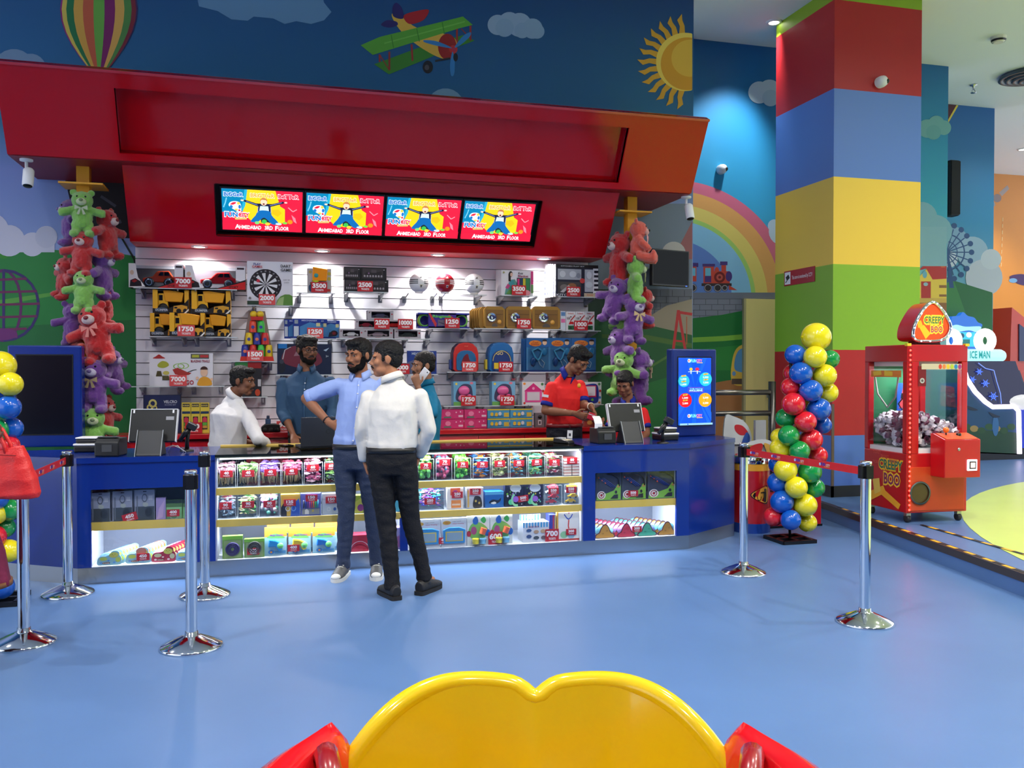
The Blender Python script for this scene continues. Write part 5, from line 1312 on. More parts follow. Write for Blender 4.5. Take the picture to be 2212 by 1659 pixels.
# --- backpacks (plain fronts)
def backpack(px0, px1, pyt, lab, body, front, panel, side, extra):
 t, w, h = prod('school_backpack', lab, 'backpack', px0, pyt, px1, 802, z=S['E3'], group='school backpacks')
 prof = [(-0.42, 0.0), (0.42, 0.0), (0.5, 0.06), (0.5, 0.62), (0.44, 0.82), (0.28, 0.96), (0.1, 1.0), (-0.1, 1.0), (-0.28, 0.96), (-0.44, 0.82), (-0.5, 0.62), (-0.5, 0.06)]
 MB().prism([(x * w, z * h) for x, z in prof], 0.02, 0.13, M(body, 0.55)).build('body', t, bevel=0.012)
 MB().prism([(x * w * 0.94, z * h * 0.97 + 0.003) for x, z in prof], -0.004, 0.02, M(front, 0.45)).build('front_panel', t, bevel=0.006)
 MB().prism([(x * w * 0.74, z * h * 0.68 + 0.012) for x, z in prof], -0.016, -0.004, M(panel, 0.45)).build('pocket', t, bevel=0.005)
 MB().box(-w * 0.58, 0.04, 0.02, -w * 0.48, 0.11, h * 0.42, M(side, 0.5)).build('side_pocket', t, bevel=0.01)
 draw(t, w, h, extra, y=-0.018)
backpack(978, 1035, 739, 'red and blue school backpack', (60, 26, 60), (206, 40, 34), (30, 100, 150), (30, 60, 130), [('t', 'SPORT', 0.5, 0.86, 0.03, (230, 130, 100)), ('p', blob([(0.3, 0.2), (0.4, 0.5), (0.55, 0.6), (0.62, 0.4), (0.75, 0.2), (0.5, 0.26)]), (120, 30, 40))])
backpack(1055, 1111, 739, 'blue school backpack with the word GO and yellow sides', (30, 90, 150), (24, 104, 170), (22, 56, 120), (226, 200, 60), [('t', 'GO', 0.42, 0.62, 0.1, (226, 206, 140), 0.26), ('a', 0.5, 0.36, 0.33, 0.35, 0, PI, (226, 206, 100)), ('r', 0.2, 0.1, 0.8, 0.3, (232, 196, 50)), ('r', 0.24, 0.04, 0.76, 0.1, (70, 90, 130))])
# --- doctor sets
for k in range(6):
 a, b = ((1137, 1185), (1185, 1233), (1234, 1287))[min(k, 2)]
 lab = ('left blue doctor play set on blister card', 'middle blue doctor play set on blister card', 'right blue doctor play set behind the red shirted man')[k] if k < 3 else 'blue doctor set card seen edge on, %s from the front' % NTH[k - 2]
 if k < 3:
  t, w, h = prod('doctor_set_pack', lab, 'toy pack', a, 730, b, 802, z=S['G3'], group='blue doctor play sets')
 else:
  t, w, h = prod('doctor_set_pack', lab, 'toy pack', 1132 - 3 * (k - 3), 732, 1180 - 3 * (k - 3), 802, Y=YS + 0.04 * (k - 2), z=S['G3'], group='blue doctor play sets')
 carton(t, w, h, 0.012, (36, 96, 160), 'backing_card')
 if k < 3:
  draw(t, w, h, [('r', 0, 0.0, 1, 0.72, (70, 130, 176)), ('d', 0.4, 0.84, 0.28, (214, 130, 50), 0.09), ('t', 'Cool', 0.4, 0.87, 0.06, (170, 40, 40)), ('t', 'Doctor', 0.4, 0.81, 0.06, (170, 40, 40)), ('d', 0.82, 0.86, 0.1, (226, 190, 160), 0.07), ('p', circ(0.82, 0.9, 0.11, 14, 0.06, 0, PI), (50, 36, 34)), ('r', 0, 0, 1, 0.05, (30, 60, 130))])
  MB().tube([(-w * 0.25, -0.012, h * 0.62), (0, -0.014, h * 0.7), (w * 0.2, -0.012, h * 0.62), (w * 0.1, -0.014, h * 0.42), (0, -0.014, h * 0.34), (-w * 0.12, -0.014, h * 0.42)], 0.011, M((90, 180, 220), 0.25), 8, closed=True).build('stethoscope', t)
  MB().tube([(w * 0.02, -0.012, h * 0.34), (w * 0.1, -0.014, h * 0.2), (w * 0.24, -0.014, h * 0.12), (w * 0.3, -0.012, h * 0.26), (w * 0.16, -0.012, h * 0.36)], 0.004, M((190, 206, 214), 0.3), 6).build('tubing', t)
  MB().ball((w * 0.3, -0.012, h * 0.6), (w * 0.13, 0.012, h * 0.12), M((60, 150, 200), 0.25), 12, 8).build('toy_mirror', t)
  MB().ball((-w * 0.2, -0.012, h * 0.3), (w * 0.12, 0.014, h * 0.14), M((30, 80, 140), 0.3), 12, 8).build('toy_clamp', t)
  MB().box(-w * 0.46, -0.03, h * 0.03, w * 0.46, -0.029, h * 0.74, CLEARFILM).build('blister', t)
# --- pink sets
for k, (a, b, tone) in enumerate(((980, 1028, (110, 170, 206)), (1063, 1113, (120, 180, 216)))):
 t, w, h = prod('safety_gear_box', '%s pale blue window box with pink helmet and pads' % ('left', 'right')[k], 'toy box', a, 824, b, 874, z=S['E4'], group='pink helmet boxes')
 carton(t, w, h, 0.12, tone)
 draw(t, w, h, [('d', 0.12, 0.9, 0.05, (240, 210, 80), 0.05), ('r', 0, 0, 1, 0.16, (110, 170, 90)), ('p', blob([(0.15, 0.2), (0.14, 0.6), (0.4, 0.88), (0.75, 0.84), (0.85, 0.5), (0.8, 0.2)]), (70, 70, 100)), ('d', 0.8, 0.93, 0.08, (226, 130, 150), 0.05)])
 MB().ball((-w * 0.04, -0.004, h * 0.62), (w * 0.26, 0.03, h * 0.2), M((230, 100, 160), 0.3), 14, 10).build('helmet', t)
 MB().ball((-w * 0.1, -0.002, h * 0.3), (w * 0.2, 0.025, h * 0.16), M((236, 130, 170), 0.3), 12, 8).build('knee_pad', t)
 MB().ball((w * 0.2, -0.002, h * 0.34), (w * 0.13, 0.02, h * 0.14), M((220, 90, 150), 0.3), 12, 8).build('elbow_pad', t)
# --- drawing boards
for k, (a, b, c1, c2, lab) in enumerate(((1128, 1176, (214, 50, 130), (230, 90, 160), 'pink house shaped drawing board on a white box'), (1252, 1299, (200, 40, 90), (40, 60, 150), 'blue and red drawing board box right of the red shirted man'))):
 t, w, h = prod('drawing_board_box', lab, 'toy box', a, 825, b, 872, z=S['G4'], group='drawing board boxes')
 carton(t, w, h, 0.03 if k else 0.1, (224, 226, 230))
 base = [('d', 0.1, 0.92, 0.06, (230, 150, 60), 0.05), ('d', 0.9, 0.9, 0.06, (70, 130, 80), 0.06), ('d', 0.94, 0.6, 0.05, (190, 60, 50), 0.06), ('d', 0.93, 0.3, 0.05, (60, 120, 190), 0.06), ('d', 0.1, 0.08, 0.05, (206, 60, 50), 0.05), ('d', 0.9, 0.08, 0.05, (230, 150, 60), 0.05)]
 if k == 0:
  base += [('p', [(0.12, 0.12), (0.12, 0.62), (0.5, 0.9), (0.88, 0.62), (0.88, 0.12)], c2), ('p', [(0.08, 0.6), (0.5, 0.95), (0.92, 0.6)], c1), ('r', 0.22, 0.2, 0.78, 0.56, (214, 214, 222)), ('d', 0.5, 0.72, 0.06, (240, 160, 200))]
 else:
  base += [('p', blob([(0.04, 0.1), (0.02, 0.8), (0.3, 0.88), (0.8, 0.86), (0.84, 0.12), (0.4, 0.06)]), c2), ('r', 0.08, 0.32, 0.76, 0.84, c1), ('r', 0.12, 0.38, 0.72, 0.8, (226, 220, 226)), ('d', 0.35, 0.2, 0.06, (100, 190, 70), 0.06), ('d', 0.58, 0.2, 0.06, (100, 190, 70), 0.06)]
 draw(t, w, h, base)
# --- goods standing on the red base cabinet
ZR = 0.942
def ledge(name, lab, cat, a, b, pyt, pyb, d, rgb, items, group=None, Y=8.42, zo=0.0, hh=None):
 t, w, h = prod(name, lab, cat, a, pyt, b, pyb, Y=Y, z=ZR + zo, group=group)
 h = hh or h
 carton(t, w, h, d, rgb)
 draw(t, w, h, items)
 return t, w, h
hp = (at(1000, 884, Y=8.42).z - ZR) / 2
for r in range(2):
 for c in range(2):
  ledge('lunch_box_carton', 'pink glittery carton, %s %s of four on the red cabinet' % (('lower', 'upper')[r], ('left', 'right')[c]), 'toy box', 953 + 50 * c, 1002 + 50 * c, 900, 922, 0.12, (196, 40, 100), [('r', 0.02, 0.06, 0.98, 0.94, (206, 56, 116)), ('d', 0.3, 0.55, 0.12, (236, 130, 170), 0.25), ('r', 0.12, 0.1, 0.44, 0.26, (90, 120, 110)), ('r', 0.76, 0.2, 0.96, 0.4, (226, 190, 206)), ('d', 0.66, 0.7, 0.03, (240, 190, 210), 0.07), ('d', 0.85, 0.75, 0.03, (240, 190, 210), 0.07)], 'pink cartons on the red cabinet', zo=r * hp, hh=hp - 0.002)
  ledge('lunch_box_carton', 'blue and yellow carton, %s %s of four on the red cabinet' % (('lower', 'upper')[r], ('left', 'right')[c]), 'toy box', 1053 + 49 * c, 1101 + 49 * c, 900, 922, 0.12, (60, 140, 180), [('r', 0, 0.86, 1, 1, (206, 190, 60)), ('r', 0.02, 0.05, 0.98, 0.84, (74, 150, 190)), ('d', 0.2, 0.45, 0.07, (226, 190, 60), 0.2), ('d', 0.4, 0.4, 0.07, (226, 190, 60), 0.22), ('d', 0.56, 0.5, 0.07, (210, 214, 220), 0.2), ('r', 0.74, 0.15, 0.96, 0.6, (206, 180, 70)), ('l', [(0.1, 0.2), (0.7, 0.24)], 0.04, (30, 60, 110))], 'blue and yellow cartons on the red cabinet', zo=r * hp, hh=hp - 0.002)
for k, px in enumerate((1156, 1178)):
 t, w, h = prod('earphone_pack', '%s clear pack of black earphones on the red cabinet' % ('left', 'right')[k], 'earphones', px, 892, px + 20, 921, Y=8.43, z=ZR, group='earphone packs')
 carton(t, w, h, 0.05, (120, 116, 120), 'backing_card')
 MB().ball((0, -0.008, h * 0.72), (w * 0.22, 0.012, h * 0.14), BLACK, 12, 8).build('earphone', t)
 draw(t, w, h, [('r', 0.32, 0.15, 0.68, 0.5, (220, 220, 224)), ('r', 0.42, 0.22, 0.58, 0.42, (60, 60, 66))])
ledge('snack_pack', 'red and gold pack between the red shirted man and the girl', 'pack', 1262, 1292, 905, 921, 0.05, (150, 60, 50), [('d', 0.4, 0.5, 0.2, (206, 150, 80), 0.3), ('d', 0.75, 0.5, 0.12, (120, 40, 36), 0.3)])
ledge('target_game_box', 'dark blue ball catch game box with gear print at the far left', 'toy box', 310, 391, 853, 936, 0.05, (30, 36, 66), [('r', 0.02, 0.02, 0.98, 0.98, (36, 44, 84)), ('t', 'VELCRO', 0.72, 0.82, 0.07, (206, 210, 220), 0.36), ('t', 'SCORE SET', 0.72, 0.74, 0.03, (150, 156, 180), 0.3), ('o', 0.25, 0.78, 0.06, 0.11, (200, 190, 110)), ('o', 0.17, 0.68, 0.04, 0.08, (196, 180, 100)), ('o', 0.3, 0.66, 0.04, 0.07, (196, 180, 100)), ('a', 0.6, 0.35, 0.16, 0.22, 0.2, 2.9, (206, 170, 70)), ('a', 0.6, 0.35, 0.1, 0.15, 0.2, 2.9, (70, 130, 190))], Y=8.5)
for k in range(3):
 a = 393 + 20 * k
 t, w, h = ledge('burger_tower_box', '%s narrow yellow box with a stacking burger toy' % ('left', 'middle', 'right')[k], 'toy box', a, a + 19, 870, 934, 0.08, (222, 196, 70), [('r', 0.1, 0.86, 0.9, 0.97, (60, 54, 50)), ('t', 'BURGER', 0.5, 0.91, 0.04, (230, 210, 120), 0.7), ('r', 0.04, 0.64, 0.96, 0.72, (40, 60, 90)), ('r', 0.2, 0.12, 0.8, 0.55, (50, 48, 44)), ('d', 0.5, 0.46, 0.24, (206, 60, 80), 0.07), ('r', 0.25, 0.36, 0.75, 0.44, (206, 60, 80)), ('r', 0.25, 0.26, 0.75, 0.35, (100, 180, 70)), ('r', 0.25, 0.16, 0.75, 0.25, (200, 150, 70))], 'narrow yellow burger toy boxes', Y=8.44)
for k, (a, b, c) in enumerate(((564, 606, (24, 24, 26)),)):
 t, w, h = prod('toy_robot_figure', 'black toy vehicle with a small blue robot on the red cabinet', 'toy', a, 898, b, 931, Y=8.42, z=ZR)
 MB().prism([(-w / 2, 0.0), (w / 2, 0), (w * 0.46, h * 0.45), (w * 0.2, h * 0.5), (-w * 0.3, h * 0.48), (-w / 2, h * 0.3)], 0, 0.1, M(c, 0.4)).build('hull', t, bevel=0.006)
 MB().box(-w * 0.28, 0.02, h * 0.48, 0.0, 0.07, h * 0.8, M((60, 84, 120), 0.4)).box(-w * 0.22, 0.025, h * 0.8, -w * 0.06, 0.065, h, M((50, 60, 90), 0.4)).build('robot', t, bevel=0.004)
 for x in (-0.3, 0, 0.3):
  MB(Matrix.Translation((x * w, -0.002, h * 0.14)) @ Matrix.Rotation(PI / 2, 4, 'X')).lathe([(0, 0.006), (h * 0.12, 0.005), (h * 0.14, 0)], M((16, 16, 18), 0.6), 12).build('wheel', t)
# --- price tags of the wall
for v, px, z, lab, pale in ((7000, 396, S['A1'], 'in front of the boxed red cars', 0), (1750, 402, S['A2'], 'in front of the dump trucks', 1), (7000, 384, S['A3'], 'in front of the race track set', 1), (2000, 577, S['B1'], 'in front of the dartboard', 1), (1500, 551, S['B2'], 'in front of the cup tower', 1), (3500, 690, S['C1'], 'in front of the orange toy', 0), (1250, 681, S['C2'], 'in front of the blue construction sets', 1),
      (2500, 789, S['D1'], 'in front of the black train boxes', 0), (2500, 825, S['D2'] + hc * 1.0, 'between the grey boxed model cars', 0), (10000, 876, S['D2'] + hc * 1.0, 'on the grey boxed model cars', 0), (3000, 868, S['D3'], 'behind the white shirted man', 0), (3500, 1121, S['F1'], 'in front of the knitting kits', 0), (2500, 1239, S['G1'], 'in front of the kitchen sets', 0), (1250, 977, S['E2'], 'in front of the ring toss', 0), (1750, 1132, S['F2'], 'in front of the gold torches', 0), (1000, 1255, S['G2'], 'in front of the craft kits', 0),
      (1750, 1014, S['E3'], 'in front of the red backpack', 1), (1750, 1093, S['E3'], 'in front of the blue backpack', 0), (1750, 1012, S['E4'], 'in front of the left pink helmet box', 0), (1750, 1096, S['E4'], 'in front of the right pink helmet box', 0), (900, 1012, ZR, 'in front of the pink cartons', 0), (900, 1106, ZR, 'in front of the blue and yellow cartons', 0), (200, 417, ZR, 'in front of the yellow burger boxes', 0), (900, 614, ZR, 'half hidden by the bearded man', 1)):
 price(v, px, lab, z=z + 0.001, Y=8.425 if v != 1750 or px != 402 else 8.34, pale=bool(pale), h=0.098)

# ================================================================== prizes inside the counter
YC = Y_COUNTER + 0.06
rnd = random.Random(11)
def heap(label, x0, x1, y0, y1, z0, z1, cols, kind='blob', n=70):
 """uncountable heap of small wrapped toys"""
 mb = MB()
 for i in range(n):
  x, y = rnd.uniform(x0, x1), rnd.uniform(y0, y1)
  z = z0 + (z1 - z0) * rnd.random() ** 0.9
  c = M(rnd.choice(cols), 0.3)
  s_ = rnd.uniform(0.009, 0.02)
  if kind == 'blob':
   mb.ball((x, y, z), (s_, s_ * 0.8, s_), c, 7, 5)
  elif kind == 'leaf':
   T = Matrix.Translation((x, y, z)) @ Matrix.Rotation(rnd.uniform(0, 6), 4, 'Z') @ Matrix.Rotation(rnd.uniform(-1, 1), 4, 'X')
   mb.prism([(-s_ * 1.6, 0), (0, -s_ * 0.5), (s_ * 1.6, 0), (0, s_ * 0.7)], -0.002, 0.002, c, 'y', T)
  else:
   T = Matrix.Translation((x, y, z)) @ Matrix.Rotation(rnd.uniform(-0.25, 0.25), 4, 'Y')
   mb.tube([(0, 0, -0.045), (0, 0, 0.05)], 0.0025, M((206, 176, 130), 0.5), 5, T)
   mb.ball((0, 0, 0.055), (0.008, 0.008, 0.02), c, 6, 4, T)
 o = mb.build('wrapped_toy_heap')
 o['kind'] = 'stuff'
 return tag(o, label, 'small toys')
def bin_(lab, px0, px1, zb, h=0.17, d=0.30):
 a, b = at(px0, 1050, Y=YC), at(px1, 1050, Y=YC)
 w = b.x - a.x - 0.004
 t = thing('acrylic_bin', lab, 'bin', ((a.x + b.x) / 2, YC, zb), group='clear bins in the showcase')
 m = MB()
 m.box(-w / 2, 0, 0, w / 2, d, 0.004, ACRYL).box(-w / 2, 0, 0, w / 2, 0.003, h, ACRYL).box(-w / 2, d - 0.003, 0, w / 2, d, h + 0.02, ACRYL).box(-w / 2, 0, 0, -w / 2 + 0.003, d, h, ACRYL).box(w / 2 - 0.003, 0, 0, w / 2, d, h, ACRYL)
 m.build('bin_walls', t)
 e = M((214, 224, 228), 0.2)
 MB().box(-w / 2, -0.001, h - 0.003, w / 2, 0.003, h, e).box(-w / 2, -0.001, 0, -w / 2 + 0.003, 0.002, h, e).box(w / 2 - 0.003, -0.001, 0, w / 2, 0.002, h, e).build('polished_edges', t)
 return t.location.x, w
Z1, Z2, Z3 = 0.647, 0.414, 0.116
PK, GR, PU, LG, TL, YE, OR, BL = (240, 110, 150), (120, 200, 60), (150, 110, 200), (170, 214, 120), (120, 200, 190), (226, 200, 60), (240, 150, 50), (60, 120, 200)
def stag(v, px, py, lab, tilt=0.0, w=0.088, h=0.05):
 price(v, px, lab, py=py, Y=YC - 0.012, w=w, h=h, tilt=tilt)
top = [(465, 510, 40, 489, 1024, [(250, 170, 190), (240, 200, 210)], 'stick', 'pink topped sticks at the left end'), (512, 559, 40, 536, 1023, [LG, (190, 220, 140)], 'stick', 'pale green topped sticks'), (560, 607, 40, 584, 1021, [PU, (180, 140, 220)], 'stick', 'purple topped sticks'), (608, 654, 40, 630, 1019, [(250, 110, 140), (240, 140, 170)], 'stick', 'bright pink topped sticks'), (656, 698, 60, 676, 1011, [PK, (250, 200, 210)], 'leaf', 'pink wrapped toys'), (700, 742, 60, 715, 1008, [(70, 100, 80), LG, (200, 210, 200)], 'leaf', 'dark green wrapped toys'),
  (752, 790, 60, 771, 1007, [TL, BL], 'blob', 'teal toys behind the standing man'), (795, 835, 70, 815, 1006, [GR, YE], 'blob', 'toys between the two standing men'), (840, 898, 70, 870, 1006, [YE, OR], 'blob', 'toys behind the white shirted man'),
  (902, 938, 70, 920, 1007, [GR, (130, 220, 120)], 'blob', 'bright green toys beside the standing men'), (941, 977, 70, 961, 999, [PK, (214, 90, 120), (90, 150, 180)], 'blob', 'pink and teal toys'), (981, 1018, 70, 1000, 1004, [GR, (110, 210, 80)], 'blob', 'lime green toys'), (1021, 1060, 70, 1042, 1004, [(60, 120, 190), (90, 150, 210), OR], 'leaf', 'blue and orange wrapped toys'), (1062, 1099, 80, 1080, 1002, [(190, 200, 110), (206, 196, 150)], 'leaf', 'yellow green wrapped toys'), (1101, 1139, 80, 1121, 1001, [(130, 190, 200), (90, 160, 190), OR], 'leaf', 'blue wrapped toys'), (1141, 1178, 80, 1160, 999, [(130, 200, 170), LG, (90, 190, 150)], 'leaf', 'mint green wrapped toys'), (1180, 1216, 90, 1198, 999, [(214, 80, 100), LG, (230, 200, 200)], 'leaf', 'red and green toys')]
for a, b, v, tx, ty, cols, kd, lab in top:
 x, w = bin_('clear bin of %s on the top showcase shelf' % lab, a, b, Z1)
 if kd == 'stick':
  heap('%s in a clear bin' % lab, x - w / 2 + 0.015, x + w / 2 - 0.015, YC + 0.02, YC + 0.26, Z1 + 0.055, Z1 + 0.07, cols, 'stick', 60)
  heap('wrapped tops of the %s' % lab, x - w / 2 + 0.015, x + w / 2 - 0.015, YC + 0.02, YC + 0.26, Z1 + 0.10, Z1 + 0.165, cols, 'leaf', 70)
 else:
  heap('heap of %s in a clear bin' % lab, x - w / 2 + 0.02, x + w / 2 - 0.02, YC + 0.025, YC + 0.26, Z1 + 0.016, Z1 + 0.18, cols, kd, 230)
 stag(v, tx, ty, 'on the bin of ' + lab)
# stack of notebooks at the right end of the top shelf
for k in range(6):
 for c in range(2):
  x0, x1, z0, z1 = slot(1218 + 18 * c, 1000, 1235 + 18 * c, 1046, YC)
  t = thing('mini_notebook', 'red mini notebook in the %s pile at the right end, %s from the bottom' % (('left', 'right')[c], NTH[k]), 'notebook', ((x0 + x1) / 2, YC, Z1 + 0.001 + 0.024 * k), group='piled mini notebooks')
  w = x1 - x0 - 0.004
  MB().box(-w / 2, 0, 0.002, w / 2, 0.2, 0.021, M((226, 214, 206), 0.6)).build('pages', t)
  MB().box(-w / 2, -0.001, 0.021, w / 2, 0.201, 0.0235, M((206, 90, 80), 0.4)).build('cover', t)
stag(80, 1236, 995, 'on the piled mini notebooks')
# ---- middle shelf
mid = [(468, 510, 'leaf', [(170, 180, 190), (150, 80, 90), (120, 140, 160)], 90, 487, 1093, 'grey and red bagged charms'), (513, 556, 'leaf', [(190, 176, 130), (90, 160, 80)], 90, 536, 1090, 'bagged yellow and green cars'), (559, 604, 'blob', [(190, 120, 170), (110, 190, 170), (220, 200, 210)], 90, 582, 1089, 'pearly pink and teal beads')]
for a, b, kd, cols, v, tx, ty, lab in mid:
 x, w = bin_('clear bin of %s on the middle showcase shelf' % lab, a, b, Z2, 0.155)
 heap('heap of %s in a clear bin' % lab, x - w / 2 + 0.02, x + w / 2 - 0.02, YC + 0.025, YC + 0.26, Z2 + 0.016, Z2 + 0.15, cols, kd, 180)
 stag(v, tx, ty, 'on the bin of ' + lab)
def cbox(name, lab, cat, a, b, pyt, z, d, rgb, items, group=None, Y=YC, rz=0.0, mat=None):
 x0, x1, z0, z1 = slot(a, pyt, b, 1100, Y)
 z1 = at((a + b) / 2, pyt, Y=Y).z
 t = thing(name, lab, cat, ((x0 + x1) / 2, Y, z), rz, group)
 w, h = x1 - x0, z1 - z
 carton(t, w, h, d, rgb)
 if items:
  draw(t, w, h, items)
 return t, w, h
cbox('spinner_toy_box', 'yellow and blue boxed ring toy on the middle shelf', 'toy box', 607, 648, 1068, Z2, 0.2, (206, 170, 60), [('p', [(0, 0), (0, 0.4), (0.2, 0.7), (0.3, 0.5), (0.3, 0)], (30, 30, 40)), ('p', [(0.5, 0), (0.55, 0.5), (0.95, 0.8), (1, 0.5), (1, 0)], (50, 90, 190)), ('o', 0.36, 0.35, 0.09, 0.13, (220, 220, 226)), ('o', 0.66, 0.35, 0.09, 0.13, (120, 170, 230))])
stag(125, 626, 1086, 'on the yellow and blue ring toy')
t, w, h = cbox('felt_pen_set', 'blue case of felt pens on the middle shelf', 'pens', 650, 693, 1066, Z2, 0.1, (90, 100, 180), [('r', 0.06, 0.04, 0.94, 0.3, (140, 146, 150)), ('p', [(0.2, 0.05), (0.2, 0.25), (0.3, 0.3), (0.4, 0.2), (0.4, 0.05)], (230, 230, 226)), ('d', 0.6, 0.2, 0.06, (200, 180, 90))])
for i, c in enumerate(((60, 60, 70), (40, 60, 150), (120, 60, 150), (214, 80, 170), (230, 60, 60), (240, 150, 40), (70, 190, 80), (40, 170, 190))):
 MB().tube([(-w * 0.36 + i * w * 0.1, -0.006, h * 0.34), (-w * 0.36 + i * w * 0.1, -0.006, h * 0.7)], 0.005, M(c, 0.3), 8).build('felt_pen', t)
stag(150, 673, 1076, 'on the felt pen case')
cbox('sticker_pack', 'pale sticker pack partly behind the light blue shirted man', 'toy pack', 696, 735, 1066, Z2, 0.06, (186, 200, 214), [('o', 0.36, 0.25, 0.07, 0.1, (220, 224, 230)), ('d', 0.7, 0.25, 0.08, (70, 110, 190)), ('r', 0, 0.75, 1, 1, (210, 224, 232))])
stag(150, 716, 1080, 'on the pale sticker pack')
cbox('card_game_box', 'green and yellow card game between the legs of the two men', 'toy box', 765, 800, 1070, Z2, 0.08, (150, 170, 60), [('p', [(0, 0), (0, 0.6), (0.5, 0.9), (0.5, 0)], (190, 190, 90)), ('d', 0.4, 0.3, 0.2, (120, 60, 130))])
cbox('foam_letters_pack', 'teal and green foam pack between the white shirted man\'s legs', 'toy pack', 850, 895, 1068, Z2, 0.08, (70, 160, 190), [('d', 0.5, 0.7, 0.2, (120, 220, 210)), ('d', 0.5, 0.3, 0.25, (120, 200, 110))])
x, w = bin_('clear bin of animal shaped rubber bands beside the white shirted man', 902, 960, Z2, 0.155)
heap('heap of blue and purple animal shaped bands', x - w / 2 + 0.02, x + w / 2 - 0.02, YC + 0.02, YC + 0.2, Z2 + 0.02, Z2 + 0.15, [(60, 60, 190), (150, 80, 200), (70, 190, 200), (240, 150, 170), (110, 200, 170)], 'leaf', 150)
stag(250, 929, 1083, 'on the bin of animal bands')
cbox('sticker_strip_pack', 'white and orange sticker strip pack on the middle shelf', 'toy pack', 966, 1001, 1052, Z2, 0.05, (240, 236, 232), [('r', 0.2, 0.62, 0.8, 0.95, (230, 110, 70)), ('d', 0.5, 0.78, 0.14, (150, 70, 170), 0.08), ('r', 0.25, 0.05, 0.85, 0.4, (244, 150, 70)), ('r', 0.3, 0.16, 0.8, 0.24, (250, 220, 190))])
stag(250, 988, 1069, 'on the orange sticker strips')
cbox('camo_toy_bag', 'clear bag with black and yellow camouflage toy on the middle shelf', 'toy pack', 1008, 1044, 1054, Z2, 0.08, (190, 196, 206), [('p', blob([(0.4, 0.04), (0.44, 0.5), (0.6, 0.6), (0.85, 0.5), (0.9, 0.05)]), (50, 46, 40)), ('d', 0.55, 0.35, 0.06, (206, 180, 90)), ('d', 0.75, 0.25, 0.06, (206, 180, 90)), ('r', 0.05, 0.05, 0.15, 0.9, (226, 186, 100))])
stag(250, 1027, 1062, 'on the camouflage toy bag')
t, w, h = cbox('pool_toy_box', 'glossy blue box with an orca print on the middle shelf', 'toy box', 1048, 1088, 1062, Z2, 0.15, (30, 100, 180), [('r', 0, 0.8, 1, 1, (90, 170, 220)), ('p', blob([(0.2, 0.3), (0.4, 0.5), (0.7, 0.45), (0.85, 0.6), (0.8, 0.35), (0.5, 0.2)]), (30, 40, 60)), ('p', blob([(0.3, 0.28), (0.5, 0.36), (0.6, 0.26), (0.45, 0.2)]), (230, 236, 240))])
for k in range(2):
 cbox('glow_star_card', '%s black card of glow stars and moons' % ('left', 'right')[k], 'toy pack', 1091 + 42 * k, 1131 + 42 * k, 1044, Z2, 0.06, (24, 26, 52), [('d', rnd.uniform(0.1, 0.9), rnd.uniform(0.05, 0.9), rnd.uniform(0.02, 0.05), rnd.choice([PK, TL, PU, YE, GR, (240, 240, 250)])) for _ in range(26)] + [('d', 0.55, 0.8, 0.3, (236, 246, 255), 0.18), ('d', 0.3, 0.2, 0.14, (90, 220, 160), 0.12), ('d', 0.55, 0.32, 0.16, (170, 110, 220), 0.13), ('a', 0.6, 0.3, 0.2, 0.3, 2, 5, (150, 230, 180))], 'glow star cards')
stag(500, 1131, 1077, 'between the glow star cards', tilt=-0.12)
for k, (a, b, c, nm) in enumerate(((1176, 1214, (200, 60, 70), 'red'), (1219, 1255, (226, 180, 40), 'yellow'))):
 x, w = bin_('clear bin of %s toy cars at the right of the middle shelf' % nm, a, b, Z2, 0.16)
 for j in range(4):
  t = thing('mini_car', 'small %s toy car in a clear bin, %s from the bottom' % (nm, NTH[j]), 'toy car', (x - 0.012 + 0.02 * (j % 2), YC + 0.012 + 0.02 * (j // 2), Z2 + 0.006 + 0.04 * (j % 4)), group='small %s toy cars' % nm)
  L = w * 0.6
  MB().prism([(-L / 2, 0.008), (-L / 2, 0.02), (-L * 0.25, 0.024), (-L * 0.12, 0.036), (L * 0.25, 0.036), (L * 0.4, 0.022), (L / 2, 0.02), (L / 2, 0.008)], 0, 0.03, M(c if j != 2 else (230, 230, 234), 0.25, coat=0.4)).build('car_body', t)
  for xx in (-L * 0.28, L * 0.28):
   MB(Matrix.Translation((xx, -0.001, 0.009)) @ Matrix.Rotation(PI / 2, 4, 'X')).lathe([(0, 0.003), (0.008, 0.002), (0.009, -0.004)], M((30, 30, 32), 0.5), 10).build('wheel', t)
 stag(550, (1196, 1234)[k], (1061, 1058)[k], 'on the bin of %s cars' % nm)
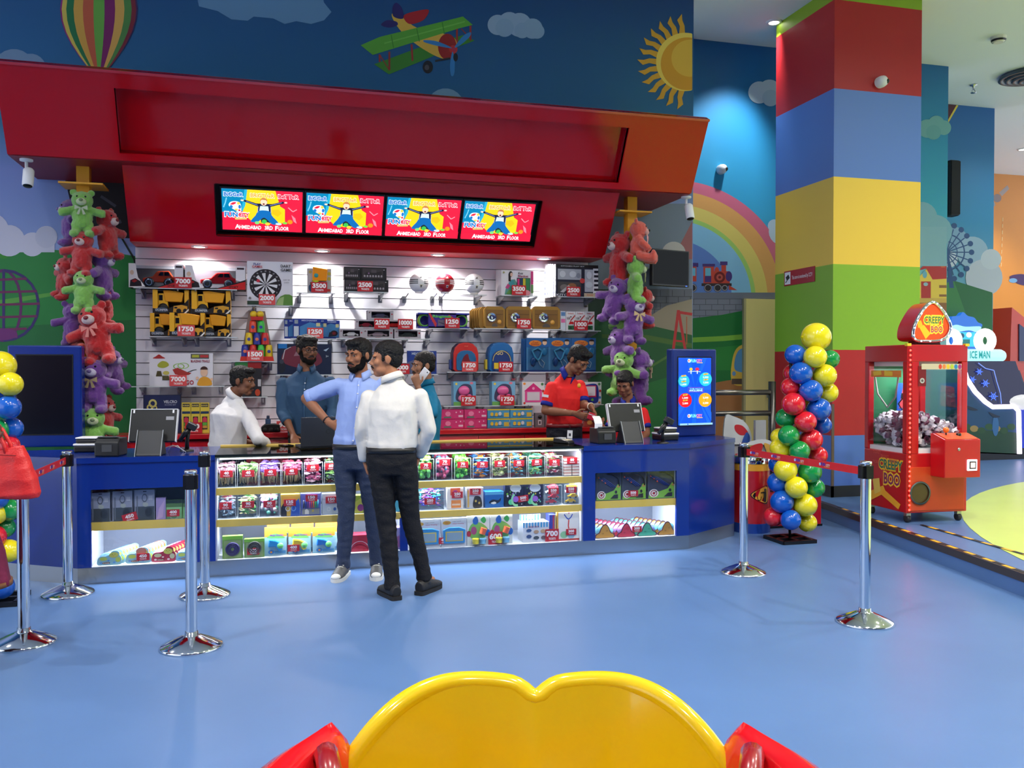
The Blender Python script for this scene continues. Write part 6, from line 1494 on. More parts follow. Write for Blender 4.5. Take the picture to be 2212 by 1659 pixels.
# ---- bottom shelf
for k, (a, b) in enumerate(((480, 524), (527, 571))):
 t, w, h = cbox('swim_ring_bag', '%s green meshed bag with a coiled %s hose toy' % (('left', 'right')[k], ('purple', 'dark')[k]), 'toy pack', a, b, 1158 + 6 * k, Z3, 0.05, (120, 160, 70), [('r', 0, 0.84, 1, 1, (130, 196, 60)), ('r', 0.08, 0.04, 0.92, 0.8, (150, 176, 110))], 'green meshed bags')
 for r_ in (0.02, 0.032, 0.044):
  MB().tube([(r_ * math.cos(q * PI / 10), -0.006, 0.07 + r_ * math.sin(q * PI / 10)) for q in range(20)], 0.008, M((44, 30, 90) if k == 0 else (50, 50, 44), 0.4), 6, closed=True).build('coil', t)
stag(350, 547, 1191, 'on the green meshed bags')
for row in range(2):
 for k, c in enumerate(((40, 150, 220), (226, 206, 50), (40, 130, 220))):
  t, w, h = cbox('bubble_blower_card', '%s %s row bubble blower on an orange card' % (('left blue', 'middle yellow', 'right blue')[k], ('front', 'back')[row]), 'toy pack', 571 + 52 * k + 6 * row, 619 + 52 * k + 6 * row, 1139 - 10 * row, Z3, 0.02, (236, 150, 50), [('r', 0, 0, 1, 0.66, (150, 196, 214)), ('p', blob([(0.1, 0.64), (0.5, 0.78), (0.92, 0.62), (0.6, 0.6)]), (110, 180, 90)), ('t', 'Mega Bubble', 0.55, 0.72, 0.06, (130, 60, 160), 0.6), ('d', 0.3, 0.12, 0.14, (60, 130, 200), 0.08), ('d', 0.3, 0.12, 0.05, (240, 150, 60), 0.04), ('r', 0.45, 0.06, 0.95, 0.16, (80, 150, 200))], 'bubble blower cards', Y=YC + 0.03 + 0.06 * row)
  if row == 0:
   MB().prism([(-w * 0.34, h * 0.32), (-w * 0.3, h * 0.6), (0, h * 0.56), (w * 0.3, h * 0.44), (w * 0.3, h * 0.2), (w * 0.14, h * 0.16), (0, h * 0.34)], -0.035, -0.004, M(c, 0.25)).build('bubble_gun', t, bevel=0.008)
   MB(Matrix.Translation((w * 0.2, -0.03, h * 0.36)) @ Matrix.Rotation(PI / 2, 4, 'X')).lathe([(0, 0.012), (w * 0.13, 0.008), (w * 0.15, 0)], M((110, 200, 110), 0.3), 14).build('gear_wheel', t)
stag(400, 634, 1184, 'on the yellow bubble blower')
t, w, h = cbox('skipping_rope_bag', 'red and white striped soft toy bag between the men\'s legs', 'toy pack', 758, 796, 1156, Z3, 0.14, (196, 50, 70), [('a', 0.5, 0.1, 0.5, 0.54, 0.3, 2.8, (240, 200, 210)), ('a', 0.5, -0.1, 0.5, 0.54, 0.3, 2.8, (150, 30, 50))])
cbox('pastel_toy_bag', 'pastel pink plush bag beside the centre post', 'toy pack', 850, 872, 1140, Z3, 0.1, (226, 190, 214), [('d', 0.5, 0.4, 0.3, (240, 150, 180)), ('d', 0.4, 0.8, 0.2, (250, 226, 236))])
for k in range(2):
 t, w, h = cbox('sketch_board_card', '%s white card with a blue framed sketch board' % ('left', 'right')[k], 'toy pack', (893, 953)[k], (951, 1008)[k], 1122 - 3 * k, Z3, 0.02, (206, 212, 222), [('d', 0.22, 0.84, 0.16, (226, 170, 60), 0.07), ('t', 'GO', 0.22, 0.84, 0.05, (190, 50, 60)), ('t', 'Water Drawing', 0.66, 0.8, 0.03, (190, 60, 80), 0.44), ('t', 'magic board', 0.6, 0.88, 0.025, (110, 114, 124), 0.34)], 'sketch board cards', rz=0.0)
 MB().prism([(-w * 0.42, h * 0.12), (w * 0.42, h * 0.12), (w * 0.44, h * 0.6), (w * 0.2, h * 0.68), (-w * 0.2, h * 0.68), (-w * 0.44, h * 0.6)], -0.014, -0.002, M((60, 150, 214), 0.3)).build('board_frame', t, bevel=0.004)
 MB().box(-w * 0.34, -0.016, h * 0.2, w * 0.34, -0.0141, h * 0.54, M((226, 200, 80), 0.4)).build('board_border', t)
 MB().box(-w * 0.3, -0.018, h * 0.23, w * 0.3, -0.0161, h * 0.51, M((150, 176, 190), 0.3)).build('board_sheet', t)
stag(400, 960, 1168, 'between the sketch boards')
for k in range(2):
 t, w, h = cbox('modelling_dough_set', '%s white pack of coloured modelling dough with cutters' % ('left', 'right')[k], 'toy pack', 1009 + 50 * k, 1057 + 50 * k, 1114 - 3 * k, Z3, 0.02, (226, 232, 228), [('p', blob([(0.05, 0.4), (0.2, 0.72), (0.6, 0.76), (0.95, 0.5), (0.7, 0.2), (0.3, 0.2)]), (120, 190, 90)), ('d', 0.3, 0.5, 0.13, (170, 80, 130), 0.14), ('p', blob([(0.25, 0.86), (0.4, 0.98), (0.5, 0.84), (0.45, 0.72), (0.3, 0.72)]), (50, 110, 200)), ('p', blob([(0.6, 0.86), (0.75, 0.96), (0.85, 0.84), (0.75, 0.74)]), (70, 190, 90)), ('d', 0.08, 0.4, 0.1, (190, 40, 60), 0.1), ('d', 0.9, 0.42, 0.12, (40, 110, 200), 0.12)], 'modelling dough sets')
 MB(Matrix.Translation((w * 0.2, -0.02, h * 0.5)) @ Matrix.Rotation(0.35, 4, 'Y')).lathe([(w * 0.13, -h * 0.12), (w * 0.14, h * 0.06), (w * 0.15, h * 0.09)], M((240, 110, 60), 0.3), 14).build('dough_tub', t)
 for j, c in enumerate(((226, 206, 60), (120, 180, 210))):
  MB().lathe([(w * 0.14, 0.0), (w * 0.15, h * 0.12), (w * 0.16, h * 0.13), (w * 0.16, h * 0.17)], M(c, 0.3), 14, ((-0.15 + 0.32 * j) * w, -0.03, h * 0.08)).build('dough_tub', t)
price(600, 1070, 'standing in the showcase on the modelling dough', z=Z3 + 0.002, Y=YC - 0.014, w=0.115, h=0.10)
t, w, h = cbox('sweet_shop_box', 'blue and white striped sweet shop box on the bottom shelf', 'toy box', 1130, 1186, 1128, Z3, 0.16, (226, 230, 238), [('r', i / 9, 0.74, (i + 0.5) / 9, 1, (60, 160, 214)) for i in range(9)] + [('d', 0.22, 0.6, 0.1, (60, 90, 140), 0.08), ('d', 0.5, 0.52, 0.1, (196, 160, 130), 0.09), ('d', 0.76, 0.54, 0.1, (206, 170, 130), 0.1), ('d', 0.22, 0.3, 0.1, (60, 80, 130), 0.09), ('d', 0.5, 0.22, 0.11, (70, 80, 90), 0.09), ('d', 0.78, 0.22, 0.1, (110, 90, 90), 0.09), ('t', 'SWEET SHOP', 0.4, 0.78, 0.07, (170, 60, 80), 0.4)])
MB().box(-w / 2, 0.1, h, w * 0.3, 0.11, h * 1.3, M((236, 240, 244), 0.4)).build('header_card', t)
art([('r', i / 7, 0, (i + 0.5) / 7, 1, (60, 170, 220)) for i in range(7)] + [('d', 0.5, 0.55, 0.18, (226, 120, 170), 0.35)], t, lambda a, b: ((-0.5 + a * 0.8) * w, h + b * h * 0.3), 0.099, 'header_print', sgn=1)
cbox('story_book_pack', 'thin books with blue and red spines beside the sweet shop box', 'books', 1187, 1201, 1112, Z3, 0.1, (60, 70, 170), [('r', 0.5, 0, 0.7, 1, (206, 70, 80)), ('r', 0.8, 0, 1, 1, (230, 200, 120))])
t, w, h = cbox('jewellery_kit', 'white and orange bead jewellery kit at the right end of the bottom shelf', 'toy pack', 1203, 1254, 1104, Z3, 0.03, (236, 176, 70), [('r', 0.06, 0.04, 0.94, 0.97, (246, 244, 238)), ('l', [(0.3, 0.9), (0.42, 0.76), (0.5, 0.72), (0.6, 0.8), (0.66, 0.9)], 0.04, (60, 90, 190)), ('l', [(0.5, 0.7), (0.48, 0.5), (0.5, 0.4)], 0.05, (226, 70, 60)), ('d', 0.3, 0.2, 0.16, (150, 210, 160), 0.12), ('d', 0.6, 0.16, 0.14, (160, 200, 220), 0.1), ('r', 0.06, 0, 0.94, 0.06, (196, 60, 50)), ('d', 0.5, 0.93, 0.03, (230, 150, 180))])
stag(300, 1234, 1149, 'on the jewellery kit')
price(700, 1193, 'beside the striped sweet shop box', z=Z3 + 0.002, Y=YC - 0.014, w=0.115, h=0.10)

# ---- left counter window
for k in range(3):
 for j in range(2):
  t, w, h = cbox('watch_set_card', ('%s grey toy watch set on hanging card in the left counter' % ('left', 'middle', 'right')[k]) if j == 0 else 'toy watch set card behind the %s one in the left counter' % ('left', 'middle', 'right')[k], 'toy pack', 195 + 48 * k - 3 * j, 238 + 48 * k - 3 * j, 1064 - 3 * k, ZSE + 0.002, 0.012, (150, 156, 176), [('r', 0.05, 0.0, 0.98, 0.45, (70, 78, 84)), ('r', 0.42, 0.93, 0.6, 0.96, (20, 20, 30)), ('o', 0.5, 0.73, 0.1, 0.14, (90, 96, 110)), ('r', 0.7, 0.66, 0.9, 0.8, (180, 184, 196)), ('p', blob([(0.4, 0.5), (0.45, 0.58), (0.65, 0.56), (0.66, 0.46), (0.5, 0.44)]), (170, 176, 170)), ('d', 0.7, 0.26, 0.18, (46, 50, 56), 0.16), ('r', 0.1, 0.05, 0.16, 0.8, (110, 116, 130))], 'toy watch set cards', Y=YC + 0.03 * j)
stag(450, 283, 1117, 'tilted on the watch sets in the left counter', tilt=-0.28, w=0.10, h=0.058)
t, w, h = cbox('party_favor_packet', 'pink foil packets beside the watch sets', 'toy pack', 337, 358, 1075, ZSE + 0.002, 0.03, (170, 150, 200), [('p', [(0.1, 0.0), (0.3, 0.5), (0.9, 0.9), (0.7, 0.1)], (200, 170, 210))])
for k in range(2):
 t, w, h = cbox('slime_pack', '%s green slime pack with black top in the left counter' % ('left', 'right')[k], 'toy pack', 358 + 37 * k, 394 + 30 * k, 1080, ZSE + 0.002, 0.02, (120, 180, 90), [('r', 0, 0.82, 1, 1, (30, 50, 36)), ('r', 0.05, 0.0, 0.95, 0.62, (150, 214, 150)), ('a', 0.5, 0.2, 0.2, 0.28, 3.3, 6.1, (214, 236, 190)), ('r', 0, 0.62, 1, 0.82, (90, 130, 70))], 'green slime packs', Y=YC + 0.01)
stag(400, 374, 1108, 'on the green slime packs')
chick = blob([(-0.5, 0.0), (-0.5, 0.42), (-0.38, 0.6), (-0.16, 0.62), (0.0, 0.72), (0.1, 0.94), (0.26, 1.0), (0.4, 0.88), (0.42, 0.66), (0.5, 0.46), (0.48, 0.0), (0.0, -0.04)], 4)
def gift_row(px0, px1, pyt, zb, face, bag, lab, n, Y0, shape, dx, items, sc=1.0):
 x0, x1, z0, z1 = slot(px0, pyt, px1, 1200, Y0)
 w, h = x1 - x0, at((px0 + px1) / 2, pyt, Y=Y0).z - zb
 t = thing('shaped_gift_pack', lab + ', front', 'gift pack', ((x0 + x1) / 2, Y0, zb + h * 0.04), group=lab)
 MB().prism([(x * w, z * h) for x, z in shape], 0, 0.006, M(face, 0.35)).build('card_face', t)
 draw(t, w, h, items, y=-0.0015)
 MB().loft([((0, 0.008, h * 0.45), w * 0.44, h * 0.42, (1, 0, 0)), ((0, 0.02, h * 0.46), w * 0.46, h * 0.44, (1, 0, 0)), ((0, 0.038, h * 0.5), w * 0.4, h * 0.4, (1, 0, 0))], M(bag, 0.15, coat=0.5, bump=0.5, bscale=120), 16).build('clear_bag', t)
 for k in range(1, n):
  dup(t, (t.location.x + dx * k, Y0 + 0.042 * k, t.location.z), label=lab + ', ' + NTH[k])
CI = lambda c1, c2: [('d', 0.24, 0.42, 0.16, c1, 0.13), ('d', 0.68, 0.68, 0.2, (206, 206, 90), 0.2), ('d', 0.86, 0.34, 0.11, c1, 0.18), ('d', 0.62, 0.72, 0.02, (40, 34, 30)), ('d', 0.74, 0.74, 0.02, (40, 34, 30)), ('p', [(0.64, 0.66), (0.72, 0.66), (0.68, 0.6)], (226, 150, 60)), ('d', 0.14, 0.14, 0.06, c2), ('d', 0.7, 0.14, 0.06, c2), ('d', 0.46, 0.3, 0.05, c2), ('d', 0.36, 0.12, 0.17, (100, 60, 50), 0.07), ('t', 'Chick', 0.36, 0.12, 0.07, (240, 220, 200), 0.26)]
gift_row(211, 262, 1191, Z3, (150, 200, 210), (120, 170, 235), 'blue chick shaped gift packs in the left counter, first row', 7, YC, chick, 0.016, CI((190, 206, 90), (90, 150, 220)))
gift_row(273, 325, 1184, Z3, (150, 196, 206), (130, 200, 240), 'light blue egg shaped gift packs in the left counter, second row', 7, YC + 0.01, chick, 0.016, CI((190, 206, 90), (110, 150, 210)) + [('d', 0.62, 0.75, 0.22, (190, 130, 110), 0.25)])
gift_row(329, 379, 1182, Z3, (160, 40, 60), (215, 170, 235), 'pink and red chick gift packs in the left counter, third row', 7, YC + 0.01, chick, 0.016, CI((200, 200, 160), (236, 220, 214)))
gift_row(381, 430, 1182, Z3, (140, 190, 210), (150, 190, 240), 'blue chick shaped gift packs in the left counter behind the stanchion', 6, YC + 0.01, chick, 0.016, CI((190, 206, 90), (90, 150, 220)))
stag(450, 309, 1203, 'on the egg shaped gift packs')
# ---- right counter window
for k in range(3):
 t, w, h = cbox('archery_set_card', '%s toy archery set with round target print in the right counter' % ('left', 'middle', 'right')[k], 'toy pack', (1288, 1344, 1400)[k], (1342, 1396, 1460)[k], 1022 - 2 * k, ZSE + 0.002, 0.02, (120, 126, 140), [('r', 0, 0.0, 1, 1, (74, 80, 96)), ('r', 0.04, 0.24, 0.96, 0.98, (58, 62, 80)), ('p', [(0.0, 0.02), (0.05, 0.26), (0.4, 0.26), (0.7, 0.36), (0.85, 0.58), (0.97, 0.55), (0.97, 0.02)], (130, 190, 70)), ('d', 0.2, 0.2, 0.17, (240, 238, 236), 0.15), ('o', 0.2, 0.2, 0.09, 0.12, (150, 50, 60)), ('d', 0.2, 0.2, 0.05, (190, 50, 60)), ('l', [(0.2, 0.2), (0.34, 0.3)], 0.02, (60, 40, 40)), ('d', 0.78, 0.3, 0.05, (50, 50, 56), 0.06), ('p', [(0.55, 0.06), (0.7, 0.2), (0.86, 0.22), (0.86, 0.06)], (50, 54, 60)), ('d', 0.88, 0.5, 0.05, (206, 150, 90), 0.04)], 'toy archery sets')
 MB().tube([(w * 0.42, -0.006, h * 0.52), (w * 0.36, -0.008, h * 0.8), (w * 0.1, -0.008, h * 0.95), (-w * 0.1, -0.006, h * 0.97)], 0.006, M((24, 24, 30), 0.4), 6).build('toy_bow', t)
 for j in range(3):
  MB().tube([(-w * 0.4 + j * 0.02, -0.005, h * 0.82), (w * 0.1 + j * 0.02, -0.005, h * 0.48)], 0.004, M((50, 70, 150), 0.4), 6).build('arrow', t)
  MB().ball((-w * 0.42 + j * 0.03, -0.006, h * (0.84 - 0.1 * j)), 0.007, M((230, 100, 70), 0.4), 8, 6).build('sucker_tip', t)
stag(500, 1368, 1066, 'on the middle archery set')
hill = blob([(-0.5, 0.0), (-0.46, 0.24), (-0.3, 0.36), (-0.2, 0.7), (-0.06, 0.96), (0.1, 0.96), (0.22, 0.7), (0.32, 0.36), (0.48, 0.24), (0.5, 0.0), (0, -0.02)], 4)
for k, (a, b, face, bag, nm) in enumerate(((1285, 1328, (206, 150, 60), (140, 214, 220), 'tan faced teal'), (1333, 1372, (206, 60, 80), (200, 150, 220), 'red faced lilac'), (1377, 1418, (80, 180, 150), (130, 150, 220), 'green faced blue'), (1421, 1461, (196, 144, 60), (120, 200, 214), 'tan faced aqua'))):
 gift_row(a, b, 1133 - 2 * k, Z3, (90, 50, 60), bag, 'hill shaped gift packs with %s bags in the right counter' % nm, 8, YC, hill, -0.022, [('p', [(0.5 + x * 0.86, z * 0.9 + 0.02) for x, z in hill], face), ('d', 0.4, 0.3, 0.06, tuple(int(v * 0.85) for v in face)), ('d', 0.6, 0.5, 0.05, tuple(int(v * 0.85) for v in face))])
stag(300, 1376, 1143, 'on the green faced gift packs', w=0.085)

# ================================================================== plush teddy garlands
def bear_mesh(pose):
 mb = MB()
 m = M((255, 255, 255))
 B = lambda c, r: mb.ball(c, r, m, 16, 12)
 B((0, 0, 0.17), (0.085, 0.07, 0.10))
 B((0, 0, 0.12), (0.08, 0.072, 0.07))
 B((0, -0.005, 0.315), (0.088, 0.08, 0.078))
 for s in (-1, 1):
  B((s * 0.072, 0.01, 0.385), (0.03, 0.016, 0.03))
  if pose == 'stand':
   mb.loft([((s * 0.05, 0, 0.235), 0.034, 0.034, (0, 1, 0)), ((s * 0.12, -0.01, 0.215), 0.036, 0.036, (0, 1, 0)), ((s * 0.165, -0.015, 0.205), 0.037, 0.037, (0, 1, 0)), ((s * 0.185, -0.015, 0.203), 0.025, 0.025, (0, 1, 0))], m, 12)
   mb.loft([((s * 0.04, 0, 0.12), 0.046, 0.046, (1, 0, 0)), ((s * 0.05, -0.005, 0.05), 0.042, 0.042, (1, 0, 0)), ((s * 0.052, -0.008, 0.015), 0.04, 0.04, (1, 0, 0))], m, 12)
   B((s * 0.06, -0.035, 0.022), (0.043, 0.062, 0.034))
  else:
   mb.loft([((s * 0.06, 0, 0.24), 0.032, 0.032, (0, 1, 0)), ((s * 0.09, -0.05, 0.18), 0.034, 0.034, (0, 1, 0)), ((s * 0.075, -0.10, 0.135), 0.032, 0.032, (0, 1, 0))], m, 12)
   mb.loft([((s * 0.05, 0, 0.08), 0.05, 0.045, (1, 0, 0)), ((s * 0.07, -0.08, 0.055), 0.042, 0.042, (1, 0, 0)), ((s * 0.075, -0.13, 0.05), 0.04, 0.04, (1, 0, 0))], m, 12)
   B((s * 0.078, -0.145, 0.065), (0.043, 0.03, 0.058))
 return remesh(mb, 0.0085, 'plush_body', 3, 0.5, (0.006, 55))
BEAR = {'stand': bear_mesh('stand'), 'sit': bear_mesh('sit')}
b_ = MB().ball((0, -0.072, 0.295), (0.042, 0.03, 0.032), M((255, 255, 255)), 14, 10)
BEAR_MUZ = b_.mesh('muzzle')
BEAR_NOSE = MB().ball((0, -0.102, 0.305), (0.017, 0.01, 0.013), M((255, 255, 255)), 10, 8).mesh('nose')
BEAR_EYE = MB().ball((0.033, -0.073, 0.338), 0.0085, M((12, 12, 14), 0.15), 10, 8).mesh('eye')
BEAR_EYE2 = MB().ball((-0.033, -0.073, 0.338), 0.0085, M((12, 12, 14), 0.15), 10, 8).mesh('eye')
bow = MB()
for s in (-1, 1):
 bow.prism([(0, 0.24), (s * 0.05, 0.262), (s * 0.052, 0.222)], -0.092, -0.084, M((255, 255, 255)))
 bow.prism([(0, 0.238), (s * 0.012, 0.238), (s * 0.036, 0.185), (s * 0.014, 0.18)], -0.09, -0.084, M((255, 255, 255)))
BEAR_BOW = bow.mesh('bow')
def plush(rgb):
 return M(rgb, 0.95, sheen=0.6, vary=0.18, vscale=60, bump=0.9, bscale=230, spec=0.15)
COLS = {'green': ((134, 196, 84), (206, 220, 170), (110, 130, 90)), 'red': ((196, 26, 30), (226, 200, 196), (120, 24, 30)), 'purple': ((116, 62, 150), (206, 196, 220), (110, 90, 140)), 'coral': ((236, 96, 76), (250, 176, 170), (16, 14, 16))}
def withmat(o, m):
 for s_ in o.material_slots:
  s_.link = 'OBJECT'
  s_.material = m
 return o
def bear(px, py, hpx, col, lab, pose='stand', yaw=0, roll=0, Y=7.98, bow_=None):
 """px, py: photo pixel of the bear's middle; hpx: its height in pixels"""
 p = at(px, py, Y=Y)
 fw = (p - Vector((0, 0, EYE))).dot(_FW)
 sc = hpx * fw / F / 0.42
 rot = Matrix.Rotation(math.radians(yaw), 4, 'Z') @ Matrix.Rotation(math.radians(roll), 4, 'Y')
 off = rot @ Vector((0, 0, 0.2 * sc))
 t = thing('teddy_bear', lab, 'teddy bear', p - off, 0, 'plush teddy garlands')
 t.rotation_euler = rot.to_euler()
 t.scale = (sc, sc, sc)
 c = COLS[col]
 withmat(obj('plush_body', BEAR[pose], t), plush(c[0]))
 withmat(obj('muzzle', BEAR_MUZ, t), plush(c[1]))
 withmat(obj('nose', BEAR_NOSE, t), M(c[2], 0.4))
 obj('eye', BEAR_EYE, t)
 obj('eye', BEAR_EYE2, t)
 if bow_:
  withmat(obj('bow', BEAR_BOW, t), M(bow_, 0.5))
for a in [
 (178, 462, 104, 'green', 'green teddy bear at the top of the left garland', 'stand', 4, 0, 7.98, (170, 180, 150)),
 (232, 505, 112, 'red', 'red teddy bear turned right behind the top green one, left garland', 'stand', 60, -4, 8.12, None),
 (152, 480, 104, 'purple', 'purple teddy bear half hidden left of the top green one', 'stand', -70, 4, 8.24, None),
 (178, 548, 104, 'red', 'red teddy bear facing front under the top green one', 'stand', -12, 4, 7.99, None),
 (222, 592, 112, 'purple', 'purple teddy bear turned right in the upper left garland', 'stand', 70, -6, 8.12, None),
 (140, 600, 96, 'red', 'red teddy bear dangling at the left edge of the left garland', 'stand', -60, 18, 8.16, None),
 (181, 630, 98, 'green', 'green teddy bear in the middle of the left garland', 'stand', -6, 0, 7.97, None),
 (228, 660, 92, 'red', 'red teddy bear turned away right of the middle green one', 'stand', 100, 0, 8.2, None),
 (158, 700, 98, 'purple', 'purple teddy bear showing its back left of the big red one', 'stand', 200, 0, 8.12, None),
 (208, 722, 138, 'red', 'big red teddy bear with spread arms on the left garland', 'stand', -14, -12, 7.98, (206, 120, 110)),
 (166, 752, 100, 'coral', 'coral teddy bear low on the left garland', 'stand', -60, 0, 8.14, None),
 (204, 832, 122, 'purple', 'purple teddy bear in front near the bottom of the left garland', 'stand', -10, 0, 7.97, (150, 130, 90)),
 (246, 800, 100, 'purple', 'purple teddy bear turned right near the bottom of the left garland', 'stand', 70, -20, 8.12, None),
 (226, 905, 104, 'red', 'red teddy bear behind the bottom green one, left garland', 'stand', 60, 0, 8.14, None),
 (201, 935, 116, 'green', 'green teddy bear at the bottom of the left garland beside the kiosk', 'stand', 8, 0, 7.96, None),
 (1378, 524, 100, 'coral', 'coral teddy bear sitting at the top of the right garland', 'sit', 62, 0, 7.98, (250, 180, 180)),
 (1338, 560, 120, 'red', 'red teddy bear behind the coral one, right garland', 'stand', -80, 6, 8.14, None),
 (1372, 606, 104, 'green', 'green teddy bear turned right in the right garland', 'stand', 70, 0, 7.98, (150, 150, 110)),
 (1328, 648, 104, 'purple', 'purple teddy bear reaching left in the right garland', 'stand', -50, 16, 8.1, None),
 (1369, 690, 108, 'purple', 'purple teddy bear with ribbon facing front in the right garland', 'stand', 8, 4, 7.97, (190, 160, 120)),
 (1392, 665, 90, 'red', 'red teddy bear peeping from behind in the right garland', 'stand', 80, 0, 8.2, None),
 (1346, 705, 90, 'green', 'green teddy bear mostly hidden in the right garland', 'stand', -70, 0, 8.22, None),
 (1338, 760, 110, 'purple', 'purple teddy bear facing left lower in the right garland', 'stand', -75, 0, 8.06, None),
 (1344, 806, 104, 'green', 'green teddy bear looking left behind the seated girl', 'stand', -45, 8, 7.99, None),
 (1380, 812, 124, 'purple', 'purple teddy bear looking right behind the seated girl', 'stand', 75, 0, 8.03, (160, 140, 110)),
 (1352, 868, 90, 'purple', 'lowest purple teddy bear in the right garland', 'stand', 20, 0, 8.08, None)]:
 bear(*a)

# ================================================================== stanchions
CHR_POST = MB().lathe([(0.031, 0.06), (0.031, 0.065), (0.031, 0.945), (0.031, 0.953), (0.034, 0.955), (0.034, 0.968), (0.03, 0.972), (0.0, 0.973)], CHROME, 24).mesh('post')
CHR_BASE = MB().lathe([(0.165, 0.0), (0.168, 0.008), (0.16, 0.018), (0.10, 0.045), (0.05, 0.066), (0.036, 0.07), (0.034, 0.09), (0.0, 0.09)], CHROME, 40).mesh('base')
CHR_HEAD = MB().box(-0.038, -0.022, 0.868, 0.038, 0.022, 0.945, BLACK).box(-0.022, -0.038, 0.868, 0.022, 0.038, 0.945, BLACK).mesh('belt_head')
def stanchion(px, py, lab, ang=0):
 p = at(px, py, Z=0)
 t = thing('queue_stanchion', lab, 'stanchion', (p.x, p.y, 0), ang, 'chrome queue stanchions')
 obj('base', CHR_BASE, t)
 obj('post', CHR_POST, t)
 obj('belt_head', CHR_HEAD, t)
 return t
S1 = stanchion(147, 1284, 'chrome stanchion with red belt in front of the left counter')
S2 = stanchion(443, 1287, 'chrome stanchion near the left corner of the glass showcase')
S3 = stanchion(414, 1398, 'chrome stanchion standing nearest the camera at the left centre')
S4 = stanchion(52, 1390, 'chrome stanchion under the red handbag at the left edge')
S5 = stanchion(1606, 1238, 'chrome stanchion beside the right end of the counter')
S6 = stanchion(1868, 1345, 'chrome stanchion at the right in front of the crane machine')
def belt(a, b):
 p, q = a.location.copy(), b.location.copy()
 d = (q - p)
 L = d.length
 ang = math.atan2(d.y, d.x)
 o = MB().box(0.036, -0.0012, 0.885, L - 0.036, 0.0012, 0.932, M((206, 28, 36), 0.55)).build('belt', a)
 o.rotation_euler = (0, 0, ang - a.rotation_euler.z)
 n = max(1, int(L / 0.27))
 for k in range(n):
  x = 0.14 + k * 0.27
  it = [('d', x - 0.045, 0.909, 0.009, (236, 240, 244)), ('d', x - 0.043, 0.909, 0.005, (60, 110, 190)), ('t', 'FUN', x - 0.012, 0.911, 0.018, (30, 60, 160), 0.046, 0.05), ('t', 'CITY', x + 0.038, 0.908, 0.014, (230, 200, 190), 0.04, 0.03), ('r', x + 0.0, 0.894, x + 0.056, 0.898, (206, 150, 60))]
  art(it, o, y=-0.0014, name='belt_logo', sgn=1)
 return o
belt(S5, S6)
bo = belt(S4, S1)

# ================================================================== balloon columns
bal = MB()
bal.ball((0, 0, 0), (1, 1, 1.04), M((255, 255, 255)), 28, 18)
bal.lathe([(0.10, -1.10), (0.06, -1.03), (0.03, -0.98)], M((255, 255, 255)), 10)
BALLOON = bal.mesh('balloon')
BC = {'y': (240, 224, 30), 'b': (16, 92, 196), 'r': (222, 34, 48), 'g': (20, 150, 70)}
def balloon_mat(c):
 return M(BC[c], 0.16, coat=0.7, name='latex_' + c)
def balloon_column(px, py, lab, spec):
 p = at(px, py, Z=0)
 t = thing('balloon_column', lab, 'balloons', (p.x, p.y, 0))
 fwd = (p - Vector((0, 0, EYE))).dot(_FW)
 for bx_, by_, r, c, dd in spec:
  q = at(bx_, by_, D=fwd + dd) - p
  R_ = r * (fwd + dd) / F
  o = withmat(obj('balloon', BALLOON, t, q), balloon_mat(c))
  o.scale = (R_, R_, R_)
  dirv = Vector((q.x, q.y, 0))
  if dirv.length > 0.02:
   o.rotation_euler = dirv.to_track_quat('Z', 'Y').to_euler()
 MB().tube([(0, 0, 0.03), (0, 0, 1.7)], 0.012, BLACK, 8).build('pole', t)
 fr = MB()
 for a in (-0.15, 0.0, 0.15):
  fr.box(a - 0.018, -0.16, 0, a + 0.018, 0.16, 0.03, BLACK).box(-0.16, a - 0.018, 0, 0.16, a + 0.018, 0.03, BLACK)
 fr.build('base_frame', t)
balloon_column(1706, 1168, 'twisted column of yellow, blue, red and green balloons beside the pillar', [
 (1763, 728, 31, 'y', 0), (1718, 766, 22, 'b', -0.02), (1761, 771, 24, 'y', -0.12), (1793, 776, 20, 'g', 0.05), (1781, 811, 25, 'y', -0.05), (1730, 806, 24, 'b', -0.1), (1712, 806, 20, 'r', 0.12), (1708, 836, 21, 'r', 0.0), (1752, 844, 24, 'b', -0.12), (1788, 848, 22, 'y', 0.05), (1714, 873, 25, 'r', -0.1), (1769, 884, 25, 'b', -0.06), (1746, 860, 20, 'y', 0.1), (1698, 903, 22, 'g', 0.02), (1740, 911, 23, 'r', -0.12), (1777, 918, 19, 'b', 0.05), (1704, 941, 23, 'g', -0.1), (1752, 950, 24, 'r', -0.05), (1684, 944, 19, 'y', 0.1), (1686, 968, 22, 'y', 0.0), (1727, 974, 22, 'g', -0.13), (1767, 984, 20, 'r', 0.04), (1697, 1015, 25, 'y', -0.08), (1749, 1019, 25, 'g', -0.02), (1678, 1004, 18, 'b', 0.12), (1680, 1042, 22, 'b', 0.0), (1720, 1053, 24, 'y', -0.12), (1760, 1054, 21, 'g', 0.06), (1689, 1084, 25, 'b', -0.06), (1739, 1091, 25, 'y', -0.05), (1716, 1080, 20, 'g', 0.12), (1671, 1116, 21, 'r', 0.0), (1708, 1123, 22, 'b', -0.12), (1744, 1129, 20, 'y', 0.03), (1730, 1105, 18, 'r', 0.14)])
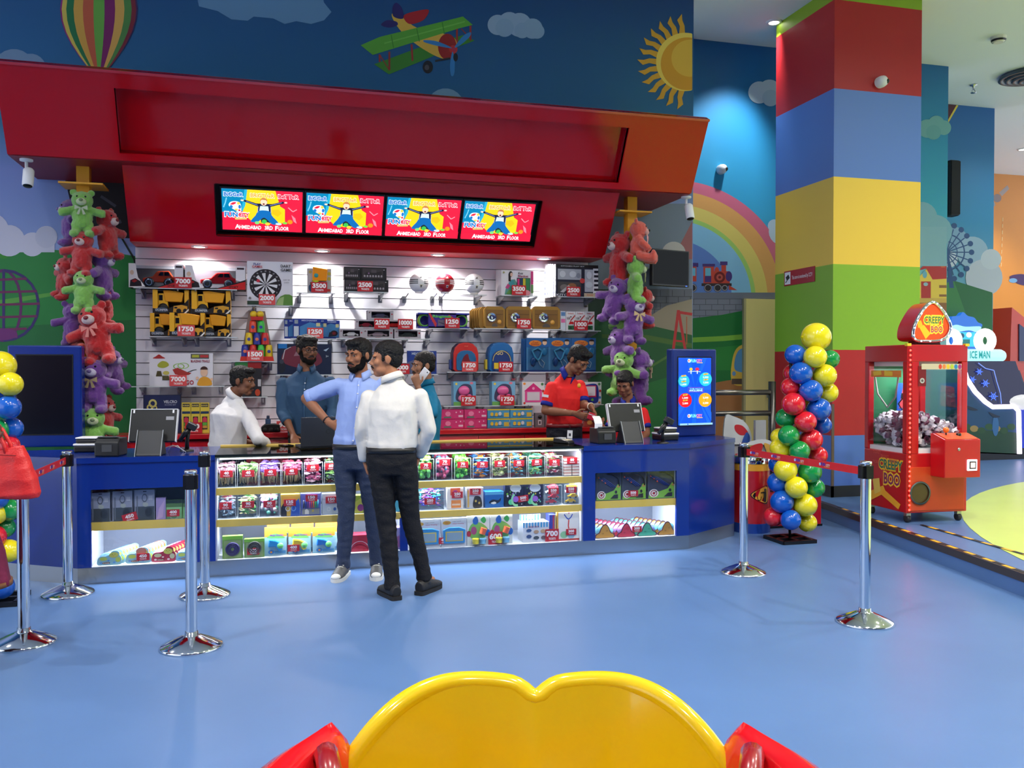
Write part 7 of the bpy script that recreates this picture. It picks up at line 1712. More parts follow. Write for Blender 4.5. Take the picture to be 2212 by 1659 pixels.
balloon_column(-8, 1300, 'balloon column cut by the left edge behind the handbag', [
 (0, 790, 32, 'y', 0), (22, 830, 26, 'y', -0.08), (-14, 838, 26, 'b', 0.0), (18, 880, 26, 'b', -0.08), (-20, 884, 24, 'y', 0.02), (24, 925, 24, 'b', 0.0), (-8, 930, 26, 'g', -0.08), (16, 964, 25, 'r', -0.02), (-20, 980, 25, 'r', 0.02), (-4, 1020, 26, 'g', 0), (18, 1030, 22, 'y', 0.08), (20, 1102, 24, 'g', 0.02), (-8, 1075, 26, 'b', -0.06), (-10, 1110, 24, 'y', -0.04), (10, 1140, 22, 'g', 0.06), (18, 1190, 25, 'y', 0.02), (-14, 1160, 26, 'r', -0.04), (-16, 1210, 24, 'b', 0.02), (4, 1268, 26, 'b', -0.06), (-24, 1250, 24, 'g', 0.02)])

# ================================================================== digital kiosks on the counter
def kiosk(lab, loc, rz, w, h, lit):
 t = thing('digital_kiosk', lab, 'kiosk', loc, rz)
 d = 0.10
 NB = M((8, 40, 120), 0.35, name='kiosk_navy')
 MB().box(-w / 2, 0, 0, w / 2, d, h, BLUE if not lit else NB).build('housing', t, bevel=0.012)
 sx, z0, z1 = w * 0.37, h * 0.13, h * 0.90
 MB().box(-sx - 0.01, -0.004, z0 - 0.01, sx + 0.01, 0.002, z1 + 0.01, BLACK).build('bezel', t)
 if lit:
  W_, H_ = sx * 2, z1 - z0
  fn = lambda a, b: (-sx + a * W_, z0 + b * H_)
  E = [('r', 0, 0, 1, 1, (8, 84, 226))] + [('p', [(0.5, 0.52), (0.5 + 1.2 * math.cos(q), 0.52 + 1.2 * math.sin(q)), (0.5 + 1.2 * math.cos(q + 0.12), 0.52 + 1.2 * math.sin(q + 0.12))], (16, 100, 236)) for q in [k * 0.42 for k in range(15)]]
  E = [it if it[0] != 'p' else ('p', [(min(1, max(0, a)), min(1, max(0, b))) for a, b in it[1]], it[2]) for it in E]
  for yy in (0.955, 0.135):
   E += [('d', 0.31, yy, 0.045, (240, 250, 255), 0.028), ('d', 0.30, yy, 0.02, (226, 60, 80), 0.014), ('t', 'FUN', 0.44, yy, 0.045, (120, 225, 250), 0.17, 0.06), ('t', 'CITY', 0.62, yy + 0.003, 0.036, (252, 130, 170), 0.18, 0.05), ('r', 0.54, yy - 0.035, 0.72, yy - 0.024, (240, 190, 110))]
  E += [('d', 0.36, 0.83, 0.05, (240, 200, 60), 0.022), ('r', 0.345, 0.76, 0.375, 0.81, (210, 226, 240)), ('d', 0.55, 0.83, 0.06, (226, 40, 80), 0.024), ('r', 0.535, 0.76, 0.565, 0.81, (210, 226, 240)), ('l', [(0.27, 0.79), (0.46, 0.80)], 0.008, (220, 240, 250)), ('l', [(0.46, 0.80), (0.65, 0.79)], 0.008, (220, 240, 250)),
    ('d', 0.14, 0.655, 0.17, (40, 190, 230), 0.09), ('d', 0.80, 0.68, 0.195, (40, 200, 240), 0.103), ('d', 0.18, 0.37, 0.2, (232, 24, 40), 0.105), ('d', 0.79, 0.37, 0.2, (250, 170, 30), 0.105)]
  for x, y, a, b in ((0.13, 0.65, '1,000', '1,600'), (0.80, 0.675, '5,000', '7,500'), (0.17, 0.37, '1,500', '2,000'), (0.79, 0.37, '2,500', '3,500')):
   E += [('t', a, x, y + 0.035, 0.026, (236, 248, 255), 0.17, 0.03), ('t', b, x, y - 0.045, 0.026, (236, 248, 255), 0.17, 0.03), ('p', [(x - 0.07, y + 0.066), (x + 0.07, y + 0.074), (x + 0.07, y + 0.096), (x - 0.07, y + 0.088)], (244, 190, 60)), ('p', [(x - 0.07, y - 0.016), (x + 0.07, y - 0.008), (x + 0.07, y + 0.012), (x - 0.07, y + 0.004)], (244, 190, 60)), ('t', 'PAY', x, y + 0.081, 0.014, (80, 50, 20)), ('t', 'GET', x, y - 0.002, 0.014, (80, 50, 20))]
  E += [('r', 0.25, 0.49, 0.72, 0.56, (150, 60, 200)), ('r', 0.26, 0.495, 0.71, 0.555, (14, 70, 200)), ('t', 'TAXES AND FUN', 0.485, 0.54, 0.02, (150, 230, 250), 0.4, 0.02), ('t', 'INCLUSIVE', 0.485, 0.513, 0.024, (190, 245, 255), 0.4, 0.05), ('r', 0, 0, 1, 0.028, (150, 206, 246)), ('d', 0.24, 0.014, 0.02, (40, 90, 200), 0.01)]
  art(E, t, fn, -0.005, 'picture', emit=1.25, sgn=1, rough=0.3, aspect=H_ / W_)
 else:
  MB().box(-sx, -0.006, z0, sx, -0.0035, z1, M((6, 7, 9), 0.12, coat=0.4)).build('dark_screen', t)
 MB().box(-0.12, 0.03, -0.001, 0.12, d + 0.12, 0.012, NB).build('foot_plate', t)
pR = at(1500, 942, Z=CZ)
kiosk('lit blue price kiosk standing on the right counter', (pR.x, pR.y, CZ), math.radians(9), 0.50, at(1500, 754, Y=pR.y).z - CZ, True)
pL = at(98, 966, Z=CZ)
kiosk('switched off blue kiosk standing on the left counter', (pL.x, pL.y, CZ), math.radians(-4), 0.55, at(98, 746, Y=pL.y).z - CZ, False)

# ================================================================== till equipment
def till_monitor(lab, px, py, rz, tilt=-0.30):
 p = at(px, py, Z=CZ)
 t = thing('till_monitor', lab, 'monitor', (p.x, p.y, CZ), rz)
 t.scale = (0.76, 0.76, 0.76)
 DG = M((44, 46, 50), 0.45)
 st = MB()
 st.prism([(-0.10, 0), (0.12, 0.0), (0.10, 0.02), (0.02, 0.24), (-0.0, 0.24), (-0.09, 0.02)], -0.115, 0.115, DG, 'x')
 st.build('stand', t, bevel=0.008)
 for xa, xb in ((-0.121, -0.115), (0.115, 0.121)):
  MB().prism([(-0.108, 0.0), (-0.085, 0.0), (0.006, 0.243), (-0.012, 0.243)], xa, xb, M((150, 154, 158), 0.35, 0.6), 'x').build('stand_rim', t)
 T = Matrix.Translation((0, 0.05, 0.12)) @ Matrix.Rotation(tilt, 4, 'X')
 MB(T).box(-0.215, -0.02, 0, 0.215, 0.02, 0.32, M((14, 14, 16), 0.4)).build('display_back', t, bevel=0.008)
 rim = MB(T)
 for q in ((-0.222, 0, -0.215, 0.325), (0.215, 0, 0.222, 0.325), (-0.222, 0.32, 0.222, 0.327)):
  rim.box(q[0], -0.022, q[1], q[2], 0.022, q[3], M((220, 222, 226), 0.35))
 rim.build('silver_rim', t)
 for x in (-0.19, 0.18):
  MB(T).box(x - 0.008, -0.023, 0.285, x + 0.008, -0.019, 0.315, WHITE).build('clip', t)
 MB(T).box(0.115, -0.0215, 0.215, 0.19, -0.0195, 0.25, M((150, 150, 156), 0.5)).build('asset_sticker', t)
 MB(T).box(-0.20, 0.0195, 0.02, 0.20, 0.0215, 0.30, M((30, 50, 80), 0.1)).build('screen', t)
till_monitor('black till monitor with silver rim seen from behind on the left counter', 326, 983, math.radians(-10))
till_monitor('black till monitor in front of the seated girl on the right counter', 1360, 956, math.radians(8))
def printer(lab, px, py, rz, paper):
 p = at(px, py, Z=CZ)
 t = thing('receipt_printer', lab, 'printer', (p.x, p.y, CZ), rz)
 MB().prism([(-0.09, 0), (0.09, 0), (0.09, 0.13), (-0.05, 0.135), (-0.085, 0.10)], -0.085, 0.085, M((24, 25, 28), 0.4), 'x').build('case', t, bevel=0.01)
 MB().box(-0.07, -0.06, 0.136, 0.07, -0.02, 0.142, M((90, 94, 98), 0.3)).build('lid_rim', t)
 MB().box(-0.03, -0.092, 0.035, 0.04, -0.0895, 0.085, M((70, 72, 76), 0.5)).build('rating_plate', t)
 if paper:
  MB().prism([(-0.05, 0.13), (-0.055, 0.17), (-0.03, 0.21), (0.0, 0.23), (0.003, 0.228), (-0.027, 0.208), (-0.051, 0.17), (-0.046, 0.13)], -0.10, -0.03, M((240, 240, 244), 0.6), 'x').build('receipt', t)
printer('black receipt printer beside the left till monitor', 240, 984, math.radians(-12), False)
printer('black receipt printer with paper beside the right till monitor', 1302, 957, math.radians(5), True)
def label_printer(lab, px, py, rz):
 p = at(px, py, Z=CZ)
 t = thing('card_printer', lab, 'printer', (p.x, p.y, CZ), rz)
 MB().box(-0.085, -0.09, 0, 0.085, 0.09, 0.05, BLACK).build('base', t, bevel=0.01)
 MB().box(-0.088, -0.093, 0.05, 0.088, 0.093, 0.066, WHITE).build('white_band', t, bevel=0.006)
 MB().box(-0.075, -0.08, 0.066, 0.075, 0.08, 0.10, M((28, 28, 32), 0.3)).build('cover', t, bevel=0.014)
 MB().box(-0.078, -0.075, 0.10, 0.078, 0.075, 0.112, WHITE).build('white_lid', t, bevel=0.006)
label_printer('white and black card printer under the price kiosk', 1437, 950, math.radians(6))
label_printer('white and black card printer beside the dark kiosk', 193, 975, math.radians(-8))
def scanner(lab, px, py, rz):
 p = at(px, py, Z=CZ)
 t = thing('barcode_scanner', lab, 'scanner', (p.x, p.y, CZ), rz)
 MB().lathe([(0.05, 0), (0.05, 0.012), (0.02, 0.02)], BLACK, 18).build('foot', t)
 MB().tube([(0, 0, 0.01), (0.0, 0.01, 0.08), (0.012, -0.01, 0.15)], [0.016, 0.014, 0.016], BLACK, 10).build('stand', t)
 MB().tube([(-0.05, -0.02, 0.085), (-0.02, -0.02, 0.13), (0.02, -0.025, 0.175)], [0.014, 0.019, 0.02], M((26, 26, 30), 0.3), 10).build('grip', t)
 MB(Matrix.Translation((0.035, -0.03, 0.19)) @ Matrix.Rotation(0.5, 4, 'Y')).box(-0.035, -0.03, -0.022, 0.04, 0.03, 0.03, M((40, 44, 50), 0.25)).build('head', t, bevel=0.01)
scanner('black handheld scanner on its stand beside the left till monitor', 404, 975, 0.0)
scanner('black handheld scanner on its stand left of the price kiosk', 1432, 958, 0.0)
p = at(368, 978, Z=CZ)
cb = MB().tube([(-0.05, 0.0, 0.003), (-0.03, 0.01, 0.04), (0.02, 0.0, 0.055), (0.07, 0.01, 0.03), (0.11, 0.0, 0.003)], 0.0035, M((206, 208, 212), 0.4), 6).tube([(-0.02, 0.02, 0.003), (0.0, 0.03, 0.045), (0.05, 0.02, 0.05), (0.09, 0.03, 0.003)], 0.0035, M((206, 208, 212), 0.4), 6).build('data_cable', None, (p.x, p.y, CZ))
tag(cb, 'looped white cable on the left counter beside the scanner', 'cable')
p = at(1218, 957, Z=CZ)
t = thing('card_reader', 'black card payment terminal on the right end of the glass top', 'card terminal', (p.x, p.y, CZ), math.radians(30))
MB().prism([(-0.09, 0), (0.09, 0), (0.085, 0.045), (-0.08, 0.022)], -0.04, 0.04, M((26, 26, 30), 0.35), 'x').build('case', t, bevel=0.006)
MB().box(-0.03, 0.0, 0.034, 0.03, 0.06, 0.046, M((190, 196, 204), 0.2)).build('screen', t)
MB().box(-0.03, -0.06, 0.024, 0.03, -0.01, 0.034, M((200, 190, 160), 0.5)).build('keypad', t)
# laptop seen from behind and a phone on the glass
p = at(700, 968, Z=CZ)
t = thing('laptop', 'dark grey laptop open on the glass top seen from behind', 'laptop', (p.x, p.y, CZ + 0.001), math.radians(8))
LG_ = M((48, 52, 62), 0.42)
MB().box(-0.185, 0.0, 0, 0.185, 0.25, 0.018, LG_).build('keyboard_base', t, bevel=0.004)
T = Matrix.Translation((0, 0.0, 0.015)) @ Matrix.Rotation(0.10, 4, 'X')
MB(T).box(-0.185, -0.012, 0, 0.185, -0.002, 0.235, LG_).build('lid', t, bevel=0.004)
MB(T @ Matrix.Translation((0.03, -0.0125, 0.12)) @ Matrix.Rotation(PI / 2, 4, 'X')).lathe([(0.016, 0.0), (0.016, 0.001), (0.019, 0.001), (0.019, 0)], M((24, 26, 30), 0.3), 20, caps=False).build('lid_badge', t)
MB(T).box(-0.17, -0.002, 0.015, 0.17, -0.001, 0.225, M((40, 60, 90), 0.2)).build('screen', t)
p = at(618, 963, Z=CZ)
t = thing('mobile_phone', 'black mobile phone lying on the glass top beside the laptop', 'phone', (p.x, p.y, CZ + 0.001), 0.4)
MB().box(-0.037, -0.072, 0, 0.037, 0.072, 0.009, M((14, 14, 18), 0.15)).build('body', t, bevel=0.003)
MB().box(-0.033, -0.064, 0.009, 0.033, 0.064, 0.0096, M((10, 12, 18), 0.05)).build('glass', t)

# ================================================================== right-hand corner: bin, rail, cut-outs, red unit
p = at(1634, 1150, Z=0)
t = thing('litter_bin', 'round red litter bin with steel lid beside the counter end', 'bin', (p.x, p.y + 0.1, 0))
R_ = 0.175
MB().lathe([(R_, 0.0), (R_, 0.09)], M((30, 70, 160), 0.3), 36).build('blue_base_band', t)
MB().lathe([(R_ - 0.002, 0.09), (R_ - 0.002, 0.58)], M((190, 22, 36), 0.3, coat=0.3), 36).build('drum', t)
MB().lathe([(R_, 0.58), (R_, 0.645)], M((240, 170, 50), 0.35), 36).build('yellow_band', t)
MB().lathe([(R_ + 0.004, 0.645), (R_ + 0.004, 0.70), (R_ - 0.01, 0.715), (R_ - 0.03, 0.705), (0, 0.70)], CHROME, 36).build('steel_rim', t)
MB().prism([(-0.02, 0.705), (0.11, 0.705), (0.10, 0.74), (0.03, 0.735)], -0.03, 0.03, BLACK).build('lid_flap', t)
lg = MB()
for pts, m, e in ((blob([(-0.10, 0.36), (0.0, 0.43), (0.08, 0.44), (0.09, 0.36), (0.075, 0.28), (0.0, 0.29)]), BLACK, 0.0), (blob([(-0.09, 0.36), (0.0, 0.42), (0.072, 0.43), (0.082, 0.36), (0.066, 0.29), (0.0, 0.30)]), M((240, 170, 60), 0.4), 0.001), (blob([(0.03, 0.30), (0.028, 0.37), (0.0, 0.375), (0.0, 0.385), (0.035, 0.39), (0.058, 0.39), (0.06, 0.30)]), BLACK, 0.002), (circ(0.045, 0.405, 0.012), BLACK, 0.002), ([(-0.03, 0.31), (-0.04, 0.345), (-0.034, 0.345), (-0.026, 0.316), (-0.006, 0.316), (0.002, 0.345), (0.008, 0.345), (-0.002, 0.31)], BLACK, 0.002)):
 vs_ = []
 for x, z in pts:
  a = (x + 0.0) / R_
  vs_.append(((R_ + 0.001 + e) * math.sin(a), -(R_ + 0.001 + e) * math.cos(a), z))
 lg.add(vs_, [list(range(len(vs_)))], m)
lg.build('litter_symbol', t)
# steel handrail between counter and pillar
t = thing('handrail', 'brushed steel handrail between the counter and the striped pillar', 'railing', (4.75, 8.35, 0))
p0, p1 = at(1560, 848, Y=8.35), at(1668, 836, Y=8.35)
xr = p1.x - 4.75
for z in (p0.z, at(1600, 893, Y=8.35).z):
 MB().tube([(p0.x - 4.75 - 0.3, 0, z), (xr, 0, z)], 0.028, M((120, 116, 112), 0.3, 0.9), 12).build('rail', t)
MB().tube([(xr, 0, 0), (xr, 0, p1.z + 0.06)], 0.04, M((84, 82, 80), 0.3, 0.9), 14).build('post', t)
# free standing painted cut-outs behind the bin
for k, (pts, lab) in enumerate((([(1566, 1010), (1566, 905), (1586, 900), (1612, 915), (1624, 945), (1618, 975), (1606, 1010)], 'white egg shaped cut-out board behind the handrail'), ([(1600, 1015), (1608, 965), (1640, 950), (1668, 955), (1680, 985), (1676, 1020)], 'grey rimmed round cut-out board behind the litter bin'))):
 Yk = 8.1 - 0.12 * k
 q = [at(a, b, Y=Yk) for a, b in pts]
 cx0 = sum(v.x for v in q) / len(q)
 t = thing('cutout_board', lab, 'cut-out', (cx0, Yk, 0))
 loc = [(v.x - cx0, v.z) for v in q]
 MB().prism([(a, b if b > 0.75 else 0.75) for a, b in blob(loc, 4)], 0, 0.02, M((206, 212, 220), 0.4)).build('board', t)
 MB().box(-0.06, 0.02, 0, 0.06, 0.06, 1.0, M((160, 164, 170), 0.4)).build('strut', t)
 X = lambda a, b: (at(a, b, Y=Yk).x - cx0, at(a, b, Y=Yk).z)
 art([('p', blob([(1588, 918), (1604, 920), (1616, 936), (1600, 940), (1588, 930)]), (196, 40, 56)), ('p', blob([(1602, 956), (1612, 934), (1620, 944), (1616, 962), (1604, 968)]), (50, 90, 180)), ('d', 1576, 985, 9, (226, 180, 80)), ('p', [(1566, 960), (1566, 1000), (1590, 1010)], (70, 160, 190))] if k == 0 else
  [('p', blob([(1612, 980), (1622, 964), (1646, 958), (1644, 976), (1630, 986)]), (190, 30, 44)), ('p', blob([(1650, 958), (1664, 962), (1672, 978), (1660, 980)]), (206, 160, 70)), ('d', 1626, 1000, 12, (226, 130, 60), 9)], t, X, -0.002, 'board_print')
# red unit with striped corner and dark plinth at the pillar foot
p = at(1730, 1147, Z=0)
t = thing('red_floor_unit', 'low red box unit with white stripes behind the balloon column', 'cabinet', (p.x + 0.02, 7.42, 0))
MB().box(-0.26, 0, 0.02, 0.32, 0.26, 0.31, M((190, 16, 34), 0.35, coat=0.3)).build('body', t, bevel=0.006)
for k in range(4):
 MB().prism([(0.16, 0.06 + 0.06 * k), (0.21, 0.09 + 0.06 * k), (0.21, 0.115 + 0.06 * k), (0.16, 0.085 + 0.06 * k)], -0.002, 0.0, WHITE).build('white_stripe', t)
MB().box(-0.25, 0.01, 0, 0.34, 0.25, 0.02, BLACK).build('plinth', t)
t = thing('corner_guard', 'thin brown metal corner guard standing on the left edge of the striped pillar', 'trim', (PX0 - 0.012, PY0 - 0.012, 0.15))
MB().box(0, 0, 0, 0.03, 0.012, 1.0, M((110, 92, 84), 0.35, 0.7)).build('angle_strip', t)

# ================================================================== crane machine
c0 = at(1955, 1120, Z=0.15)
CMX, CMY = 5.43, 6.60
t = thing('crane_machine', 'red crane game full of white wrapped prizes with a lit triangular topper', 'arcade machine', (CMX, CMY, 0.15), math.radians(-3))
W_, D_, H0, H1 = 0.62, 0.62, 0.09, 1.59
CR = M((190, 20, 28), 0.3, coat=0.3, name='crane_red')
CO = M((206, 66, 34), 0.4)
fr = MB()
fr.box(0, 0, H0, W_, D_, 0.62, CR)
fr.build('lower_cabinet', t, bevel=0.008)
MB().box(0.03, -0.006, H0 + 0.02, W_ - 0.03, 0.0, 0.50, CO).build('front_door', t, bevel=0.004)
hd = MB().box(0, 0, 1.44, W_, D_, H1, CR)
for x, y in ((0, 0), (W_ - 0.06, 0), (0, D_ - 0.06), (W_ - 0.06, D_ - 0.06)):
 hd.box(x, y, 0.62, x + 0.06, y + 0.06, 1.44, CR)
hd.build('frame', t, bevel=0.006)
MB().box(0.03, 0.0, 0.62, 0.12, 0.02, 1.44, CR).build('front_stile', t)
MB().box(0.0, 0.08, 0.70, 0.006, D_ - 0.06, 1.36, PANE).build('side_pane', t)
MB().box(0.12, -0.002, 0.84, W_ - 0.06, 0.003, 1.36, PANE).build('front_pane', t)
MB().box(W_ - 0.006, 0.06, 0.70, W_, D_ - 0.06, 1.40, PANE).build('side_pane', t)
MB().box(0.06, D_ - 0.02, 0.62, W_ - 0.06, D_ - 0.01, 1.44, M((60, 130, 90), 0.25)).build('rear_panel', t)
MB().box(0.02, 0.02, 0.62, W_ - 0.02, D_ - 0.02, 0.66, WHITE).build('play_deck', t)
MB().box(0.06, 0.06, 1.40, W_ - 0.06, D_ - 0.06, 1.44, M((235, 235, 240), 0.4)).build('ceiling_panel', t)
MB().box(0.14, 0.10, 1.385, W_ - 0.08, 0.14, 1.40, M((245, 248, 255), 0.4, emit=6.0)).build('tube_light', t)
lamp('AREA', 'crane_fill_light', (CMX + 0.33, CMY + 0.3, 0.15 + 1.38), 7, (0.95, 0.97, 1.0), (CMX + 0.33, CMY + 0.3, 0), 0.4, 0.4)  # added fill that brightens the prizes beyond what the tube gives
# red chaser lights up the front left corner
for k in range(34):
 MB().ball((0.03, -0.004, H0 + 0.03 + k * 0.043), 0.009, M((255, 30, 24), 0.3, emit=26.0), 8, 6).build('chaser_bulb', t)
MB().box(0.012, -0.002, H0, 0.048, 0.0, H1 - 0.03, M((120, 8, 12), 0.3)).build('chaser_strip', t)
art([('r', 0.14, 1.37, W_ - 0.07, 1.42, (214, 200, 170))] + [('d', 0.33 + 0.04 * k, 1.395, 0.017, c, 0.022) for k, c in enumerate(((226, 70, 50), (236, 140, 70), (236, 200, 50), (190, 210, 60), (40, 140, 200), (170, 50, 130)))], t, y=-0.008, name='color_strip', sgn=1)
MB().box(0.11, -0.004, 1.22, 0.19, 0.0, 1.40, M((120, 14, 24), 0.4)).build('coin_badge_plate', t)
art([('d', 0.15, 1.27, 0.024, (190, 190, 186)), ('d', 0.15, 1.27, 0.012, (90, 80, 80))], t, y=-0.006, name='coin_badge', sgn=1)
# control box
cbx = MB().prism([(-0.19, 0.42), (0.0, 0.42), (0.0, 0.80), (-0.04, 0.80), (-0.19, 0.755)], 0.24, W_ - 0.02, CR, 'x').build('control_box', t, bevel=0.006)
MB().prism([(-0.185, 0.758), (-0.045, 0.80), (-0.045, 0.804), (-0.185, 0.762)], 0.26, W_ - 0.04, M((214, 90, 50), 0.35), 'x').build('control_plate', cbx)
MB().lathe([(0.006, 0.77), (0.006, 0.82)], BLACK, 8, (0.33, -0.09, 0)).ball((0.33, -0.09, 0.835), 0.026, M((240, 120, 40), 0.25), 14, 10).build('joystick', cbx)
MB().lathe([(0.022, 0.775), (0.022, 0.80), (0.016, 0.806)], M((30, 26, 20), 0.3), 16, (0.45, -0.1, 0)).build('push_button', cbx)
MB().box(0.46, -0.203, 0.48, 0.56, -0.19, 0.58, M((230, 240, 250), 0.3, emit=2.2)).build('card_reader_ring', cbx, bevel=0.01)
MB().box(0.477, -0.206, 0.497, 0.543, -0.2025, 0.563, M((30, 30, 36), 0.3)).build('card_reader_bezel', cbx)
MB().box(0.487, -0.208, 0.507, 0.533, -0.2055, 0.553, M((250, 200, 196), 0.3, emit=1.6)).build('card_reader_screen', cbx)
MB(Matrix.Translation((0.38, -0.191, 0.67)) @ Matrix.Rotation(PI / 2, 4, 'X')).lathe([(0.014, 0), (0.014, 0.004), (0, 0.005)], STEEL, 12).build('lock', cbx)
MB(Matrix.Translation((0.13, -0.007, 0.27)) @ Matrix.Rotation(PI / 2, 4, 'X')).lathe([(0.10, 0), (0.105, 0.012), (0.09, 0.013)], M((70, 84, 80), 0.3), 32, caps=False).lathe([(0, 0.0), (0.10, 0.0)], M((80, 60, 40), 0.15), 28, caps=False).build('prize_door', t)
for x, y in ((0.05, 0.05), (W_ - 0.05, 0.05), (0.05, D_ - 0.05), (W_ - 0.05, D_ - 0.05)):
 MB(Matrix.Translation((x, y, 0.035)) @ Matrix.Rotation(PI / 2, 4, 'Y')).lathe([(0.018, -0.016), (0.035, -0.014), (0.035, 0.014), (0.018, 0.016)], M((44, 42, 42), 0.5), 18).build('caster', t)
 MB().box(x - 0.022, y - 0.02, 0.06, x + 0.022, y + 0.02, H0, STEEL).build('caster_fork', t)
for x in (-0.004, W_ - 0.03):
 MB().box(x, -0.008, H1 - 0.012, x + 0.04, 0.03, H1 + 0.012, M((240, 206, 50), 0.4)).build('corner_cap', t)
# side graphic
side = [('t', 'CREEPY', 0.40, 0.50, 0.085, (250, 196, 40), 0.36, 0.12), ('t', 'CREEPY', 0.40, 0.50, 0.08, (40, 110, 90), 0.34, 0.03), ('t', 'BOO', 0.42, 0.37, 0.10, (250, 200, 50), 0.25, 0.12), ('t', 'BOO', 0.42, 0.37, 0.095, (130, 30, 90), 0.23, 0.03)]
side += [('p', [(0.05, 0.20), (0.30, 0.30), (0.34, 0.24), (0.10, 0.13)], (240, 180, 50)), ('p', [(0.14, 0.34), (0.24, 0.36), (0.26, 0.24), (0.17, 0.2)], (236, 200, 90)), ('p', [(0.3, 0.27), (0.55, 0.16), (0.52, 0.11), (0.27, 0.21)], (240, 170, 40))]
side += [('t', 'TICKET', 0.2 + 0.12 * (k % 3), 0.60 - 0.03 * k, 0.025, (226, 90, 70)) for k in range(4)]
art(side, t, y=-0.002, name='side_graphic', sgn=1, rot=(0, 0, -PI / 2), loc=(0, D_, 0))
art([('r', 0.10, 1.30, 0.54, 1.36, (230, 130, 50)), ('p', [(0.14, 1.31), (0.26, 1.32), (0.25, 1.36), (0.13, 1.35)], (244, 200, 60)), ('p', [(0.3, 1.31), (0.42, 1.31), (0.42, 1.35), (0.3, 1.36)], (244, 200, 60))], t, y=-0.001, name='ticket_header', sgn=1, rot=(0, 0, -PI / 2), loc=(0, D_, 0))
MB().tube([(0.02, 0.50, 1.34), (0.03, 0.46, 1.14), (0.04, 0.33, 1.02), (0.03, 0.2, 1.12), (0.02, 0.14, 1.34)], 0.008, M((190, 180, 170), 0.4), 8).build('hanging_cable', t)
MB().box(0.28, 0.52, 0.98, 0.50, 0.53, 1.24, M((40, 90, 190), 0.4)).build('play_poster', t)
art([('p', [(0.30, 1.0), (0.34, 1.2), (0.48, 1.22), (0.49, 1.02)], (226, 70, 80)), ('t', 'PLAY', 0.39, 1.12, 0.035, (240, 244, 250), 0.14)], t, y=0.518, name='play_poster_print', sgn=1)
claw = MB().lathe([(0.012, 1.15), (0.012, 1.38)], CHROME, 10, (0.2, 0.3, 0)).lathe([(0.035, 1.10), (0.03, 1.15)], M((60, 60, 64), 0.4), 16, (0.2, 0.3, 0))
for k in range(3):
 a = 2 * PI * k / 3
 claw.tube([(0.2 + 0.02 * math.cos(a), 0.3 + 0.02 * math.sin(a), 1.10), (0.2 + 0.06 * math.cos(a), 0.3 + 0.06 * math.sin(a), 1.05), (0.2 + 0.02 * math.cos(a), 0.3 + 0.02 * math.sin(a), 0.99)], 0.006, M((50, 50, 54), 0.4), 6)
claw.build('claw', t)
hp_ = MB()
for k in range(620):
 x, y = rnd.uniform(0.05, W_ - 0.05), rnd.uniform(0.05, D_ - 0.08)
 zt = 0.685 + 0.30 * max(0.3, 1 - abs(x - 0.22) * 1.3) * rnd.random() ** 0.75
 T = Matrix.Translation((x, y, zt)) @ Matrix.Rotation(rnd.uniform(0, 6), 4, 'Z') @ Matrix.Rotation(rnd.uniform(-1.4, 1.4), 4, 'X')
 hp_.lathe([(0.022, -0.024), (0.028, 0.0), (0.024, 0.026), (0.02, 0.02), (0.018, -0.01)], M((232, 222, 228), 0.5) if k % 4 else M((120, 60, 84), 0.5), 7, T=T, smooth=False, caps=False)
hp_ = hp_.build('wrapped_prize_heap', t)
hp_['kind'] = 'stuff'
# topper: rounded triangle light box
tri = [(0.0, 0.0), (0.12, -0.02), (0.30, 0.0), (0.375, 0.10), (0.33, 0.21), (0.25, 0.30), (0.19, 0.335), (0.12, 0.30), (0.05, 0.21), (-0.005, 0.10)]
Tt = Matrix.Translation((0.17, 0.14, H1 + 0.055))
MB(Tt).prism(blob(tri, 5), 0.0, 0.22, CR).build('topper_box', t)
MB(Tt).prism([(0.06, -0.055), (0.32, -0.055), (0.30, 0.01), (0.08, 0.01)], 0.05, 0.17, M((110, 12, 18), 0.4)).build('topper_foot', t)
rimpts = [(x, -0.006, z) for x, z in blob(tri, 5)]
MB(Tt).tube(rimpts, 0.016, CHROME, 8, closed=True).build('topper_rim', t)
cxx = sum(p_[0] for p_ in tri) / len(tri); czz = 0.14
art([('p', [(cxx + (x - cxx) * 0.9, czz + (z - czz) * 0.9) for x, z in blob(tri, 5)], (244, 84, 26)), ('t', 'CREEPY', 0.21, 0.175, 0.07, (250, 220, 60), 0.23, 0.12), ('t', 'CREEPY', 0.21, 0.175, 0.06, (50, 120, 70), 0.21, 0.02), ('t', 'BOO', 0.235, 0.09, 0.065, (250, 220, 60), 0.14, 0.12), ('t', 'BOO', 0.235, 0.09, 0.055, (190, 30, 100), 0.12, 0.02), ('p', [(0.05, 0.11), (0.10, 0.13), (0.17, 0.05), (0.12, 0.0)], (252, 200, 40)), ('p', [(0.03, 0.16), (0.07, 0.17), (0.09, 0.12), (0.04, 0.10)], (252, 190, 40))], t, y=-0.002, name='topper_picture', emit=1.1, sgn=1, loc=(0.17, 0.14, H1 + 0.055))
for k in range(0, len(rimpts), 3):
 MB(Tt).ball((rimpts[k][0], -0.022, rimpts[k][2]), 0.007, M((190, 225, 255), 0.2, emit=5.0), 8, 6).build('topper_bulb', t)

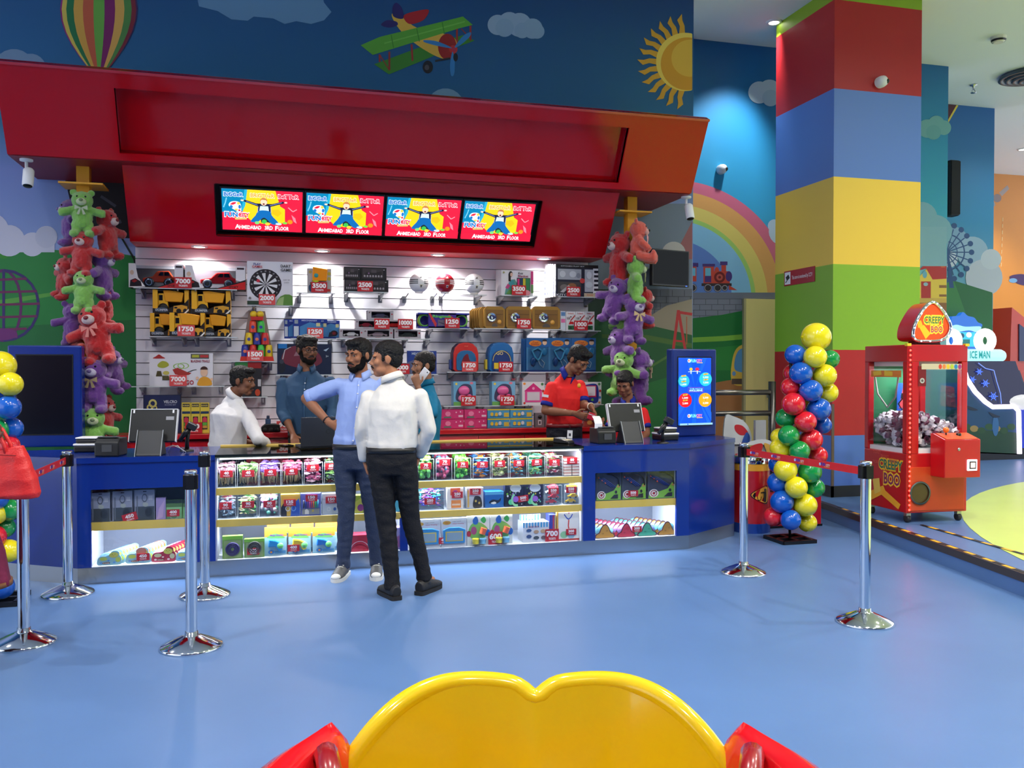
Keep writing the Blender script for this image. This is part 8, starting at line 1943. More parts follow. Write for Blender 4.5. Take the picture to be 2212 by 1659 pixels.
# ================================================================== blue ice themed arcade game behind
g0 = at(2075, 975, Y=10.9)
Yg = g0.y
def gx(px, py, Y=Yg):
 p = at(px, py, Y=Y)
 return (p.x - g0.x, p.z - 0.15)
t = thing('ice_arcade_game', 'blue glowing ice themed arcade game behind the crane machine', 'arcade machine', (g0.x, Yg, 0.15))
IC = M((30, 60, 120), 0.3)
side_px = [(2077, 978), (2077, 780), (2085, 812), (2110, 850), (2142, 880), (2190, 878), (2202, 890), (2202, 982)]
MB().prism([gx(*q) for q in side_px], 0, 0.04, M((20, 70, 110), 0.3)).build('side_panel', t)
art([('p', [(2078, 975), (2078, 925), (2200, 935), (2200, 980)], (24, 70, 44)), ('p', [(2078, 925), (2078, 800), (2142, 882), (2190, 880), (2200, 892), (2200, 935)], (18, 74, 120))] + [('d', 2088 + 16 * k, 922 + (k % 3) * 4, 9, ((40, 84, 50), (170, 140, 80), (36, 80, 44))[k % 3], 7) for k in range(7)] + [('d', 2150, 920, 7, (50, 110, 170), 22), ('p', blob([(2085, 876), (2100, 880), (2112, 886), (2096, 886)]), (16, 40, 70)), ('p', blob([(2135, 890), (2150, 896), (2160, 900), (2146, 902)]), (16, 40, 70))], t, gx, -0.002, 'side_graphic')
GLOWP = M((246, 226, 255), 0.3, emit=2.6)
crv = [(2077, 788), (2086, 818), (2104, 846), (2126, 868), (2142, 879), (2188, 878), (2198, 888), (2200, 980)]
MB().tube([(*[gx(*q)[0]], -0.02, gx(*q)[1]) for q in crv], 0.035, GLOWP, 10).build('edge_light', t)
crv2 = [(2190, 755), (2196, 800), (2206, 830), (2230, 862)]
MB().tube([(gx(*q)[0], 0.3, gx(*q)[1]) for q in crv2], 0.03, GLOWP, 10).build('edge_light', t)
x0_, z0_ = gx(2077, 880); x1_, z1_ = gx(2196, 780)
MB().prism([gx(*q) for q in [(2077, 780), (2196, 780), (2230, 880), (2142, 880), (2105, 846), (2085, 812)]], 0.02, 0.03, M((30, 30, 96), 0.2, emit=0.35)).build('side_window', t)
sf = []
for cx2, cy2, r in ((2115, 803, 8), (2100, 820, 8), (2128, 828, 9), (2145, 856, 10)):
 for k in range(3):
  a = PI * k / 3
  sf.append(('l', [(cx2 - r * math.cos(a), cy2 - r * math.sin(a)), (cx2 + r * math.cos(a), cy2 + r * math.sin(a))], 1.4, (70, 110, 255)))
 sf.append(('o', cx2, cy2, r * 0.4, r * 0.55, (70, 110, 255)))
sf.append(('l', [(2112, 784), (2128, 796), (2146, 800), (2152, 824), (2160, 850), (2162, 872)], 1.6, (110, 140, 255)))
art(sf, t, gx, -0.004, 'snowflake_lights', emit=1.6)
MB().prism([gx(*q) for q in [(2160, 800), (2212, 800), (2240, 880), (2164, 878)]], 0.08, 0.6, M((60, 70, 100), 0.4)).build('play_field', t)
ctr = gx(2132, 768)
Tm = Matrix.Translation((gx(2077, 768)[0], 0.2, ctr[1])) @ Matrix.Rotation(PI / 2, 4, 'Y')
LM = gx(2188, 768)[0] - gx(2077, 768)[0]
MB(Tm).lathe([(0.0, 0.0), (0.08, 0.01), (0.10, 0.05), (0.10, LM - 0.05), (0.08, LM)], M((170, 236, 246), 0.3, emit=1.4), 20).build('marquee_tube', t)
art([('t', 'ICE MAN', 2127, 766, 15, (40, 170, 170), 44, 0.03)], t, gx, 0.09, 'marquee_lettering', emit=0.9, aspect=1)
snow = [(2062, 756), (2060, 726), (2072, 714), (2092, 722), (2102, 752)]
for cx2 in (2076, 2150):
 MB().tube([(gx(cx2 + 15 * math.cos(k * PI / 10), 735 + 18 * math.sin(k * PI / 10))[0], 0.2, gx(cx2 + 15 * math.cos(k * PI / 10), 735 + 18 * math.sin(k * PI / 10))[1]) for k in range(20)], 0.065, M((250, 246, 240), 0.4, emit=1.5), 10, closed=True).build('snow_ring', t)
MB().prism([gx(*q) for q in blob([(2062, 712), (2080, 694), (2084, 682), (2100, 680), (2108, 672), (2118, 680), (2132, 684), (2140, 694), (2150, 700), (2144, 716), (2140, 752), (2086, 752), (2082, 716)], 4)], 0.25, 0.33, M((40, 120, 226), 0.3, emit=0.9)).build('header_board', t)
art([('p', blob([(2066, 712), (2090, 700), (2112, 704), (2146, 704), (2138, 716), (2120, 712), (2090, 716)]), (160, 236, 255)), ('r', 2092, 716, 2134, 748, (60, 190, 226)), ('d', 2104, 724, 6, (30, 80, 110)), ('d', 2120, 722, 6, (230, 236, 246)), ('r', 2098, 732, 2122, 742, (30, 110, 110))], t, gx, 0.246, 'header_picture', emit=1.3)
MB().box(0, 0.0, 0, gx(2212, 980)[0] + 0.3, 0.44, gx(2075, 972)[1], M((16, 18, 26), 0.4)).build('plinth', t)
MB().box(gx(2202, 980)[0], 0.02, 0.12, gx(2202, 980)[0] + 0.6, 0.4, 0.75, M((30, 60, 220), 0.3, emit=0.7)).build('front_light_panel', t)
MB().ball((gx(2212, 868)[0], 0.2, gx(2212, 868)[1]), (0.32, 0.3, 0.14), M((245, 246, 250), 0.4, emit=0.8), 18, 10).build('snow_cushion', t)
p = at(2205, 760, Y=13.2)
t = thing('red_arcade_cabinet', 'tall red curved arcade cabinet at the right edge', 'arcade machine', (p.x, 13.2, 0.15))
q = lambda a, b: (at(a, b, Y=13.2).x - p.x, at(a, b, Y=13.2).z - 0.15)
MB().prism([q(2186, 664), (q(2230, 700)), (q(2230, 780)[0], 0), (q(2180, 780)[0], 0), q(2183, 740)], 0, 0.6, M((226, 70, 50), 0.3, coat=0.3)).build('side_panel', t)
MB().prism([q(2200, 700), q(2216, 712), q(2212, 780), q(2200, 780)], -0.02, 0, M((60, 70, 110), 0.3)).build('side_graphic', t)

# ================================================================== kiddie ride in the foreground
RZ = -YAW
p = at(1160, 829.5, D=2.08)
ride = thing('kiddie_ride', 'red kiddie ride car with yellow double seat in the foreground', 'kiddie ride', (p.x, p.y, 0), RZ)
YR = M((222, 190, 14), 0.14, coat=0.4, name='yellow_gelcoat')
RR = M((208, 20, 28), 0.16, coat=0.6, name='red_gelcoat')
BR = M((20, 60, 150), 0.2, coat=0.5, name='blue_gelcoat')
# seat shell: u across, v up; centre local x is photo x 1160
def top_h(u):
 a = abs(u)
 return 0.732 - 0.19 * max(0, (a - 0.30) / 0.70) ** 3.2 - 0.028 * math.exp(-(a / 0.075) ** 2) - 0.012 * math.exp(-(a / 0.2) ** 2)
NU, NV = 61, 14
vs_, fs_ = [], []
TH_ = 0.05
for side in (0, 1):
 for j in range(NV + 1):
  for i in range(NU):
   u = -1 + 2 * i / (NU - 1)
   v = j / NV
   z = 0.30 + (top_h(u) - 0.30) * v
   y = -0.16 * u * u * (0.6 + 0.4 * v) + 0.10 * v - 0.012 * math.exp(-(u / 0.07) ** 2) + (0.030 * math.exp(-((abs(u) - 0.48) / 0.3) ** 2))
   x = u * 0.468 * (1 - 0.06 * (1 - v))
   if side:
    y += TH_
   vs_.append((x, y, z))
n1 = NU * (NV + 1)
for j in range(NV):
 for i in range(NU - 1):
  a = j * NU + i
  fs_.append((a, a + 1, a + NU + 1, a + NU))
  fs_.append((n1 + a, n1 + a + NU, n1 + a + NU + 1, n1 + a + 1))
st = MB().add(vs_, fs_, YR, True)
rim = []
for i in range(NU):
 a, b = Vector(vs_[NV * NU + i]), Vector(vs_[n1 + NV * NU + i])
 rim.append((a + b) / 2)
lft = [(Vector(vs_[j * NU]) + Vector(vs_[n1 + j * NU])) / 2 for j in range(NV)]
rgt = [(Vector(vs_[j * NU + NU - 1]) + Vector(vs_[n1 + j * NU + NU - 1])) / 2 for j in range(NV)][::-1]
st.tube(lft + rim + rgt, TH_ * 0.52, YR, 12)
st.build('double_seat', ride)
MB().box(-0.44, -0.5, 0.24, 0.44, 0.02, 0.32, YR).build('seat_pan', ride, bevel=0.03)
# hull: oval rings, low behind the seat, high along the sides
HALF = [(-1.40, 0.0), (-1.36, 0.22), (-1.2, 0.42), (-0.9, 0.60), (-0.5, 0.645), (-0.25, 0.60), (-0.10, 0.535), (0.0, 0.485), (0.06, 0.44), (0.11, 0.36), (0.15, 0.22), (0.16, 0.0)]
def oval(s, z, zb=None):
 """s: inset of the outline in metres, growing towards the camera"""
 out = []
 pts = blob(HALF + [(y, -x) for y, x in HALF[-2:0:-1]], 4)
 for y, x in pts:
  i_ = s * (0.35 + 0.65 * min(1.0, max(0.0, -y / 0.45)))
  k = min(1.0, max(0.0, (y + 0.05) / 0.16))
  out.append((math.copysign(max(0.0, abs(x) - i_), x), y - (i_ if y > 0.08 else 0), z if zb is None else z + (zb - z) * k * k * (3 - 2 * k)))
 return out
def skin(rings, m):
 vv = [q for r in rings for q in r]
 n = len(rings[0])
 ff = [(j * n + i, j * n + (i + 1) % n, (j + 1) * n + (i + 1) % n, (j + 1) * n + i) for j in range(len(rings) - 1) for i in range(n)]
 return MB().add(vv, ff, m, True)
skin([oval(0.03, 0.12), oval(0.01, 0.26), oval(0.0, 0.59, 0.36)], BR).build('blue_hull', ride)
skin([oval(0.0, 0.59, 0.36), oval(-0.005, 0.63, 0.38), oval(0.02, 0.685, 0.41), oval(0.07, 0.70, 0.42), oval(0.13, 0.67, 0.41), oval(0.16, 0.60, 0.38), oval(0.18, 0.28, 0.28)], RR).build('red_rim', ride)
MB().lathe([(0.40, 0.0), (0.40, 0.12)], BLACK, 32, (0, -0.55, 0)).build('pedestal', ride)
for a in oval(-0.02, 0.54, 0.3)[::4]:
 MB().ball(a, 0.022, M((246, 246, 250), 0.3), 10, 8).build('bulb', ride)
DRH = M((140, 18, 24), 0.25, coat=0.4)
for s in (-1, 1):
 x0 = 0.452 * s
 MB().tube([(x0 * 1.06, -0.14, 0.60), (x0 * 1.05, -0.15, 0.665), (x0 * 1.02, -0.19, 0.688), (x0 * 0.97, -0.26, 0.68), (x0 * 0.93, -0.31, 0.63)], 0.026, DRH, 12).build('grab_handle', ride)

# ================================================================== people
def cloth(rgb, rough=0.75, bump=0.35, bscale=40, vary=0.10):
 return M(rgb, rough, bump=bump, bscale=bscale, vary=vary, vscale=14, spec=0.25)
def lerp(a, b, t):
 return a + (b - a) * t
def wrinkle(me, amp, sc, stretch=(1, 1, 1), amp2=0.0):
 vs_ = me.vertices
 nr = [v.normal.copy() for v in vs_]
 for v, n in zip(vs_, nr):
  q = Vector((v.co.x * stretch[0], v.co.y * stretch[1], v.co.z * stretch[2]))
  r = 1 - abs(noise.noise(q * sc)) * 2
  v.co += n * (amp * (r - 0.3) + amp2 * noise.noise(v.co * sc * 2.7))
 me.update()
 return me

def hand_shapes(mb, m, w, d, n, thumb, curl, sc=1.0):
 """w wrist, d towards fingertips, n out of the palm's back, thumb = side direction"""
 d, n = Vector(d).normalized(), Vector(n)
 n = (n - d * n.dot(d)).normalized()
 s_ = d.cross(n)
 if s_.dot(Vector(thumb)) < 0:
  s_ = -s_
 w = Vector(w)
 k = w + d * 0.085 * sc
 mb.loft([(w - d * 0.02, 0.024 * sc, 0.019 * sc, s_), (w + d * 0.02, 0.030 * sc, 0.017 * sc, s_), (k, 0.040 * sc, 0.014 * sc, s_), (k + d * 0.012 * sc, 0.034 * sc, 0.010 * sc, s_)], m, 12)
 for i, L in enumerate((0.072, 0.082, 0.076, 0.060)):
  b = k + s_ * (0.030 - 0.020 * i) * sc - d * 0.008
  a0, pts, q = 0.15 * curl, [b], b.copy()
  for j in range(3):
   a0 += curl * 0.62
   dd = d * math.cos(a0) - n * math.sin(a0)
   q = q + dd * L * sc * (0.44, 0.32, 0.24)[j]
   pts.append(q.copy())
  mb.tube(pts, [0.0092 * sc, 0.0088 * sc, 0.0082 * sc, 0.007 * sc], m, 8)
 t0 = w + d * 0.022 * sc + s_ * 0.024 * sc
 t1 = t0 + (s_ * 0.75 + d * 0.65 - n * 0.25 * curl).normalized() * 0.04 * sc
 t2 = t1 + (d * 0.9 + s_ * 0.25 - n * 0.5 * curl).normalized() * 0.036 * sc
 mb.tube([t0 - s_ * 0.01, t1, t2], [0.014 * sc, 0.0105 * sc, 0.008 * sc], m, 8)

def person(lab, D, J, yaw_head, pitch_head, look, arms, legs=True, roll_head=0.0, facing=0.0, voxel=0.0062):
 """J: joints as (photo x, photo y, extra distance); facing: heading of the trunk, degrees, 0 = to the camera"""
 P = {k: at(v[0], v[1], D=D + v[2]) for k, v in J.items()}
 base = Vector((P['pelvis'].x, P['pelvis'].y, 0))
 for k in P:
  P[k] = P[k] - base
 sc = look.get('scale', 1.0)
 for k in ('shL', 'shR'):
  P[k] = P[k] - Vector((0, 0, 0.030 * sc))
 root = thing('person', lab, 'person', base)
 SK = M(look['skin'], 0.5, vary=0.06, vscale=20, spec=0.35)
 f_ = Matrix.Rotation(-YAW + math.radians(facing), 3, 'Z') @ Vector((0, -1, 0))
 hx = (P['hipL'] - P['hipR']); hx.z = 0; hx.normalize()
 sx = (P['shL'] - P['shR']).normalized()
 sc = look.get('scale', 1.0)
 fat = look.get('fat', 1.0)
 up = Vector((0, 0, 1))
 Pe, Ch, Nk, Hd = P['pelvis'], P['chest'], P['neck'], P['head']
 shm = (P['shL'] + P['shR']) / 2
 hw = (P['shL'] - P['shR']).length / 2
 def trunk(e):
  mx = lambda t: (hx * (1 - t) + sx * t).normalized()
  wd = max(hw * 0.93, 0.12)
  return [(Pe - up * 0.10, 0.155 * fat * sc + e, 0.112 * fat * sc + e, mx(0)), (Pe, 0.162 * fat * sc + e, 0.115 * fat * sc + e, mx(0)), (lerp(Pe, Ch, 0.28), 0.155 * fat * sc + e, 0.110 * fat * sc + e, mx(0.2)), (lerp(Pe, Ch, 0.6), 0.158 * fat * sc + e, 0.110 * fat * sc + e, mx(0.5)),
    (Ch, min(wd, 0.172 * sc) * fat + e, 0.122 * sc * fat + e, mx(0.8)), (lerp(Ch, shm, 0.6), min(wd, 0.170 * sc) + e, 0.108 * sc + e, mx(1)), (lerp(Ch, shm, 1.0), wd * 0.95 + e, 0.092 * sc + e, mx(1)), (lerp(shm, Nk, 0.38), wd * 0.74 + e, 0.076 * sc + e, mx(1)), (lerp(shm, Nk, 0.72), wd * 0.46 + e, 0.064 * sc + e, mx(1)), (Nk, 0.062 * sc + e, 0.058 * sc + e, mx(1))]
 # ---- head frame
 Rh = (Matrix.Rotation(-YAW + math.radians(yaw_head), 4, 'Z') @ Matrix.Rotation(math.radians(pitch_head), 4, 'X') @ Matrix.Rotation(math.radians(roll_head), 4, 'Y'))
 hs = look.get('head', 1.0)
 Th = Matrix.Translation(Hd) @ Rh @ Matrix.Scale(hs, 4)
 body = MB()
 m = SK
 B = lambda c, r: body.ball(c, r, m, 18, 12, Th)
 B((0, 0.012, 0.03), (0.075, 0.095, 0.083))
 B((0, -0.030, -0.03), (0.060, 0.060, 0.074))
 B((0, -0.055, -0.088), (0.033, 0.032, 0.026))
 for s in (-1, 1):
  B((s * 0.036, -0.030, -0.068), (0.026, 0.042, 0.032))
  B((s * 0.040, -0.058, -0.018), (0.025, 0.026, 0.026))
  B((s * 0.030, -0.076, 0.026), (0.026, 0.016, 0.009))
  B((s * 0.0775, 0.012, -0.002), (0.009, 0.020, 0.031))
  B((s * 0.011, -0.093, -0.030), (0.010, 0.012, 0.008))
 body.loft([((0, -0.074, 0.024), 0.009, 0.010, (1, 0, 0)), ((0, -0.088, 0.0), 0.010, 0.012, (1, 0, 0)), ((0, -0.104, -0.022), 0.012, 0.012, (1, 0, 0)), ((0, -0.098, -0.033), 0.009, 0.008, (1, 0, 0))], m, 10, Th)
 B((0, -0.086, -0.054), (0.025, 0.013, 0.007))
 B((0, -0.083, -0.065), (0.022, 0.013, 0.008))
 hb = Th @ Vector((0, 0.012, -0.05))
 body.loft([(Nk - up * 0.03, 0.066 * sc, 0.062 * sc, sx), (Nk, 0.058 * sc, 0.056 * sc, sx), (lerp(Nk, hb, 0.55), 0.054 * sc, 0.055 * sc, sx), (hb, 0.052 * sc, 0.056 * sc, sx)], m, 18)
 body.loft(trunk(-0.012), m, 24)
 sides = [('L', 1), ('R', -1)]
 for k, s in sides:
  sh, el, wr = P['sh' + k], P['el' + k], P['wr' + k]
  q = (el - sh).normalized()
  rx = sx if abs(q.dot(sx)) < 0.8 else up
  body.ball(sh - up * 0.026, 0.040 * sc, m, 12, 8)
  body.loft([(sh - up * 0.026, 0.040 * sc, 0.040 * sc, rx), (lerp(sh, el, 0.5), 0.045 * sc, 0.045 * sc, rx), (el, 0.038 * sc, 0.038 * sc, rx)], m, 14)
  body.ball(el, 0.039 * sc, m, 12, 8)
  q2 = (wr - el).normalized()
  rx2 = up if abs(q2.z) < 0.8 else sx
  body.loft([(el, 0.039 * sc, 0.037 * sc, rx2), (lerp(el, wr, 0.3), 0.041 * sc, 0.037 * sc, rx2), (lerp(el, wr, 0.75), 0.030 * sc, 0.026 * sc, rx2), (wr, 0.026 * sc, 0.021 * sc, rx2)], m, 14)
  a = arms[k]
  if a.get('hand', True):
   hand_shapes(body, m, wr, a.get('d', q2), a.get('n', f_ * -1), a.get('t', f_), a.get('curl', 0.5), sc)
  hp, kn, an = P['hip' + k], P['kn' + k], P['an' + k]
  body.loft([(hp + up * 0.04, 0.075 * sc, 0.075 * sc, hx), (lerp(hp, kn, 0.5), 0.066 * sc, 0.066 * sc, hx), (kn, 0.050 * sc, 0.050 * sc, hx), (lerp(kn, an, 0.4), 0.048 * sc, 0.050 * sc, hx), (an, 0.034 * sc, 0.036 * sc, hx)], m, 14)
  td = look.get('toe' + k, f_)
  td = Vector(td).normalized()
  body.loft([(an - up * 0.02, 0.028, 0.028, (0, 0, 1)), (an + td * 0.05 - up * 0.045, 0.028, 0.022, (0, 0, 1)), (an + td * 0.12 - up * 0.055, 0.024, 0.016, (0, 0, 1))], m, 10)
 obj('body', remesh(body, voxel, 'body', 2, 0.4), root)
 # ---- face parts
 for s in (-1, 1):
  if not look.get('closed'):
   e = MB(Th).ball((s * 0.0300, -0.0755, 0.009), (0.0110, 0.0066, 0.0054), M((206, 198, 190), 0.3), 12, 8).build('eye', root)
   MB(Th).ball((s * 0.0305 + 0.002 * look.get('gaze', 0), -0.0805, 0.009), (0.0060, 0.0030, 0.0056), M((26, 16, 12), 0.15), 10, 8).build('iris', e)
  MB(Th).ball((s * 0.0305, -0.0785, 0.0165), (0.0150, 0.0090, 0.0036), SK, 12, 6).build('eyelid', root)
  MB(Th).tube([(s * 0.013, -0.0905, 0.027), (s * 0.03, -0.0905, 0.032), (s * 0.047, -0.0785, 0.027)], [0.0045, 0.005, 0.0028], M(look.get('hair', (20, 17, 16)), 0.8), 8).build('eyebrow', root)
 lipc = tuple(int(v * k) for v, k in zip(look['skin'], (0.80, 0.56, 0.54)))
 MB(Th).ball((0, -0.0945, -0.0545), (0.021, 0.0065, 0.0042), M(lipc, 0.45), 12, 6).ball((0, -0.0915, -0.0635), (0.019, 0.0068, 0.0048), M(lipc, 0.45), 12, 6).build('lips', root)
 # ---- hair
 HM = M(look.get('hair', (18, 15, 15)), 0.55, bump=0.9, bscale=90, vary=0.3, vscale=50, spec=0.3)
 hr = MB(Th)
 st = look.get('style', 'short')
 v = {'short': 1.0, 'bushy': 1.07, 'quiff': 1.03, 'bun': 1.0}[st]
 hr.ball((0, 0.022, 0.056), (0.0815 * v, 0.098 * v, 0.077 * v), HM, 20, 14)
 hr.ball((0, 0.050, 0.008), (0.071 * v, 0.062 * v, 0.070), HM, 16, 12)
 for s in (-1, 1):
  hr.ball((s * 0.066, 0.015, 0.038), (0.0135, 0.045, 0.036), HM, 12, 8)
  hr.ball((s * 0.0715, -0.020, 0.012), (0.0062, 0.012, 0.03), HM, 10, 8)
 if st in ('quiff', 'bushy'):
  hr.ball((0.015, -0.050, 0.098), (0.055, 0.038, 0.028), HM, 14, 10)
  hr.ball((-0.03, -0.045, 0.098), (0.036, 0.034, 0.026), HM, 14, 10)
 if st == 'bushy':
  for k in range(26):
   a = 2 * PI * k / 26
   hr.ball((0.07 * math.cos(a) * (0.75 + 0.25 * (k % 3) / 2), 0.022 + 0.082 * math.sin(a), 0.075 + 0.03 * math.sin(k * 2.1)), 0.024, HM, 10, 8)
 if st == 'bun':
  hr.ball((0, 0.112, 0.02), (0.038, 0.034, 0.036), HM, 14, 10)
  hr.ball((0.0, -0.056, 0.078), (0.05, 0.026, 0.022), HM, 14, 10)
 obj('hair', wrinkle(remesh(hr, 0.0055, 'hair', 1, 0.4), 0.004, 60), root)
 bd = look.get('beard', 0)
 if bd:
  BM = M(look.get('hair', (18, 15, 15)), 0.85, bump=0.8, bscale=200, spec=0.15)
  be = MB(Th)
  be.ball((0, -0.059, -0.092), (0.036 + 0.003 * bd, 0.032 + 0.002 * bd, 0.023 + 0.004 * bd), BM, 16, 10)
  for s in (-1, 1):
   be.ball((s * 0.040, -0.034, -0.073), (0.0245, 0.042, 0.030), BM, 14, 10)
   be.ball((s * 0.060, -0.018, -0.042), (0.010, 0.030, 0.040), BM, 12, 8)
  obj('beard', wrinkle(remesh(be, 0.0055, 'beard', 1, 0.4), 0.0015, 80), root)
 if bd or look.get('moustache'):
  MB(Th).tube([(-0.028, -0.083, -0.055), (-0.014, -0.0955, -0.0455), (0, -0.0985, -0.043), (0.014, -0.0955, -0.0455), (0.028, -0.083, -0.055)], [0.003, 0.006, 0.0055, 0.006, 0.003], M(look.get('hair', (18, 15, 15)), 0.85), 8).build('moustache', root)
 if look.get('glasses'):
  GM = M((36, 14, 18), 0.25)
  g = MB(Th)
  for s in (-1, 1):
   g.tube([(s * 0.032 + 0.0225 * math.cos(k * PI / 8), -0.100 + 0.004 * abs(math.cos(k * PI / 8)), 0.006 + 0.0175 * math.sin(k * PI / 8)) for k in range(16)], 0.0023, GM, 6, closed=True)
   g.tube([(s * 0.0545, -0.094, 0.011), (s * 0.078, -0.04, 0.012), (s * 0.081, 0.012, 0.010)], 0.002, GM, 6)
  g.tube([(-0.010, -0.1015, 0.010), (0.010, -0.1015, 0.010)], 0.0022, GM, 6)
  g.build('glasses', root)
 # ---- shirt
 SH = cloth(look['shirt'], bump=look.get('bump', 0.15), vary=0.05)
 s_ = MB()
 R = trunk(0.010)
 if look.get('hem'):
  R = [(Pe - up * look['hem'], 0.172 * fat * sc, 0.125 * fat * sc, hx)] + R[1:]
 else:
  R = [(Pe + up * 0.036, 0.158 * fat * sc, 0.111 * fat * sc, hx), (Pe + up * 0.075, 0.166 * fat * sc, 0.120 * fat * sc, hx)] + R[2:]
 R[-1] = (Nk - up * 0.012, 0.064 * sc, 0.060 * sc, sx)
 s_.loft(R, SH, 28)
 for k, s in sides:
  sh, el, wr = P['sh' + k], P['el' + k], P['wr' + k]
  q = (el - sh).normalized()
  rx = sx if abs(q.dot(sx)) < 0.8 else up
  sl = look['sleeve'] if isinstance(look['sleeve'], (int, float)) else look['sleeve'][k]
  s_.ball(sh - up * 0.006, 0.053 * sc, SH, 16, 10)
  e1 = min(1.0, sl)
  s_.loft([(lerp(sh, shm, 0.3) - up * 0.006, 0.050 * sc, 0.052 * sc, rx), (sh - up * 0.006, 0.053 * sc, 0.054 * sc, rx), (lerp(sh, el, 0.5 * e1), 0.058 * sc, 0.058 * sc, rx), (lerp(sh, el, e1), 0.052 * sc, 0.052 * sc, rx)], SH, 16)
  if sl > 1.0:
   q2 = (wr - el).normalized()
   rx2 = up if abs(q2.z) < 0.8 else sx
   s_.ball(el, 0.051 * sc, SH, 14, 10)
   s_.loft([(el, 0.050 * sc, 0.050 * sc, rx2), (lerp(el, wr, (sl - 1) * 0.5), 0.050 * sc, 0.050 * sc, rx2), (lerp(el, wr, sl - 1), 0.041 * sc, 0.041 * sc, rx2)], SH, 16)
 shm_ = remesh(s_, 0.0085, 'shirt', 2, 0.5)
 wrinkle(shm_, look.get('wr', 0.006) * 0.8, 8, (1.5, 1.5, 0.75), 0.0015)
 so = obj('shirt', shm_, root)
 # cuffs
 CM = cloth(look.get('cuff', look['shirt']), bump=0.2)
 for k, s in sides:
  sh, el, wr = P['sh' + k], P['el' + k], P['wr' + k]
  sl = look['sleeve'] if isinstance(look['sleeve'], (int, float)) else look['sleeve'][k]
  if sl <= 1.0:
   c, q, r = lerp(sh, el, sl), (el - sh).normalized(), 0.055
  else:
   c, q, r = lerp(el, wr, sl - 1), (wr - el).normalized(), 0.045 if sl < 1.7 else 0.037
  rx = up if abs(q.z) < 0.8 else sx
  L = look.get('cufflen', 0.03)
  MB().loft([(c - q * L, (r + 0.001) * sc, (r + 0.001) * sc, rx), (c - q * L * 0.3, (r + 0.004) * sc, (r + 0.004) * sc, rx), (c + q * 0.006, (r + 0.002) * sc, (r + 0.002) * sc, rx)], CM, 18).build('cuff', so)
 # collar
 cm = cloth(look.get('collar', look['shirt']), bump=0.15)
 dn = (hb - Nk).normalized()
 fr = (f_ - dn * f_.dot(dn)).normalized()
 sd = dn.cross(fr)
 vs_, fs_ = [], []
 NC = 26
 op = look.get('open', 0.30)
 for i in range(NC + 1):
  a = op + (2 * PI - 2 * op) * i / NC
  dr = fr * math.cos(a) + sd * math.sin(a)
  tip = max(0.0, math.cos(a)) ** 2
  inner = Nk + dr * 0.061 * sc + dn * (0.028 - 0.028 * tip)
  fold = Nk + dr * 0.068 * sc + dn * (0.034 - 0.026 * tip)
  outer = Nk + dr * (0.080 + 0.022 * tip) * sc + dn * (-0.008 - 0.040 * tip)
  vs_ += [Nk + dr * 0.064 * sc - dn * (0.022 + 0.02 * tip), inner, fold, outer]
 for i in range(NC):
  for j in range(3):
   a = i * 4 + j
   fs_.append((a, a + 4, a + 5, a + 1))
 co = MB().add(vs_, fs_, cm, True).build('collar', so)
 md = co.modifiers.new('thick', 'SOLIDIFY'); md.thickness = 0.004
 if look.get('placket'):
  pts = []
  for c, rx_, ry_, xd in R[1:-2]:
   w_ = up.cross(xd.normalized())
   if w_.dot(f_) < 0:
    w_ = -w_
   pts.append(c + w_ * (ry_ + 0.004))
  pm = cloth(tuple(min(255, int(v * 1.05)) for v in look['shirt']), bump=0.1)
  MB().tube(pts, 0.009, pm, 6).build('placket', so)
  for i in range(5):
   t_ = 0.1 + 0.18 * i
   k_ = t_ * (len(pts) - 1)
   a = int(k_)
   q = lerp(pts[a], pts[min(a + 1, len(pts) - 1)], k_ - a) + f_ * 0.009
   MB().ball(q, 0.006, M((232, 232, 238), 0.3), 8, 6).build('button', so)
 # ---- trousers, belt, shoes
 TM = cloth(look['pants'], bump=0.4, bscale=90)
 tr = MB()
 tr.loft([(Pe - up * 0.12, 0.150 * sc * fat, 0.112 * sc * fat, hx), (Pe - up * 0.05, 0.168 * sc * fat, 0.122 * sc * fat, hx), (Pe + up * 0.03, 0.164 * sc * fat, 0.118 * sc * fat, hx), (Pe + up * 0.05, 0.160 * sc * fat, 0.114 * sc * fat, hx)], TM, 24)
 for k, s in sides:
  hp, kn, an = P['hip' + k], P['kn' + k], P['an' + k]
  tr.loft([(hp + up * 0.05, 0.082 * sc, 0.092 * sc, hx), (lerp(hp, kn, 0.2), 0.084 * sc, 0.092 * sc, hx), (lerp(hp, kn, 0.6), 0.072 * sc, 0.076 * sc, hx), (kn, 0.061 * sc, 0.064 * sc, hx), (lerp(kn, an, 0.4), 0.058 * sc, 0.060 * sc, hx), (lerp(kn, an, 0.85), 0.049 * sc, 0.052 * sc, hx), (an - up * 0.03, 0.053 * sc, 0.058 * sc, hx)], TM, 18)
 obj('trousers', wrinkle(remesh(tr, 0.0095, 'trousers', 2, 0.5), 0.005, 11, (1, 1, 1.6), 0.002), root)
 bb = Pe + up * 0.043
 MB().loft([(bb - up * 0.018, 0.170 * sc * fat, 0.124 * sc * fat, hx), (bb + up * 0.018, 0.168 * sc * fat, 0.122 * sc * fat, hx)], M(look.get('belt', (22, 20, 20)), 0.4), 28).build('belt', root)
